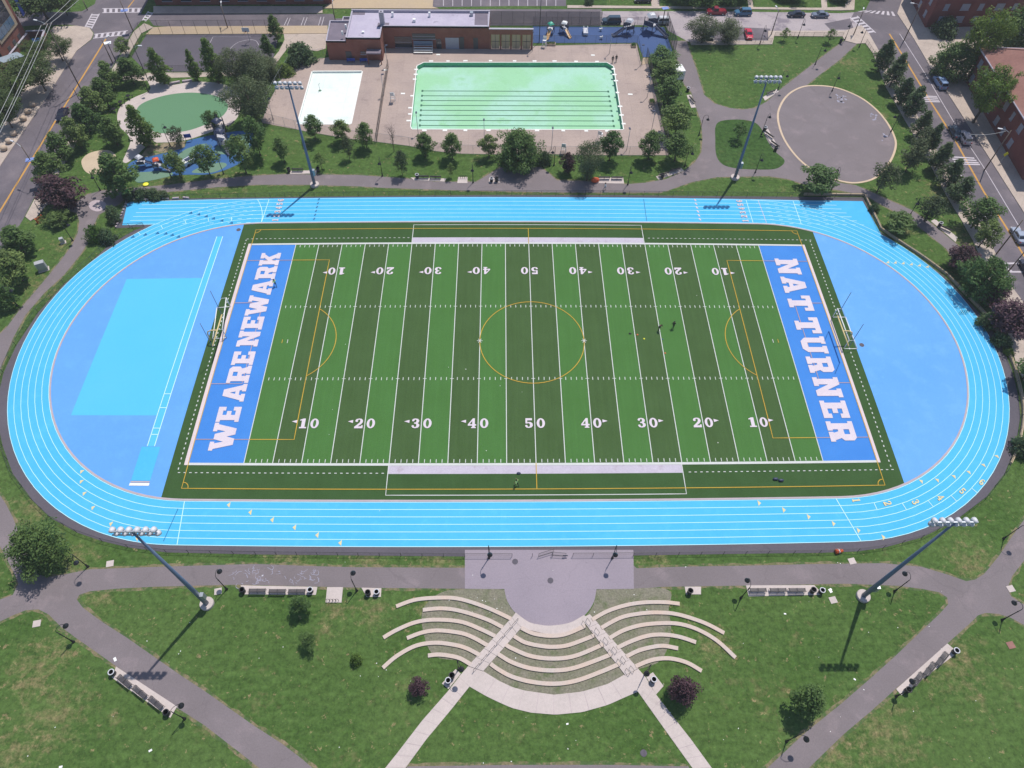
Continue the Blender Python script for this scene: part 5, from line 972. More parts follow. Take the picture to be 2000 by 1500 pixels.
MB().tube([(0, 0, 0), (0, 0, 1.15), (2.2, .7, 1.15), (2.2, .7, .08), (0, 0, .08)], .03, 6).build('frame', MT['fenceblack'], gt); MB().add([(0, 0, .1), (2.2, .7, .1), (2.2, .7, 1.12), (0, 0, 1.12)], [(0, 1, 2, 3)]).build('mesh_panel', MT['wire'], gt)
gt = thing('gate', 'black gate leaf with a small blue sign at the plaza entrance', 'gate', at(1078, 1084))
MB().tube([(0, 0, 0), (0, 0, 1.15), (2.0, -.2, 1.15), (2.0, -.2, .08), (0, 0, .08)], .03, 6).build('frame', MT['fenceblack'], gt); MB().add([(0, 0, .1), (2, -.2, .1), (2, -.2, 1.12), (0, 0, 1.12)], [(0, 1, 2, 3)]).build('mesh_panel', MT['wire'], gt); MB().obox((1.9, -.3, .5), (.7, .04, .35)).build('sign', MT['navyplastic'], gt)
fence('pool_fence', pts(514, 237, 600, 258, 675, 271, 737, 278, 800, 286, 850, 296, 900, 301, 997, 303, 1150, 304, 1306, 304), 2.4, 3.0, 'tall thin chain-link fence along the lower side of the pool deck', 'steel', 'wire', .03)
fence('pool_fence', pts(1306, 304, 1300, 268, 1278, 175, 1266, 124, 1262, 112), 2.6, 2.4, 'dark screened fence along the right side of the pool deck', 'fenceblack', 'wire_dense', .04)
fence('pool_fence', pts(736, 277, 748, 196, 756, 150, 759, 132), 2.2, 2.2, 'rusty brown fence between wading pool and big pool', 'wood', 'wire_brown', .05)
fence('pool_fence', pts(512, 238, 525, 200, 548, 158, 570, 124, 634, 112), 2.4, 3.0, 'chain-link fence along the left side of the pool deck', 'steel', 'wire', .03)
fence('playground_fence', pts(1041, 50.5, 1172, 51, 1298, 52), 2.4, 2.6, 'fence behind the pool playground', 'fenceblack', 'wire', .03)
fence('playground_fence', pts(1041, 85.5, 1244, 86, 1254, 128), 2.2, 2.6, 'dark fence between pool playground and pool deck', 'fenceblack', 'wire', .03)
fence('playground_fence', pts(1299, 52, 1317, 108), 4.0, 2.4, 'tall dark screened fence at the right end of the pool playground', 'fenceblack', 'wire_dense', .05)
fence('lot_fence', pts(958, 47, 1174, 48), 3.4, 2.8, 'tall screened fence behind the pool house arcade', 'fenceblack', 'wire_dense', .04)
fence('court_fence', pts(257, 112, 279, 72, 290, 67, 410, 66.5, 545, 66), 3.6, 2.9, 'tall fence along the upper side of the ball court', 'fenceblack', 'wire', .04)
fence('court_fence', pts(281, 138, 340, 141.5, 470, 141, 520, 140), 1.8, 3.0, 'low fence along the lower side of the ball court', 'fenceblack', 'wire', .03)
fence('lawn_fence', pts(1345, 86, 1395, 84, 1506, 84), 1.3, 2.2, 'low black picket fence between parked cars and the big lawn', 'fenceblack', 'wire', .03)
fence('lawn_fence', pts(1512, 72, 1645, 73), 1.3, 2.4, 'low fence along the top edge of the big lawn', 'fenceblack', 'wire', .03)
fence('lawn_fence', pts(1690, 86, 1706, 112), 1.3, 1.6, 'short fence at the street corner of the park', 'fenceblack', 'wire', .03)
kb = thing('retaining_kerb', 'low tan concrete kerb wall outside the right track bend', 'wall', at(1850, 538))
for P_ in ([(1570, 382), (1686, 383)], [(1687, 383), (1703, 416), (1719, 449)], [(1720, 449), (1752, 471), (1802, 504), (1848, 538)], [(1849, 539), (1893, 585), (1928, 623), (1960, 673)], [(1961, 674), (1980, 724), (1992, 774), (1995, 815), (1985, 870), (1970, 905)]):
    Q = [xy(*p) for p in smooth(P_, 4)] if len(P_) > 2 else [xy(*p) for p in P_]; m = MB(); Lf, Rt = [], []
    for i, p in enumerate(Q):
        a = Q[max(0, i - 1)]; b = Q[min(len(Q) - 1, i + 1)]; tt = Vector((b[0] - a[0], b[1] - a[1])).normalized(); Lf.append((p[0] + tt.y * -.0 - kb.location.x, p[1] - kb.location.y)); Rt.append((p[0] - tt.y * .32 - kb.location.x, p[1] + tt.x * .32 - kb.location.y))
    m.prism(Lf + Rt[::-1], 0, .5).build('kerb_section', MT['tanwalk'], kb)
kb = thing('retaining_kerb', 'broken pale kerb stones outside the left track chute', 'wall', at(250, 392))
rr = random.Random(9)
for i in range(16):
    t = i / 15; p = (228 + 22 * min(1, t * 1.6) + max(0, t - .62) * 300 , 444 - 52 * min(1, t * 1.6) - max(0, t - .62) * 12); q = at(*p); MB().obox((q[0] - kb.location.x, q[1] - kb.location.y, .2), (1.3 if t > .62 else .45, .35, .3), rr.uniform(-.25, .25) + (0 if t > .62 else 1.2)).build('kerb_stone', MT['kerb'], kb)
kb = thing('court_wall', 'low stone wall seats along the upper rim of the oval', 'wall', at(372, 160))
for (a, b, c, d) in [(332, 165, 352, 161), (357, 160.5, 376, 158.5), (445, 247, 457, 238)]:
    A_, B_ = Vector(at(a, b)), Vector(at(c, d)); mid = (A_ + B_) / 2 - kb.location; MB().obox((mid.x, mid.y, .22), ((B_ - A_).length, .45, .44), math.atan2((B_ - A_).y, (B_ - A_).x)).build('wall_section', MT['kerb'], kb)

# ------------------------------------------------------------------ benches, bins, pads
def bench_proto():
    m = MB()
    for k in range(5): m.box(-1.15, 1.15, -.05 + k * .1, .03 + k * .1, .44, .48)
    P = [('seat', m.mesh('seat', MT['benchwood']), [])]; m = MB()
    for k in range(4): m.obox((0, -.1 - k * .025, .56 + k * .1), (2.3, .03, .075))
    P.append(('backrest', m.mesh('backrest', MT['benchwood']), []))
    for x in (-1.12, 0, 1.12):
        m = MB(); m.tube([(x, .42, 0), (x, .4, .62), (x, -.02, .64)], .025, 6); m.tube([(x, -.15, 0), (x, -.05, .45), (x, -.2, .95)], .025, 6); m.tube([(x, .4, .42), (x, -.05, .42)], .02, 6); P.append(('support', m.mesh('support', MT['black']), []))
    return P
PROTO['bench'] = bench_proto()
def bin_proto(liner):
    P = [('body', MB().lathe([(.3, 0), (.34, .05), (.36, .85), (.33, .85), (.31, .3), (.0, .28)], 16).mesh('body', MT['black'], True), [])]
    P.append(('rim', MB().lathe([(.3, .86), (.4, .86), (.42, .9), (.4, .95), (.3, .95), (.29, .9), (.3, .86)], 16).mesh('rim', MT['lightgreyplastic' if liner else 'black'], True), [])); return P
PROTO['binw'] = bin_proto(True); PROTO['bink'] = bin_proto(False)
def bench(c, ang, label): return stamp('bench', 'bench', label, 'bench', at(*c)[:2] + (.06,), math.radians(ang), 'dark slatted park benches')
def bin_(c, label, w_=True, z=.06): return stamp('binw' if w_ else 'bink', 'litter_bin', label, 'litter bin', at(*c)[:2] + (z,), 0, 'round black litter bins')
def pad(P, label): return area('bench_pad', pts(*P), 'concrete', .06, label, 'paving', 0.0)
pad((227, 1302, 346, 1380, 333, 1402, 219, 1324), 'concrete bench pad on the lower left diagonal path')
pad((470, 1143.5, 620, 1146.5, 617, 1162, 478, 1161), 'concrete bench pad on the lower left main path'); pad((1457, 1143.5, 1590, 1143, 1606, 1160, 1600, 1162, 1462, 1165), 'concrete bench pad on the lower right main path')
pad((1750, 1346, 1850, 1257, 1868, 1272, 1863, 1280, 1760, 1358), 'concrete bench pad on the lower right diagonal path')
pad((639, 1147, 670, 1147, 667, 1177, 636, 1177), 'concrete pad with bike rack, lower left'); pad((706, 1148, 745, 1149, 744, 1166, 716, 1166), 'concrete pad with two bins, lower left'); pad((1337, 1146, 1369, 1146, 1369, 1161, 1340, 1161), 'concrete pad with one bin, lower right')
pad((863, 1335, 890, 1307, 900, 1316, 876, 1346), 'concrete pad with two bins by the left stairs'); pad((1262, 1322, 1275, 1313, 1296, 1340, 1281, 1357), 'concrete pad with one bin by the right stairs')
pad((565, 334, 620, 333, 618, 339, 567, 340), 'concrete bench pad at the upper left mast'); pad((802, 347, 872, 349, 868, 355, 808, 352), 'concrete bench pad on the upper path'); pad((895, 346, 913, 346, 913, 358, 893, 358), 'small bike rack pad on the upper path'); pad((955, 348, 976, 348, 976, 357, 955, 357), 'small bin pad on the upper path')
pad((1166, 348, 1217, 347, 1219, 359, 1164, 358), 'pale bench pad beside the orange bag'); pad((1281, 345, 1330, 328, 1336, 334, 1286, 351), 'bench pad at the corner tree'); pad((1341, 186, 1350, 185, 1359, 210, 1350, 211), 'bench pad beside the pool fence path'); pad((1490, 190, 1517, 174, 1521, 179, 1494, 197), 'bench pad above the teardrop lawn'); pad((1492, 258, 1500, 252, 1521, 290, 1514, 294), 'bench pad on the right rim of the teardrop lawn'); pad((1818, 432, 1826, 428, 1870, 464, 1866, 473), 'bench pad by the right path')
for x, y, an, lb in [(245, 1334, -33, 'first bench of the lower left diagonal row, nearest the path fork'), (275, 1355, -33, 'middle bench of the lower left diagonal row'), (306, 1376, -33, 'last bench of the lower left diagonal row, by the lamp'), (504, 1158, 0, 'left bench of the lower left main path row'), (543, 1159, 0, 'middle bench of the lower left main path row'), (581, 1159, 0, 'right bench of the lower left main path row, under the small tree'),
 (1479, 1157, 0, 'left bench of the lower right main path row'), (1518, 1157, 0, 'middle bench of the lower right main path row'), (1555, 1157, 0, 'right bench of the lower right main path row'), (1838, 1290, 40, 'upper bench of the lower right diagonal row'), (1814, 1310, 40, 'middle bench of the lower right diagonal row'), (1790, 1330, 40, 'lower bench of the lower right diagonal row'),
 (582, 335, 0, 'bench beside the upper left mast'), (827, 349, 0, 'left bench on the upper path pad'), (851, 350, 0, 'right bench on the upper path pad'), (1180, 351, 0, 'left bench next to the orange bag'), (1205, 351, 0, 'right bench next to the orange bag'), (1296, 344, 22, 'left bench under the corner tree'), (1318, 336, 22, 'right bench under the corner tree'), (1350, 198, -72, 'bench beside the pool fence path'), (1505, 184, 30, 'bench above the teardrop lawn'), (1501, 267, -58, 'upper bench on the right rim of the teardrop lawn'), (1512, 285, -58, 'lower bench on the right rim of the teardrop lawn'), (1845, 450, -40, 'bench on the right path pad')]:
    bench((x, y), an, lb)
for x, y, w_, lb in [(223, 1316, 1, 'litter bin at the upper end of the lower left diagonal bench row'), (329, 1394, 0, 'litter bin under the lamp of the lower left diagonal bench row'), (476, 1156, 0, 'litter bin at the left end of the lower left main path benches'), (608, 1156, 1, 'litter bin half hidden by the small tree, lower left'), (720, 1161, 0, 'left one of two bins near the seat walls'), (737, 1160, 1, 'right one of two bins near the seat walls'), (876, 1332, 1, 'lower one of two bins by the left stairs'), (883, 1322, 0, 'upper one of two bins by the left stairs'), (1275, 1330, 1, 'litter bin by the right stairs'), (1346, 1158, 0, 'lone litter bin on the lower right pad'), (1585, 1156, 0, 'left bin at the right end of the lower right benches'), (1602, 1157, 1, 'right bin at the right end of the lower right benches'), (1862, 1274, 1, 'litter bin at the upper end of the lower right diagonal benches'), (1769, 1350, 0, 'litter bin at the lower end of the lower right diagonal benches'),
 (565, 336, 0, 'litter bin left of the upper left mast bench'), (622, 335, 0, 'litter bin right of the upper left mast'), (815, 348, 1, 'litter bin left of the upper path benches'), (960, 355, 1, 'left bin of the upper path pair'), (970, 355, 0, 'right bin of the upper path pair'), (1293, 347, 0, 'litter bin at the corner tree benches'), (1343, 178, 1, 'litter bin below the white truck'), (1493, 255, 1, 'litter bin above the teardrop lawn rim benches'), (1514, 294, 0, 'litter bin below the teardrop lawn rim benches'), (281, 143, 0, 'litter bin at the ball court gate'), (1834, 442, 1, 'litter bin at the right path bench'), (1641, 84, 0, 'litter bin at the street corner')]:
    bin_((x, y), lb, w_)
for c, lb, n in (((649, 1174), 'wavy black bike rack on the lower left pad', 4), ((903, 349), 'wavy black bike rack on the upper path pad', 4), ((1880, 612), 'hoop bike racks beside the big right tree', 4)):
    t = thing('bike_rack', lb, 'bike rack', at(*c)[:2] + (.06,))
    for k in range(n): MB().tube([(k * .42 - .7, 0, 0)] + [(k * .42 - .7 + .17 - .17 * math.cos(a), 0, .62 + .17 * math.sin(a)) for a in [math.pi * i / 6 for i in range(7)]] + [(k * .42 - .36, 0, 0)], .03, 6).build('hoop', MT['black'], t)

# ------------------------------------------------------------------ goals
def bar(m, a, b, r): m.tube([a, b], r, 8)
for s, lb in ((-1, 'left'), (1, 'right')):
    cy = .04 if s < 0 else -.1; X = 54.35 * s; t = thing('goal_post', f'yellow gooseneck football goal post at the {lb} end', 'goal post', (X, cy, 0))
    MB().tube([(s * 2.0, 0, 0), (s * 2.0, 0, 2.0), (s * 1.75, 0, 2.65), (s * 1.1, 0, 3.0), (0, 0, 3.05)], .11, 10).build('gooseneck', MT['goalyellow'], t, True)
    MB().tube([(0, -3.55, 3.05), (0, 3.55, 3.05)], .11, 10).build('crossbar', MT['goalyellow'], t, True)
    for y in (-3.55, 3.55): MB().tube([(0, y, 3.0), (0, y, 9.1)], .05, 8).build('upright', MT['bluegrey'], t, True)
for B_, lb, s in (((-54.3, 4.45), 'left', -1), ((55.2, 1.95), 'right', 1)):
    t = thing('soccer_goal', f'white portable soccer goal frame at the {lb} end', 'goal', B_ + (0,), math.radians(7.2) if s < 0 else 0.0); W_ = 3.66
    m = MB(); bar(m, (0, -W_, 2.44), (0, W_, 2.44), .095); m.build('crossbar', MT['whitepaint'], t, True)
    for y in (-W_, W_):
        m = MB(); bar(m, (0, y, 0), (0, y, 2.44), .075); m.build('post', MT['whitepaint'], t, True)
        m = MB(); bar(m, (0, y, .05), (s * 2.4, y, .05), .07); bar(m, (0, y, 2.4), (s * .9, y, 2.4), .035); bar(m, (s * .9, y, 2.4), (s * 2.4, y, .05), .035); m.build('side_frame', MT['whitepaint'], t, True)
    m = MB(); bar(m, (s * 2.4, -W_, .05), (s * 2.4, W_, .05), .085); m.build('ground_bar', MT['whitepaint'], t, True)
# small things on the field and verge
def blob(name, c, size, mat, label, cat, rz=0.0, h=None):
    t = MB(); r, hh = size, (h or size); t.lathe([(r * .7, 0), (r, hh * .35), (r * .85, hh * .75), (r * .3, hh)], 9)
    o = t.build(name, mat, None, True); o.location = at(*c); o.rotation_euler = (0, 0, rz); o.scale = (1.25, .8, 1); return tag(o, label, cat)
bag = thing('sports_bag', 'two dark sports bags lying by the lower right dotted line', 'bag', at(1520, 938))
for k, (x, y) in enumerate(((-.45, .12), (.35, -.12))): MB().tube([(x - .4, y, .2), (x - .25, y, .22), (x + .25, y, .22), (x + .4, y, .2)], [.1, .22, .22, .1], 10).build('bag', MT['navyplastic'], bag, True)
blob('backpack', (1013, 925), .28, MT['navyplastic'], 'small dark bag at the edge of the near team band', 'bag'); blob('ball_bag', (1230.5, 652), .22, MT['black'], 'small black bag on the turf left of the player', 'bag')
for x, y, mt, lb in ((1245, 654, 'orangeplastic', 'orange disc cone on the turf beside the small black bag'), (1258, 662, 'yellowplastic', 'pale yellow disc cone on the turf'), (1299, 690, 'orangeplastic', 'orange disc cone at the yard line below the player')):
    o = MB().lathe([(.16, 0), (.1, .08), (.05, .1)], 12).build('disc_cone', MT[mt]); o.location = at(x, y)[:2] + (.05,); tag(o, lb, 'cone')
o = MB().tube([(-.12, 0, .06), (.12, 0, .06)], .05, 8).build('water_bottle', MT['bluebench']); o.location = at(1294, 663)[:2] + (.04,); tag(o, 'blue bottle lying on the turf near the player', 'bottle')
tc = thing('traffic_barrel', 'orange traffic barrel lying against the lower track fence', 'barrel', at(1638, 1079)); tb = MB().tube([(-.55, 0, .36), (.5, .18, .3)], [.38, .24], 14).build('body', MT['orangeplastic'], tc, True)
MB().tube([(-.2, .06, .345), (-.02, .09, .335)], [.345, .315], 14).build('white_band', MT['whitepaint'], tc, True)
blob('bag', (1162, 355), .75, MT['orangeplastic'], 'bright orange bag by the upper path benches', 'bag', 0, 1.1)
o = MB().lathe([(.1, 0), (.5, .04), (.62, .14), (.5, .22), (.1, .26)], 14).build('play_saucer', MT['yellowplastic'], None, True); o.location = at(285, 361); tag(o, 'bright yellow plastic saucer by the playground fence', 'toy')
for c, sz, lb in (((86, 527), (1.6, .9, 2.0), 'large grey utility cabinet left of the left path'), ((124, 474), (.7, .6, 1.2), 'small grey utility cabinet near the light green bush')):
    t = thing('utility_cabinet', lb, 'cabinet', at(*c), .45); MB().box(-sz[0] / 2, sz[0] / 2, -sz[1] / 2, sz[1] / 2, .1, sz[2]).build('body', MT['cabinet'], t); MB().box(-sz[0] / 2 - .15, sz[0] / 2 + .15, -sz[1] / 2 - .15, sz[1] / 2 + .15, 0, .1).build('plinth', MT['concrete'], t); MB().box(-sz[0] / 2 + .08, sz[0] / 2 - .08, -sz[1] / 2 - .02, -sz[1] / 2 - .005, .2, sz[2] - .1).build('door', MT['steel'], t)
t = thing('road_barrier', 'orange plastic road barrier beside the left pavement', 'barrier', at(80, 432), 1.0)
for k in range(3): MB().obox((0, 0, .35 + k * .32), (1.6, .06, .16)).build('board', MT['orangeplastic'], t)
for x in (-.7, .7): MB().box(x - .05, x + .05, -.3, .3, 0, 1.1).build('leg', MT['orangeplastic'], t)
for i, (x, y) in enumerate([(66, 208), (57, 222), (48, 236), (29, 265), (20, 280), (10, 294)]):
    o = MB().lathe([(.3, 0), (.62, .15), (.75, .5), (.62, .85), (.3, 1.02), (0, 1.06)], 14).build('stone_ball', MT['stone'], None, True); o.location = at(x, y)[:2] + (.14,)
    tag(o, ('topmost', 'second', 'third', 'fourth', 'fifth', 'lowest')[i] + ' round stone ball bollard on the left pavement', 'bollard', 'stone balls along the left pavement')
for c, lb in (((252, 192), 'table with stools left of the oval, upper'), ((237, 204), 'table with stools left of the oval, middle'), ((224, 218), 'table with stools left of the oval, lower')):
    t = thing('picnic_table', 'black round ' + lb, 'table', at(*c), .6); MB().lathe([(.06, .05), (.06, .7)], 8).build('leg', MT['black'], t); MB().lathe([(.5, .7), (.52, .72), (.5, .76)], 16).build('table_top', MT['black'], t)
    for k in range(4): MB().lathe([(.05, 0), (.05, .42), (.18, .43), (.18, .48)], 10, (.85 * math.cos(k * 1.571), .85 * math.sin(k * 1.571), 0)).build('stool', MT['black'], t)
hp = thing('basketball_hoop', 'white basketball backboard on a pole at the ball court', 'basketball hoop', at(487, 84)); MB().tube([(0, .9, 0), (0, .9, 3.2), (0, .1, 3.4)], .07, 8).build('pole', MT['steel'], hp); MB().box(-.9, .9, -.03, .03, 2.9, 3.95).build('backboard', MT['whitepaint'], hp); MB().lathe([(.23, 0), (.25, .02), (.23, .04), (.21, .02), (.23, 0)], 16, (0, -.3, 3.02)).build('ring', MT['orangeplastic'], hp)
for c, ang, lb in (((768, 199), 90, 'white lifeguard chair left of the big pool'), ((1063, 92), -100, 'white lifeguard chair at the arcade end of the deck'), ((1100, 299), 80, 'white lifeguard chair at the lower pool fence'), ((1171, 275), 60, 'white lifeguard chair behind the lower right pool tree')):
    t = thing('lifeguard_chair', lb, 'lifeguard chair', at(*c), math.radians(ang))
    for sx in (-1, 1):
        for sy in (-1, 1): MB().tube([(sx * .7, sy * .6, 0), (sx * .38, sy * .38, 1.8)], .05, 6).build('leg', MT['whitepaint'], t)
    MB().box(-.45, .45, -.45, .45, 1.8, 1.9).build('seat', MT['whitepaint'], t); MB().box(-.45, -.37, -.45, .45, 1.9, 2.7).build('backrest', MT['whitepaint'], t)
    for k in range(3): MB().box(.5 + .12 - k * .1, .58 + .12 - k * .1, -.5, .5, .4 + k * .45, .46 + k * .45).build('rung', MT['whitepaint'], t)
for c, lz, lb in (((1075, 88), (2.6, 1.0), 'long green planter box beside the lifeguard chair'), ((1237, 91), (1.2, 1.4), 'green planter box at the playground fence corner'), ((1273, 201), (1.2, 1.6), 'green planter box at the right pool fence')):
    t = thing('planter', lb, 'planter', at(*c)); MB().box(-lz[0] / 2, lz[0] / 2, -lz[1] / 2, lz[1] / 2, 0, .5).build('box', MT['stone'], t)
    rs = np.random.RandomState(3); n = 300; cen = np.c_[rs.uniform(-lz[0] / 2.2, lz[0] / 2.2, n), rs.uniform(-lz[1] / 2.2, lz[1] / 2.2, n), rs.uniform(.5, .75, n)]; link('plants', leaf_mesh('plants', cen, rs.normal(size=(n, 3)) + np.array([0, 0, 1]), np.full(n, .12), rs.rand(n), LEAF['bright'], rs), t)

# ------------------------------------------------------------------ cars
def rrect(x0, x1, w_, r, z, n=4):
    P = []
    for cx_, cy_, a0 in ((x1 - r, w_ - r, 0), (x0 + r, w_ - r, math.pi / 2), (x0 + r, -w_ + r, math.pi), (x1 - r, -w_ + r, 1.5 * math.pi)):
        for i in range(n + 1): a = a0 + math.pi / 2 * i / n; P.append((cx_ + r * math.cos(a), cy_ + r * math.sin(a), z))
    return P
def loft(m, rings, cap=True):
    n = len(rings[0]); V = [p for r in rings for p in r]; F = []
    for i in range(len(rings) - 1):
        for k in range(n): F.append((i * n + k, i * n + (k + 1) % n, (i + 1) * n + (k + 1) % n, (i + 1) * n + k))
    if cap: F.append(tuple(range(n))[::-1]); F.append(tuple((len(rings) - 1) * n + k for k in range(n)))
    return m.add(V, F)
CAR = {'sedan': (4.6, 1.82, 1.45, .92, (-1.55, 1.05), (-.95, .3)), 'suv': (4.7, 1.9, 1.75, 1.02, (-2.15, 1.1), (-1.9, .45)), 'van': (5.1, 1.98, 1.8, 1.02, (-2.4, 1.5), (-2.2, .7)), 'pickup': (5.3, 1.95, 1.8, 1.05, (-.5, 1.35), (-.35, .7))}
def car_proto(kind, pm):
    L, W_, H, bz, cbx, crx = CAR[kind]; P = []; h = L / 2; w_ = W_ / 2; b = MB()
    loft(b, [rrect(-h + .12, h - .15, w_ - .08, .3, .22), rrect(-h + .02, h - .04, w_ - .01, .38, .42), rrect(-h, h, w_, .4, .62), rrect(-h + .04, h - .1, w_ - .03, .42, bz - .12), rrect(-h + .12, h - .35, w_ - .1, .4, bz)])
    if kind == 'pickup': b.box(-h + .15, -.55, -w_ + .12, w_ - .12, bz - .02, bz + .04)
    P.append(('body', b.mesh('body', pm, False), []))
    def ring(t, grow=0.0):
        x0 = cbx[0] + (crx[0] - cbx[0]) * t; x1 = cbx[1] + (crx[1] - cbx[1]) * t; return rrect(x0 - grow, x1 + grow, w_ - .1 - .16 * t + grow, .12, bz - .03 + (H - bz + .0) * t, 3)
    c = MB(); loft(c, [ring(0), ring(.93), [(p[0] * .97 + (crx[0] + crx[1]) / 2 * .03, p[1] * .94, H) for p in ring(1.0)]]); P.append(('cabin', c.mesh('cabin', pm), []))
    def pt(side, t, v):
        x0 = cbx[0] + (crx[0] - cbx[0]) * t; x1 = cbx[1] + (crx[1] - cbx[1]) * t; ww = w_ - .1 - .16 * t; z = bz - .03 + (H - bz) * t
        if side == 'f': return (x1 + .012, ww * .88 * v, z + .006)
        if side == 'r': return (x0 - .012, ww * .88 * v, z + .006)
        return (x0 + .14 + (x1 - x0 - .28) * v, side * (ww + .012), z)
    for nm, sd in (('windshield', 'f'), ('rear_window', 'r')):
        q = [pt(sd, .12, -1), pt(sd, .12, 1), pt(sd, .86, 1), pt(sd, .86, -1)]; P.append((nm, MB().add(q, [(0, 1, 2, 3)]).mesh(nm, MT['glass']), []))
    for sd in (-1, 1):
        for v0, v1 in ((.02, .48), (.52, .98)):
            q = [pt(sd, .14, v0), pt(sd, .14, v1), pt(sd, .84, v1), pt(sd, .84, v0)]; P.append(('side_window', MB().add(q, [(0, 1, 2, 3)]).mesh('side_window', MT['glass']), []))
        for x in (-h * .62, h * .62):
            ty = MB().lathe([(.2, -.1), (.3, -.11), (.33, -.06), (.33, .06), (.3, .11), (.2, .1)], 16, (x, sd * (w_ - .06), .33), 0, (0, 1, 0)).mesh('wheel', MT['tyre'], True); rm = MB().lathe([(.2, -.1), (.2, .1)], 12, (x, sd * (w_ - .05), .33), 0, (0, 1, 0)).mesh('rim', MT['rim']); P.append(('wheel', ty, [('rim', rm)]))
        P.append(('headlight', MB().obox((h - .07, sd * (w_ - .32), .66), (.16, .36, .13)).mesh('headlight', MT['headlight']), [])); P.append(('tail_light', MB().obox((-h + .02, sd * (w_ - .25), .78), (.1, .28, .2)).mesh('tail_light', MT['taillight']), []))
    for sd in (-1, 1): P.append(('mirror', MB().obox((cbx[1] - .25, sd * (w_ + .05), bz + .06), (.12, .18, .12)).mesh('mirror', pm), []))
    return P
base_paint = paint('car_paint', 120, 120, 120)
for k in CAR: PROTO['car_' + k] = car_proto(k, base_paint)
PAINTS = {}
def car(kind, c, front, rgb, label, z=.014):
    a = Vector(at(*c)); d = Vector(at(*front)) - a
    if rgb not in PAINTS: PAINTS[rgb] = paint('car_paint_' + str(len(PAINTS)), *rgb)
    pm = PAINTS[rgb]
    return stamp('car_' + kind, 'parked_car' if 'parked' in label else 'car', label, 'van' if kind == 'van' else 'car', (a.x, a.y, z), math.atan2(d.y, d.x), 'cars on the surrounding streets', None, {'body': pm, 'cabin': pm, 'mirror': pm})
car('sedan', (124, 228), (112, 250), (38, 40, 62), 'black car driving down the left street'); car('van', (1194, 45), (1170, 45), (62, 84, 104), 'dark teal minivan behind the pool playground'); car('suv', (1290, 46), (1260, 46), (232, 232, 236), 'white car behind the playground corner post')
car('pickup', (1398, 27), (1370, 27), (150, 36, 56), 'dark red pickup parked under the street trees'); car('suv', (1450, 29), (1425, 29), (74, 122, 160), 'blue car parked at the top of the side street'); car('sedan', (1554, 32), (1525, 32), (44, 44, 62), 'black sedan parked at the top of the side street'); car('sedan', (1600, 33), (1575, 33), (120, 128, 146), 'grey sedan parked nearest the street corner')
car('sedan', (1461, 71), (1464, 82), (214, 34, 66), 'bright red sedan parked above the big lawn', .03); car('sedan', (1384, 72), (1388, 82), (36, 40, 58), 'black sedan parked between the two street trees', .03); car('van', (1834, 166), (1815, 138), (150, 176, 216), 'silver blue minivan on the right street')
car('suv', (1881, 273), (1868, 250), (206, 198, 206), 'white car driving up the right street'); car('sedan', (1863, 262), (1850, 240), (70, 84, 104), 'dark car just ahead of the white car'); car('sedan', (1986, 464), (1972, 440), (176, 186, 206), 'silver sedan on the right street'); car('sedan', (2003, 528), (1990, 505), (56, 58, 76), 'dark car cut by the right edge'); car('sedan', (1255, 4), (1230, 4), (60, 60, 70), 'dark car parked in a yard at the top edge', .02)
t = thing('box_truck', 'white box truck half hidden by the pool fence trees', 'truck', at(1322, 153), math.radians(100)); MB().box(-1.8, 1.2, -1.05, 1.05, .7, 2.9).build('cargo_box', MT['whitepaint'], t); loft(MB(), [rrect(1.3, 2.9, .95, .2, .5), rrect(1.3, 2.9, .95, .2, 1.3), rrect(1.35, 2.3, .9, .2, 2.1)]).build('cab', MT['whitepaint'], t); MB().box(-1.8, 2.8, -.8, .8, .45, .7).build('chassis', MT['black'], t)
for x in (-1.2, 2.1):
    for y in (-.95, .95): MB().lathe([(.2, -.12), (.4, -.12), (.42, 0), (.4, .12), (.2, .12)], 14, (x, y, .42), 0, (0, 1, 0)).build('wheel', MT['tyre'], t, True)

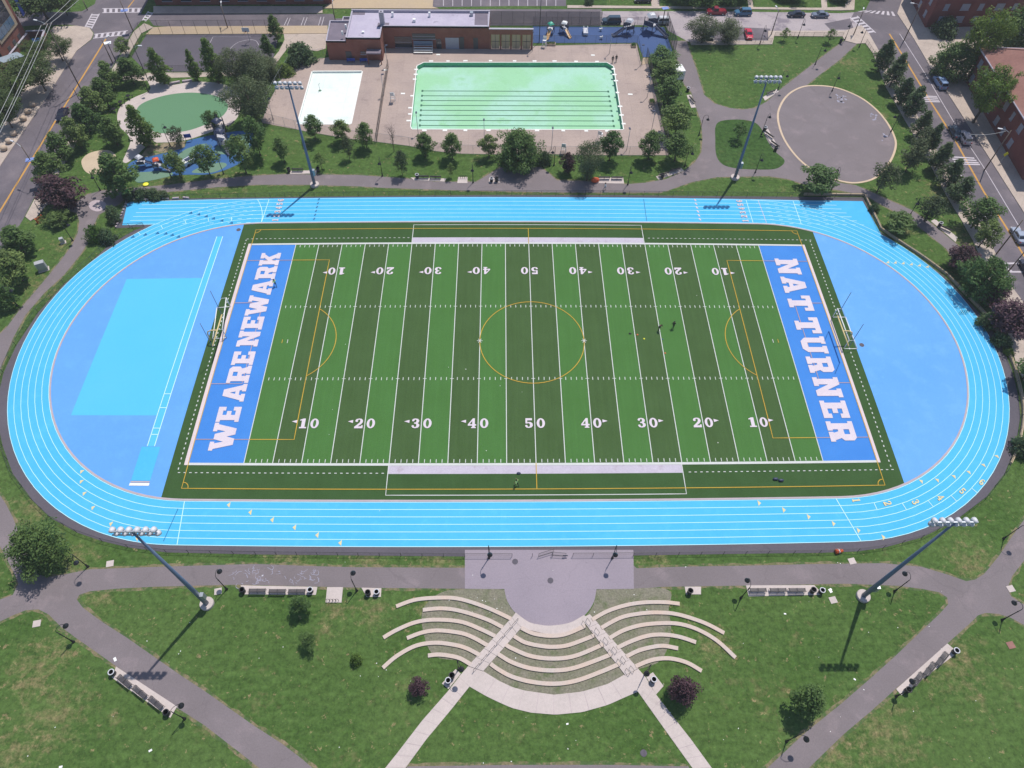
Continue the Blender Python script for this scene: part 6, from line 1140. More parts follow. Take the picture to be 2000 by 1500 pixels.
# ------------------------------------------------------------------ people
def person(c, rz, pose, shirt, pants, label, hold=None):
    """one skinned body; pose: joint offsets"""
    J = {'pelvis': (0, 0, .95), 'waist': (0, .0, 1.1), 'chest': (0, 0, 1.32), 'neck': (0, 0, 1.48), 'head': (.02, 0, 1.6), 'crown': (.02, 0, 1.72), 'nose': (.115, 0, 1.6),
         'hipL': (0, .1, .92), 'kneeL': (.04, .11, .5), 'ankL': (0, .11, .09), 'toeL': (.18, .13, .04), 'hipR': (0, -.1, .92), 'kneeR': (.04, -.11, .5), 'ankR': (0, -.11, .09), 'toeR': (.18, -.13, .04),
         'shL': (0, .19, 1.4), 'elL': (-.02, .25, 1.12), 'wrL': (.08, .26, .88), 'hdL': (.11, .26, .8), 'shR': (0, -.19, 1.4), 'elR': (-.02, -.25, 1.12), 'wrR': (.08, -.26, .88), 'hdR': (.11, -.26, .8)}
    for k, v in pose.items(): J[k] = v
    E_ = [('pelvis', 'waist'), ('waist', 'chest'), ('chest', 'neck'), ('neck', 'head'), ('head', 'crown'), ('head', 'nose')]
    for s in 'LR': E_ += [('pelvis', 'hip' + s), ('hip' + s, 'knee' + s), ('knee' + s, 'ank' + s), ('ank' + s, 'toe' + s), ('chest', 'sh' + s), ('sh' + s, 'el' + s), ('el' + s, 'wr' + s), ('wr' + s, 'hd' + s)]
    Rr = {'pelvis': .15, 'waist': .13, 'chest': .15, 'neck': .06, 'head': .1, 'crown': .075, 'nose': .02, 'hip': .1, 'knee': .065, 'ank': .045, 'toe': .035, 'sh': .075, 'el': .048, 'wr': .033, 'hd': .036}
    for s in 'LR':
        h = Vector(J['hd' + s]); w_ = Vector(J['wr' + s]); d = (h - w_).normalized()
        for k in range(5):
            n_ = f'f{k}{s}'; J[n_] = tuple(h + d * (.085 if k else .04) * (1, .95, 1.05, .98, .8)[k] + Vector((.02 * (k - 2.5) if k else .05, 0, -.01))); Rr[f'f{k}'] = .009; E_.append(('hd' + s, n_))
    ks = list(J); me = bpy.data.meshes.new('body'); me.from_pydata([J[k] for k in ks], [(ks.index(a), ks.index(b)) for a, b in E_], []); o = bpy.data.objects.new('body', me); COL.objects.link(o)
    md = o.modifiers.new('skin', 'SKIN')
    for i, k in enumerate(ks): r = Rr.get(k) or Rr.get(k[:-1]); me.skin_vertices[0].data[i].radius = (r, r); me.skin_vertices[0].data[i].use_root = (k == 'pelvis')
    o.modifiers.new('sub', 'SUBSURF').levels = 1
    dg = bpy.context.evaluated_depsgraph_get(); nm = bpy.data.meshes.new_from_object(o.evaluated_get(dg)); bpy.data.objects.remove(o)
    nm.materials.clear()
    for m_ in (MT['skin'], shirt, pants, MT['black']): nm.materials.append(m_)
    leg = [Vector(J[k]) for k in ('hipL', 'kneeL', 'hipR', 'kneeR', 'pelvis')]
    def near(p, names): return min((p - Vector(J[n])).length for n in names)
    for p in nm.polygons:
        c_ = Vector(p.center); g = {0: near(c_, ('head', 'crown', 'nose', 'neck', 'wrL', 'wrR', 'hdL', 'hdR')), 1: near(c_, ('chest', 'waist', 'shL', 'shR', 'elL', 'elR')), 2: near(c_, ('pelvis', 'hipL', 'hipR', 'kneeL', 'kneeR', 'ankL', 'ankR')), 3: near(c_, ('toeL', 'toeR'))}; p.material_index = min(g, key=g.get); p.use_smooth = True
    t = thing('person', label, 'person', at(*c), rz); b = link('body', nm, t)
    hd = Vector(J['head']); MB().lathe([(.112, -.01), (.118, .05), (.1, .1), (.06, .14), (0, .15)], 12, hd + Vector((-.02, 0, .03))).build('hair', MT['hair'], b, True)
    t.scale = (1.12, 1.12, 1.08); return t
run = {'kneeL': (.3, .1, .62), 'ankL': (.12, .1, .28), 'toeL': (.28, .1, .2), 'kneeR': (-.08, -.11, .5), 'ankR': (-.4, -.11, .18), 'toeR': (-.32, -.11, .05), 'elR': (.12, -.27, 1.15), 'wrR': (.34, -.2, 1.2), 'hdR': (.42, -.19, 1.23), 'elL': (-.22, .27, 1.16), 'wrL': (-.02, .26, 1.0), 'hdL': (.06, .25, .98)}
walk = {'kneeL': (.17, .1, .52), 'ankL': (.26, .1, .1), 'toeL': (.43, .1, .06), 'kneeR': (-.04, -.1, .5), 'ankR': (-.3, -.1, .13), 'toeR': (-.14, -.1, .04), 'elR': (.08, -.27, 1.13), 'wrR': (.26, -.25, .96), 'hdR': (.31, -.25, .9), 'elL': (-.14, .26, 1.13), 'wrL': (-.12, .26, .88), 'hdL': (-.1, .26, .8)}
bend = {'chest': (.16, 0, 1.26), 'neck': (.26, 0, 1.38), 'head': (.34, 0, 1.48), 'crown': (.38, 0, 1.58), 'nose': (.44, 0, 1.46), 'shL': (.18, .19, 1.32), 'shR': (.18, -.19, 1.32), 'elL': (.3, .24, 1.08), 'wrL': (.42, .2, .92), 'hdL': (.46, .18, .85), 'elR': (.3, -.24, 1.08), 'wrR': (.42, -.2, .92), 'hdR': (.46, -.18, .85)}
LIME = flat('lime_shirt', (.75, 1.0, .32, 1), .8); DARKR = flat('dark_red_shirt', (.06, .012, .03, 1), .8); BLK = flat('black_cloth', (.012, .012, .014, 1), .85); GREYC = flat('grey_cloth', (.35, .35, .4, 1), .85); NAVC = flat('navy_cloth', (.02, .025, .06, 1), .85); WHC = flat('white_cloth', (.75, .75, .78, 1), .8)
person((539, 559), 1.9, run, LIME, NAVC, 'person in a lime shirt running in the left end zone'); person((1009, 948), 2.2, run, LIME, BLK, 'person in a lime shirt running near the lower team box'); person((1286, 645), -.6, bend, DARKR, BLK, 'person in dark clothes bending at the 25 yard line')
person((1314, 641), 1.0, walk, BLK, BLK, 'person all in black walking on the turf'); person((1196, 123), -1.8, walk, BLK, BLK, 'left one of two dark-clad people walking by the pool corner'); person((1203, 121), -1.8, walk, BLK, NAVC, 'right one of two dark-clad people walking by the pool corner'); person((1181, 371), 3.1, walk, WHC, GREYC, 'person in white walking on the upper path')

# ------------------------------------------------------------------ buildings
def wallbox(t, P, z0, z1, mat, name='wall'):
    o = t.location; n = len(P)
    for i in range(n):
        a, b = P[i], P[(i + 1) % n]; MB().add([(a[0] - o.x, a[1] - o.y, z0), (b[0] - o.x, b[1] - o.y, z0), (b[0] - o.x, b[1] - o.y, z1), (a[0] - o.x, a[1] - o.y, z1)], [(0, 1, 2, 3)]).build(name, MT[mat], t)
def roof(t, P, z, mat, name='roof', par=.45, parw=.3, cap='parapet'):
    o = t.location; Q = [(p[0] - o.x, p[1] - o.y) for p in P]; r = MB().sheet(Q, z).build(name, MT[mat], t)
    if par:
        n = len(Q); cx_ = sum(p[0] for p in Q) / n; cy_ = sum(p[1] for p in Q) / n; I_ = [(p[0] + (parw if p[0] < cx_ else -parw), p[1] + (parw if p[1] < cy_ else -parw)) for p in Q]
        MB().prism(Q, z - .05, z + par, 0, [I_]).build('parapet', MT[cap], t)
    return r
def opening(t, a, b, z0, z1, mat, name, frame=None, proud=.03):
    """window or door on the wall line a-b (ground points, outside on the right-hand side of a->b)"""
    o = t.location; A_, B_ = Vector((a[0] - o.x, a[1] - o.y, 0)), Vector((b[0] - o.x, b[1] - o.y, 0)); u = (B_ - A_).normalized(); nrm = Vector((u.y, -u.x, 0)); L = (B_ - A_).length; c = (A_ + B_) / 2 + nrm * proud; rz = math.atan2(u.y, u.x)
    w_ = MB().obox((c.x, c.y, (z0 + z1) / 2), (L, .08, z1 - z0), rz).build(name, MT[mat], t)
    if frame: f = MB(); f.obox((c.x + nrm.x * .05, c.y + nrm.y * .05, z0 - .06), (L + .2, .14, .12), rz); f.build('sill', MT[frame], w_); f = MB(); f.obox((c.x + nrm.x * .02, c.y + nrm.y * .02, (z0 + z1) / 2), (L + .02, .1, .08), rz); f.build('frame_bar', MT[frame], w_)
    return w_
# pool house
h1, h2 = 4.9, 5.7
WL = [at(636, 80, h1)[:2], at(674, 80, h1)[:2], at(691, 38, h1)[:2], at(653, 38, h1)[:2]]; yF = WL[0][1]; xl = WL[0][0]
x1 = at(673, 80, h2)[0]; x2 = at(741.5, 79, h2)[0]; yM = at(800, 51.5, h2)[1]; yB = at(800, 21, h2)[1]; xR = at(955, 51, h2)[0]; xR2 = at(957, 21, h2)[0]; xA = at(1041, 52, 5.2)[0]; yW = at(653, 40, h1)[1]
ph = thing('pool_house', 'L-shaped red brick pool house with white flat roof', 'building', (x2, yF, 0))
lw = [(xl, yF), (x1, yF), (x1, yW), (xl - .3, yW)]; wallbox(ph, lw, 0, h1, 'brick'); roof(ph, lw, h1 - .35, 'roofgrey', 'low_roof', .4, .25)
mw = [(x1, yF - .01), (x2, yF - .01), (x2, yM), (xR, yM), (xR2, yB), (x1, yB)]; wallbox(ph, mw, 0, h2, 'brick')
o = ph.location; Q = [(p[0] - o.x, p[1] - o.y) for p in mw]; MB().sheet(Q, h2 - .3).build('roof', MT['roofwhite'], ph)
for i in range(6):
    a, b = Q[i], Q[(i + 1) % 6]; L = dist(a, b); u = ((b[0] - a[0]) / L, (b[1] - a[1]) / L); hh = .3 if i == 4 else .12; nx_, ny_ = -u[1], u[0]
    MB().prism([a, b, (b[0] + nx_ * .35, b[1] + ny_ * .35), (a[0] + nx_ * .35, a[1] + ny_ * .35)], h2 - .35, h2 + hh + i * .004).build('parapet', MT['parapet'], ph)
MB().box(x1 - o.x + .4, x1 - o.x + 3.4, yB - o.y - 1.6, yB - o.y - .4, h2 - .3, h2 - .26).build('roof_patch', MT['roofgrey'], ph); MB().box(xR - o.x - 3.6, xR - o.x - .4, yM - o.y + 1.5, yB - o.y - .4, h2 - .3, h2 - .25).build('roof_patch', MT['roofgrey'], ph)
q = at(747, 49, h2); ch = MB().box(q[0] - o.x - .55, q[0] - o.x + .55, q[1] - o.y, q[1] - o.y + 1.1, h2 - .3, h2 + 3.1).build('chimney', MT['parapet'], ph); MB().box(q[0] - o.x - .2, q[0] - o.x + .2, q[1] - o.y + .3, q[1] - o.y + .7, h2 + 3.1, h2 + 3.15).build('flue', MT['black'], ch); MB().box(q[0] - o.x - 1.3, q[0] - o.x + 1.5, q[1] - o.y - .3, q[1] - o.y + 1.6, h2 - .3, h2 - .24).build('roof_patch', MT['roofgrey'], ph)
for x, y, s_, hh in ((767, 30, .5, 1.1), (839, 30, .5, 1.1), (809, 40, .7, .7), (921, 28, .8, .9), (676, 54, .4, 1.1), (669, 66, .35, 1.0), (709, 62, .6, .4)):
    q = at(x, y, h2); MB().box(q[0] - o.x - s_ / 2, q[0] - o.x + s_ / 2, q[1] - o.y - s_ / 2, q[1] - o.y + s_ / 2, h2 - .3, h2 - .3 + hh).build('roof_vent', MT['panelwhite' if s_ != .8 else 'steel'], ph)
def fx(px_, z=0): return at(px_, 94, 0)[0]
for a, b, z0, z1, mt, nm in ((773, 806, .3, 3.1, 'glass', 'window'), (853, 863, 0, 2.6, 'glass', 'door'), (871, 897, 0, 2.9, 'blind', 'door'), (898, 907, 0, 3.1, 'doorgrey', 'door'), (925, 934, 0, 2.9, 'doorgrey', 'door'), (808, 852, 2.6, 3.9, 'doorgrey', 'window')):
    opening(ph, (fx(a), yM), (fx(b), yM), z0, z1, mt, nm, 'parapet' if nm == 'window' else None)
opening(ph, (xl + 4.3, yF), (xl + 5.7, yF), 0, 2.3, 'doorgrey', 'door'); opening(ph, (xl + 8, yF), (xl + 9.2, yF), 1.6, 2.4, 'glass', 'window', 'parapet')
MB().box(x2 - o.x - 3.6, x2 - o.x - .1, -2.0, -.1, 2.7, 3.0).build('porch_roof', MT['roofgrey'], ph)
for x in (-3.5, -.3): MB().box(x2 - o.x + x, x2 - o.x + x + .2, -1.95, -1.75, 0, 2.7).build('porch_post', MT['brick'], ph)
an = [(x1 - .0, yW), (x1 - .0, yW + 2.2), (xl + 3, yW + 2.2), (xl + 3, yW)]
roof(ph, [(xl + 2.6, yW + .1), (x1 - .3, yW + .1), (x1 - .3, yW + 2.6), (xl + 2.6, yW + 2.6)], 4.2, 'roofgrey', 'annex_roof', .4, .25); wallbox(ph, [(xl + 2.6, yW + .1), (x1 - .3, yW + .1), (x1 - .3, yW + 2.6), (xl + 2.6, yW + 2.6)], 0, 4.2, 'brick')
ar = thing('brick_arcade', 'brick arcade wall with four tan gated bays right of the pool house', 'wall', (xR, yM, 0)); La = xA - xR
MB().box(0.02, La, -.2, .2, 3.9, 5.2).build('lintel', MT['brick'], ar); MB().box(-.0, La + .1, -.3, .3, 5.2, 5.35).build('coping', MT['parapet'], ar)
for k in range(5): MB().box(.02 + k * (La - .5) / 4, .5 + k * (La - .5) / 4, -.18, .18, 0, 3.9).build('pier', MT['brick'], ar)
for k in range(4):
    x0 = .55 + k * (La - .5) / 4; x1_ = x0 + (La - .5) / 4 - .6; gte = MB().box(x0, x1_, .02, .08, .1, 3.85).build('bay_screen', MT['tanwalk'], ar); MB().box(x0, x1_, -.05, .0, 2.0, 2.12).build('rail', MT['doorgrey'], gte); MB().box((x0 + x1_) / 2 - .05, (x0 + x1_) / 2 + .05, -.05, .0, .1, 3.85).build('mullion', MT['doorgrey'], gte)
bl = thing('bleachers', 'small metal bleachers with white steps at the pool house wall', 'bleachers', (fx(828), yM - 1.0, 0))
for k in range(4): MB().box(-2.4, 2.4, -1.6 + k * .55, -1.25 + k * .55, .35 + k * .32, .42 + k * .32).build('step', MT['whitepaint' if k < 3 else 'steel'], bl)
for x in (-2.3, 2.3): MB().tube([(x, .6, 0), (x, .6, 2.4), (x, -.2, 2.0), (x, -1.5, .3)], .04, 6).build('side_rail', MT['steel'], bl)
MB().box(-2.4, 2.4, .45, .5, 1.3, 2.3).build('back_panel', MT['bluegrey'], bl)
for px_, lb in ((687, 'left blue bench in the shade of the pool house'), (712, 'right blue bench in the shade of the pool house')):
    t = thing('blue_bench', lb, 'bench', (at(px_, 117)[0], yF - .9, .03)); MB().box(-1, 1, -.22, .22, .42, .48).build('seat', MT['bluebench'], t); MB().box(-1, 1, .2, .26, .5, .9).build('backrest', MT['bluebench'], t)
    for x in (-.85, .85): MB().box(x - .04, x + .04, -.2, .2, 0, .42).build('leg', MT['bluebench'], t)
# school block beyond the top edge (its shade lies on the street)
a, b = at(305, 10), at(648, 8); sb = thing('school_building', 'tall school block at the top edge, its wall in shade', 'building', (a[0], a[1], 0)); D_ = 16
SP = [(a[0], a[1]), (b[0], b[1]), (b[0], b[1] + D_), (a[0], a[1] + D_)]; wallbox(sb, SP, 0, 13.5, 'brick'); roof(sb, SP, 13.2, 'roofgrey')
for k in range(9):
    x0 = a[0] + 2 + k * 5; opening(sb, (x0, a[1] + (b[1] - a[1]) * (k + .5) / 9), (x0 + 2.6, a[1] + (b[1] - a[1]) * (k + 1) / 9), 1.0, 3.0, 'glass', 'window', 'parapet', .06)
# brick tower, top left
a, b = Vector(at(23, 117)), Vector(at(56, 74)); u = (b - a).normalized(); nrm = Vector((u.y, -u.x, 0)); bk = -nrm * 14
tb = thing('brick_building', 'red brick building with a tall glazed bay, top left corner', 'building', (a.x, a.y, 0)); c0 = a - u * 14
wallbox(tb, [(c0.x, c0.y), (b.x, b.y), (b.x + bk.x, b.y + bk.y), (c0.x + bk.x, c0.y + bk.y)], 0, 17, 'brick'); roof(tb, [(c0.x, c0.y), (b.x, b.y), (b.x + bk.x, b.y + bk.y), (c0.x + bk.x, c0.y + bk.y)], 16.6, 'roofgrey', par=0)
Lb = (b - a).length; P0 = lambda s: ((a + u * s).x, (a + u * s).y)
fr = opening(tb, P0(-.6), P0(Lb - 1.2), 4.2, 13.2, 'tanwalk', 'bay_frame', None, .1)
for i in range(4):
    for j in range(4):
        s0 = .0 + (Lb - 2.2) * i / 4; s1 = s0 + (Lb - 2.2) / 4 - .12; w_ = opening(tb, P0(s0), P0(s1), 5.0 + j * 2.0, 6.85 + j * 2.0, 'blueglass' if j in (0, 3) else 'glass', 'window', None, .18)
for s0 in (.8, 3.6, 6.4): opening(tb, P0(s0), P0(s0 + 1.3), 0, 2.6, 'doorgrey', 'door', None, .04)
opening(tb, P0(-10), P0(-2.5), 2, 9, 'glass', 'window', 'tanwalk', .05)
t = thing('banner', 'blue vertical banner sign on the brick building', 'sign', (b.x + nrm.x * .2 + 1.0, b.y + 1.2, 0)); MB().box(-.05, .05, -.6, .6, 5.2, 9.6).build('panel', MT['bluebench'], t); MB().tube([(-.7, 0, 9.4), (.1, 0, 9.4)], .04, 6).build('bracket', MT['steel'], t)
t = thing('awning', 'pale glass awning beside the brick building', 'awning', at(34, 136), .95); MB().obox((0, 0, 3.1), (5.2, 3.0, .1), 0, 0, .12).build('canopy', MT['paleglass'], t)
for x in (-2.2, 2.2): MB().tube([(x, 1.2, 0), (x, 1.2, 3.1)], .06, 6).build('post', MT['steel'], t)
area('courtyard', pts(62, 76, 90, 74, 78, 102, 66, 88), 'playblue', .16, 'small blue painted courtyard beside the brick building', 'play surface')
t = thing('courtyard_wall', 'low brick wall with pale coping around the blue courtyard', 'wall', at(56, 73))
for p, q in (((56, 71), (90, 70)), ((91, 71), (79, 104)), ((24, 117), (57, 75))):
    A_, B_ = Vector(at(*p)), Vector(at(*q)); m_ = (A_ + B_) / 2 - t.location; rz = math.atan2((B_ - A_).y, (B_ - A_).x); L = (B_ - A_).length; w_ = MB().obox((m_.x + .3, m_.y - .3, .75), (L, .35, 1.5), rz).build('wall_section', MT['brick'], t); MB().obox((m_.x + .3, m_.y - .3, 1.56), (L + .1, .5, .12), rz).build('coping', MT['parapet'], w_)
# brick houses on the right
a = Vector(at(1806, 54)); sb = thing('brick_house', 'dark red brick apartment house at the top right', 'building', (a.x, a.y, 0)); nw = Vector(at(1768, -20)) - a; nw.z = 0; nw = nw.normalized() * 18; ea = Vector((46, 1.5, 0))
P = [(a.x, a.y), (a.x + ea.x, a.y + ea.y), (a.x + ea.x + nw.x, a.y + ea.y + nw.y), (a.x + nw.x, a.y + nw.y)]; wallbox(sb, P, 0, 16, 'brick2'); roof(sb, P, 16, 'shingle', par=0)
ue = ea.normalized()
for fl_, z0 in ((0, 1.4), (1, 4.6), (2, 7.8), (3, 11.0)):
    for k in range(9): s0 = 2.5 + k * 4.6; s1 = s0 + (1.3, 2.2)[k % 2]; opening(sb, tuple((a + ue * s0)[:2]), tuple((a + ue * s1)[:2]), z0, z0 + 1.6, 'blind', 'window', 'parapet', .05)
    un = nw.normalized()
    for k in range(3): s0 = 2.5 + k * 5; opening(sb, tuple((a + un * (s0 + 1.3))[:2]), tuple((a + un * s0)[:2]), z0, z0 + 1.6, 'blind', 'window', 'parapet', .05)
EZ = 8.2
e0 = Vector(at(1912, 92, EZ)); e1 = Vector(at(2000, 232, EZ)); dr = (e1 - e0); dr.z = 0; dr.normalize(); per = Vector((-dr.y, dr.x, 0)); per = per if per.x > 0 else -per
far = Vector((e0.x, e0.y, 0)); nr = Vector((e1.x, e1.y, 0)) + dr * 10; 
hb = thing('brick_house', 'brick house with a brown hipped shingle roof on the right', 'building', (far.x, far.y, 0)); Wd = 15
P = [far + dr * .7 + per * .7, nr + per * .7, nr + per * Wd, far + dr * .7 + per * Wd]; wallbox(hb, [(p.x, p.y) for p in P], 0, EZ - .1, 'brick2')
R0, R1, R2, R3 = far, nr + dr * .7, nr + dr * .7 + per * (Wd + .7), far + per * (Wd + .7); hz = EZ + 3.4; m0 = far + per * (Wd / 2 + .35) + dr * 7; m1 = nr + per * (Wd / 2 + .35) - dr * 6
def V3(p, z): return (p.x - far.x, p.y - far.y, z)
q = [V3(R0, EZ), V3(R1, EZ), V3(R2, EZ), V3(R3, EZ), V3(m0, hz), V3(m1, hz)]
for f in ((0, 1, 5, 4), (1, 2, 5), (2, 3, 4, 5), (3, 0, 4)): MB().add([q[i] for i in f], [tuple(range(len(f)))]).build('roof_slope', MT['shingle'], hb)
for i, j in ((0, 4), (3, 4), (4, 5), (0, 1), (3, 0)): MB().tube([q[i], q[j]], .16, 6).build('roof_ridge' if j > 3 else 'gutter', MT['parapet' if j < 4 else 'shingle'], hb)
pa, pb = P[0], P[1]; uu = (pb - pa).normalized(); 
for fl_, z0 in ((0, 1.2), (1, 4.9)):
    for k in range(7): s0 = 1.6 + k * 4.2; s1 = s0 + (1.5, 1.0)[k % 2]; opening(hb, tuple((pa + uu * s0)[:2]), tuple((pa + uu * s1)[:2]), z0, z0 + 1.8, 'blind', 'window', 'parapet', .05)
MB().box(10, 10.5, -9, -8.5, EZ + .8, EZ + 2.2).build('roof_vent', MT['panelwhite'], hb)

# ------------------------------------------------------------------ street poles and wires
def upole(b, top, label, arm=None, panel=None, mat='wood', r=.14):
    B, h = up(b, top); t = thing('street_pole', label, 'pole', B, 0, 'street poles and street lights'); MB().tube([(0, 0, 0), (0, 0, h)], [r, r * .7], 8).build('pole', MT[mat], t, True)
    if arm:
        an, L = arm; d = Vector((math.cos(math.radians(an)), math.sin(math.radians(an)), 0)); MB().tube([(0, 0, h - .6), tuple(d * L * .5 + Vector((0, 0, h - .1))), tuple(d * L + Vector((0, 0, h)))], .05, 6).build('arm', MT['steel'], t); e_ = d * (L + .35); MB().obox((e_.x, e_.y, h), (.9, .3, .16), math.radians(an)).build('lamp_head', MT['lamp'], t)
    if panel: MB().obox((0, 0, h * panel), (1.7, 1.2, .08), .3).build('solar_panel', MT['solar'] if panel < 1.01 else MT['panelwhite'], t)
    return t, B, h
upole((226, 119), (212, 84), 'dark pole with a white panel beside the left crossing', None, 1.02, 'wood', .12); upole((221, 125), (199, 78), 'shorter dark pole next to the white panel pole', (60, 1.6)); p1 = upole((160, 178), (85, 45), 'tall utility pole carrying the left power lines', (160, 2.4)); upole((88, 357), (40, 283), 'street light with blue solar panel, lower left street', (150, 2.2), .62, 'wood', .13)
upole((260, 61), (237, 0), 'dark pole with blue solar panel beyond the crossing', None, .68); upole((155, 195), (142, 172), 'short dark post beside the left street', None, None, 'black', .08); upole((445, 55), (437, 10), 'street light standing at the tan pavement', (100, 1.5)); upole((290, 158), (265, 88), 'tall thin floodlight pole at the ball court gate', (0, 1.2), None, 'black', .1); upole((171, 20), (160, 0), 'pole at the far left corner')
upole((657, 52), (652, 6), 'street light behind the pool house', (90, 1.4)); upole((1053, 83), (1055, -10), 'tall dark pole at the arcade end', (90, 1.2), None, 'black', .1); upole((1293, 50), (1300, 16), 'pole with tilted sign at the playground corner', None, 1.0)
upole((1506, 68), (1524, 20), 'dark street light at the lawn corner', (100, 1.4)); upole((1667, 68), (1686, 22), 'pole at the zebra crossing', (70, 1.2)); pr = upole((1765, 80), (1800, 8), 'street light before the upper brick house', (170, 1.8)); pr2 = upole((1922, 333), (1968, 252), 'tall wooden street light on the right street', (165, 1.8)); upole((1850, 296), (1862, 270), 'short dark pole left of the white car', None, None, 'wood', .1); upole((1945, 497), (1998, 430), 'wooden pole beside the silver sedan'); upole((1967, 533), (2010, 490), 'wooden pole at the right edge crossing'); upole((1958, 552), (1963, 536), 'grey traffic signal box post', None, None, 'steel', .18)
t = thing('road_sign', 'bright yellow diamond road sign in the house shade', 'sign', at(1953, 318)); MB().tube([(0, 0, 0), (0, 0, 2.4)], .04, 6).build('post', MT['steel'], t); MB().obox((0, -.05, 2.3), (.9, .04, .9), .2, 0, .785).build('panel', MT['yellowplastic'], t)
def wire(a, b, label, sag=.6, n=1):
    t = thing('power_line', label, 'cable', tuple(a)); A_, B_ = Vector((0, 0, 0)), Vector(b) - Vector(a)
    MB().tube([tuple(A_ + (B_ - A_) * i / 8 - Vector((0, 0, sag * 4 * (i / 8) * (1 - i / 8)))) for i in range(9)], .04, 5).build('wire', flat('wire_grey' + label[:6], (.45, .45, .45, 1), .5), t)
pt_ = Vector(p1[1]) + Vector((0, 0, p1[2] - .35)); MB().tube([(-1.1, -.5, p1[2] - .4), (1.1, .5, p1[2] - .4)], .06, 6).build('crossarm', MT['wood'], p1[0])
for off, x1_, y1_, lb in [(-1.0, -40, 300, 'upper one of three pale power lines, left edge'), (.2, -36, 322, 'middle one of three pale power lines, left edge'), (.9, -30, 318, 'lower one of three pale power lines, left edge'), (-.6, 175, -40, 'thin power line crossing the corner trees'), (.7, 195, -40, 'second thin power line crossing the corner')]:
    wire(tuple(pt_ + Vector((off, off * .45, 0))), at(x1_, y1_, p1[2] - 1.5), lb, .25)
wire(at(1965, 256, 8.3), at(1893, 262, 7.6), 'thin cable from the tall wooden street light', .5)

# ------------------------------------------------------------------ play equipment
def play_tower(c, rz, label, roofm='lightgreyplastic', slide='slide', sc=1.0):
    t = thing('play_structure', label, 'play structure', at(*c), rz, None, (sc, sc, sc))
    for x in (-.8, .8):
        for y in (-.8, .8): MB().tube([(x, y, 0), (x, y, 2.6)], .06, 8).build('post', MT['navyplastic'], t)
    MB().box(-.85, .85, -.85, .85, 1.2, 1.3).build('platform', MT['lightgreyplastic'], t); MB().lathe([(1.0, 2.6), (.6, 2.95), (0, 3.1)], 4).build('roof', MT[roofm], t)
    sl_ = MB(); sl_.add([(.85, -.35, 1.3), (.85, .35, 1.3), (2.9, .35, .25), (2.9, -.35, .25), (3.4, .35, .2), (3.4, -.35, .2)], [(0, 3, 2, 1), (3, 5, 4, 2)]); 
    for y in (-.35, .35): sl_.tube([(.85, y, 1.45), (2.9, y, .4), (3.4, y, .35)], .08, 6)
    sl_.build('slide', MT[slide], t); ld = MB()
    for k in range(5): ld.tube([(-.9 - .12 * k, -.3, 1.2 - .25 * k), (-.9 - .12 * k, .3, 1.2 - .25 * k)], .03, 6)
    for y in (-.3, .3): ld.tube([(-.85, y, 1.3), (-1.5, y, 0)], .035, 6)
    ld.build('ladder', MT['navyplastic'], t); pn = MB(); pn.box(-.8, .8, .8, .86, 1.3, 2.0); pn.box(-.8, .8, -.86, -.8, 1.3, 2.0); pn.build('panel', MT['navyplastic'], t); return t
play_tower((1075, 66), math.radians(-108), 'small slide with teal roof at the left of the pool playground', 'tealplastic'); play_tower((1101, 64), math.radians(-62), 'white topped slide next to the teal roofed slide', 'whitepaint'); play_tower((1226, 66), math.radians(200), 'dark climbing frame in the middle of the pool playground', 'lightgreyplastic', 'navyplastic', 1.3); play_tower((1268, 62), math.radians(-35), 'large dark climbing frame at the right of the pool playground', 'lightgreyplastic', 'navyplastic', 1.6)
play_tower((280, 326), math.radians(10), 'grey climbing frame at the left of the big playground', 'lightgreyplastic', 'navyplastic', .95); play_tower((312, 330), math.radians(-20), 'orange playhouse with a slide on the big playground', 'orangeplastic', 'navyplastic', .9); play_tower((433, 262), math.radians(-80), 'tall dark climbing tower at the upper right of the big playground', 'navyplastic', 'lightgreyplastic', 1.3); play_tower((438, 283), math.radians(-60), 'dark climbing frame under the right playground tree', 'navyplastic', 'navyplastic', 1.3)
t = thing('play_bus', 'white toy bus climber on the big playground', 'play structure', at(376, 317), math.radians(50)); MB().box(-2.0, 2.0, -.7, .7, .35, 1.2).build('body', MT['whitepaint'], t); MB().box(-1.4, 1.2, -.45, .45, 1.2, 1.28).build('deck', MT['navyplastic'], t); MB().box(1.2, 1.9, -.6, .6, 1.2, 1.5).build('cab', MT['bluebench'], t)
for x in (-1.3, 1.3):
    for y in (-.7, .7): MB().lathe([(.1, -.08), (.35, -.08), (.35, .08), (.1, .08)], 12, (x, y, .35), 0, (0, 1, 0)).build('wheel', MT['tyre'], t)
t = thing('play_car', 'white toy car climber on the pool playground', 'play structure', at(1143, 66), math.radians(90)); MB().box(-1.3, 1.3, -.6, .6, .3, .9).build('body', MT['lightgreyplastic'], t); MB().tube([(-.6, -.55, .9), (-.5, -.5, 1.8), (.5, -.5, 1.8), (.6, -.55, .9)], .05, 6).build('roll_bar', MT['whitepaint'], t); MB().tube([(-.6, .55, .9), (-.5, .5, 1.8), (.5, .5, 1.8), (.6, .55, .9)], .05, 6).build('roll_bar', MT['whitepaint'], t)
for c, lb in (((1173, 61), 'upper white spring rocker on the pool playground'), ((1174, 77), 'lower white spring rocker on the pool playground')):
    t = thing('spring_rocker', lb, 'spring rocker', at(*c)); MB().lathe([(.12, 0), (.12, .4)], 8).build('spring', MT['navyplastic'], t); MB().box(-.4, .4, -.15, .15, .4, .75).build('seat', MT['whitepaint'], t); MB().box(.2, .28, -.3, .3, .75, 1.0).build('handle', MT['whitepaint'], t)
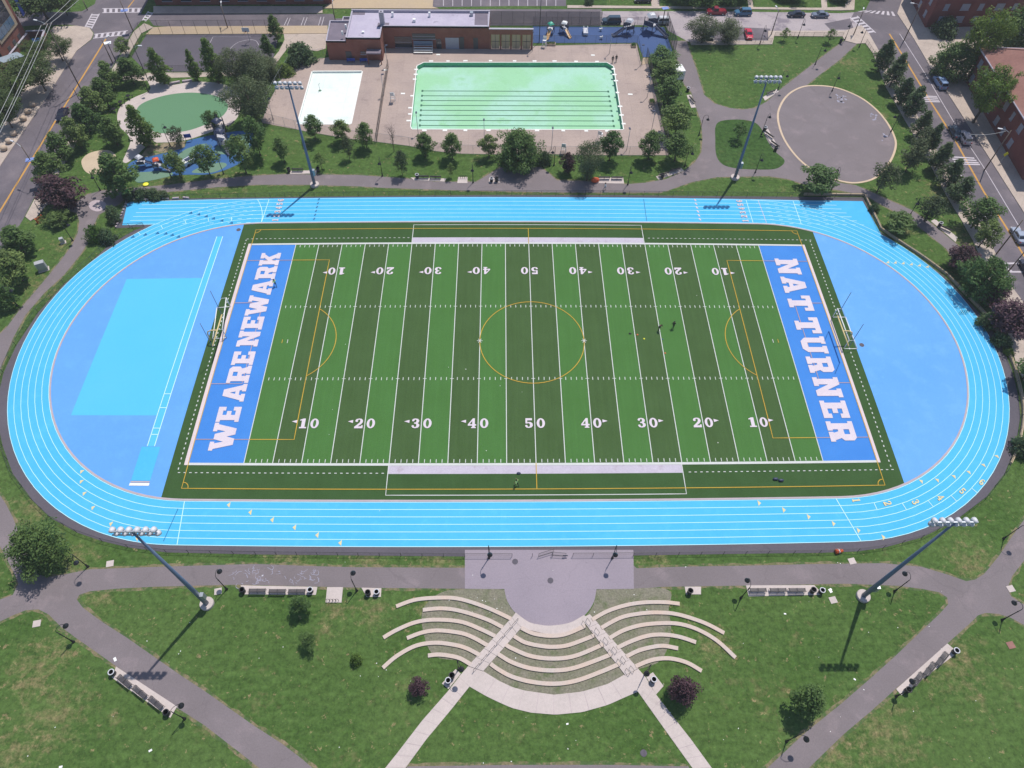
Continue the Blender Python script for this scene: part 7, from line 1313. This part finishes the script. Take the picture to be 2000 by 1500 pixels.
t = thing('info_board', 'blue information board at the upper playground edge', 'sign', at(370, 276), .2); MB().obox((0, 0, 1.4), (1.5, .08, .9)).build('panel', MT['bluebench'], t)
for x in (-.6, .6): MB().tube([(x, 0, 0), (x, 0, 1.9)], .05, 6).build('post', MT['black'], t)
t = thing('balance_post', 'slim sprayer post standing in the wading pool', 'sprayer', at(625, 177, -.35)); MB().tube([(0, 0, 0), (0, 0, 1.6), (.3, 0, 1.9)], .05, 6).build('post', MT['steel'], t); MB().lathe([(.35, 0), (.35, .08), (.1, .12)], 12).build('base', MT['sage'], t)
# drain covers and small slabs let into the ground
for x, y, lb in ((1006, 1097, 'round dark manhole cover on the plaza, upper'), (1075, 1134, 'round dark manhole cover on the plaza, lower'), (466, 449, 'round dark cover on the left blue infield'), (1683, 674, 'round dark cover on the right blue infield'), (1257, 1471, 'round drain cover on the bottom lawn')):
    o = MB().lathe([(.42, 0), (.42, .03)], 16).build('manhole_cover', MT['court']); o.location = at(x, y)[:2] + (.03,); tag(o, lb, 'manhole cover')
for x, y, lb in ((72, 1218, 'small square slab on the grass near the lower left fork'), (426, 1155, 'small square slab beside the lower left mast'), (1627, 1172, 'small square slab on the grass left of the lower right mast'), (215, 1101, 'small grey slab on the verge below the left bend'), (1664, 1096, 'small pale slab on the verge by the lower right path'), (1974, 1150, 'pale ring slab at the right path fork'), (1974, 1260, 'rusty drain grate on the lower right lawn')):
    o = MB().obox((0, 0, .03), (1.0, .9, .06), .2).build('ground_slab', MT['shingle' if 'rusty' in lb else 'concrete']); o.location = at(x, y); tag(o, lb, 'slab')

# ------------------------------------------------------------------ thin summer haze
hm = bpy.data.materials.new('haze_air'); hm.use_nodes = True; ht = hm.node_tree; ht.nodes.clear()
pv = ht.nodes.new('ShaderNodeVolumePrincipled'); pv.inputs['Density'].default_value = 0.00022; pv.inputs['Color'].default_value = (.82, .87, .95, 1)
ho = ht.nodes.new('ShaderNodeOutputMaterial'); ht.links.new(pv.outputs[0], ho.inputs['Volume'])
tag(MB().box(-1650, 1650, -1550, 1750, -2.2, 104.0).build('haze', hm), 'thin pale summer haze in the air over the park', 'haze', None, 'stuff')
import OpenImageIO as oiio, numpy as np, sys
b=oiio.ImageBuf('/workdir/render_main.png');a=b.get_pixels(oiio.FLOAT)[:,:,:3]
def m(n,x0,y0,x1,y1):
    s=1024/2000;p=a[int(y0*s):int(y1*s)+1,int(x0*s):int(x1*s)+1].reshape(-1,3).mean(0);print(n,np.round(p*255).astype(int))
m('turf light',1095,640,1110,660);m('turf dark',1060,640,1072,660);m('turf border',600,930,700,940);m('grass low',560,1360,640,1420);m('lawn',1400,110,1480,170)
m('path',400,1110,440,1130);m('plaza',960,1110,990,1140);m('track',900,1000,960,1005);m('dzone L',150,700,190,740);m('dzone R',1750,650,1800,700);m('patch',240,650,300,700);m('endzone',1680,850,1695,880)
m('deck',1225,200,1245,230);m('pool',950,140,1050,165);m('conc walk',795,1460,805,1470);m('road',20,330,40,340);m('roof',800,35,820,45);m('band',900,912,1000,922);m('oval',340,210,380,230);m('round plaza',1600,230,1680,280);m('trees left',150,200,230,260);m('bigtree',990,270,1030,300);m('letters',1640,840,1650,850);m('court',350,90,390,110);m('playnavy',1110,60,1130,80);m('oldroad',1550,45,1600,55);m('wading',620,180,660,220)
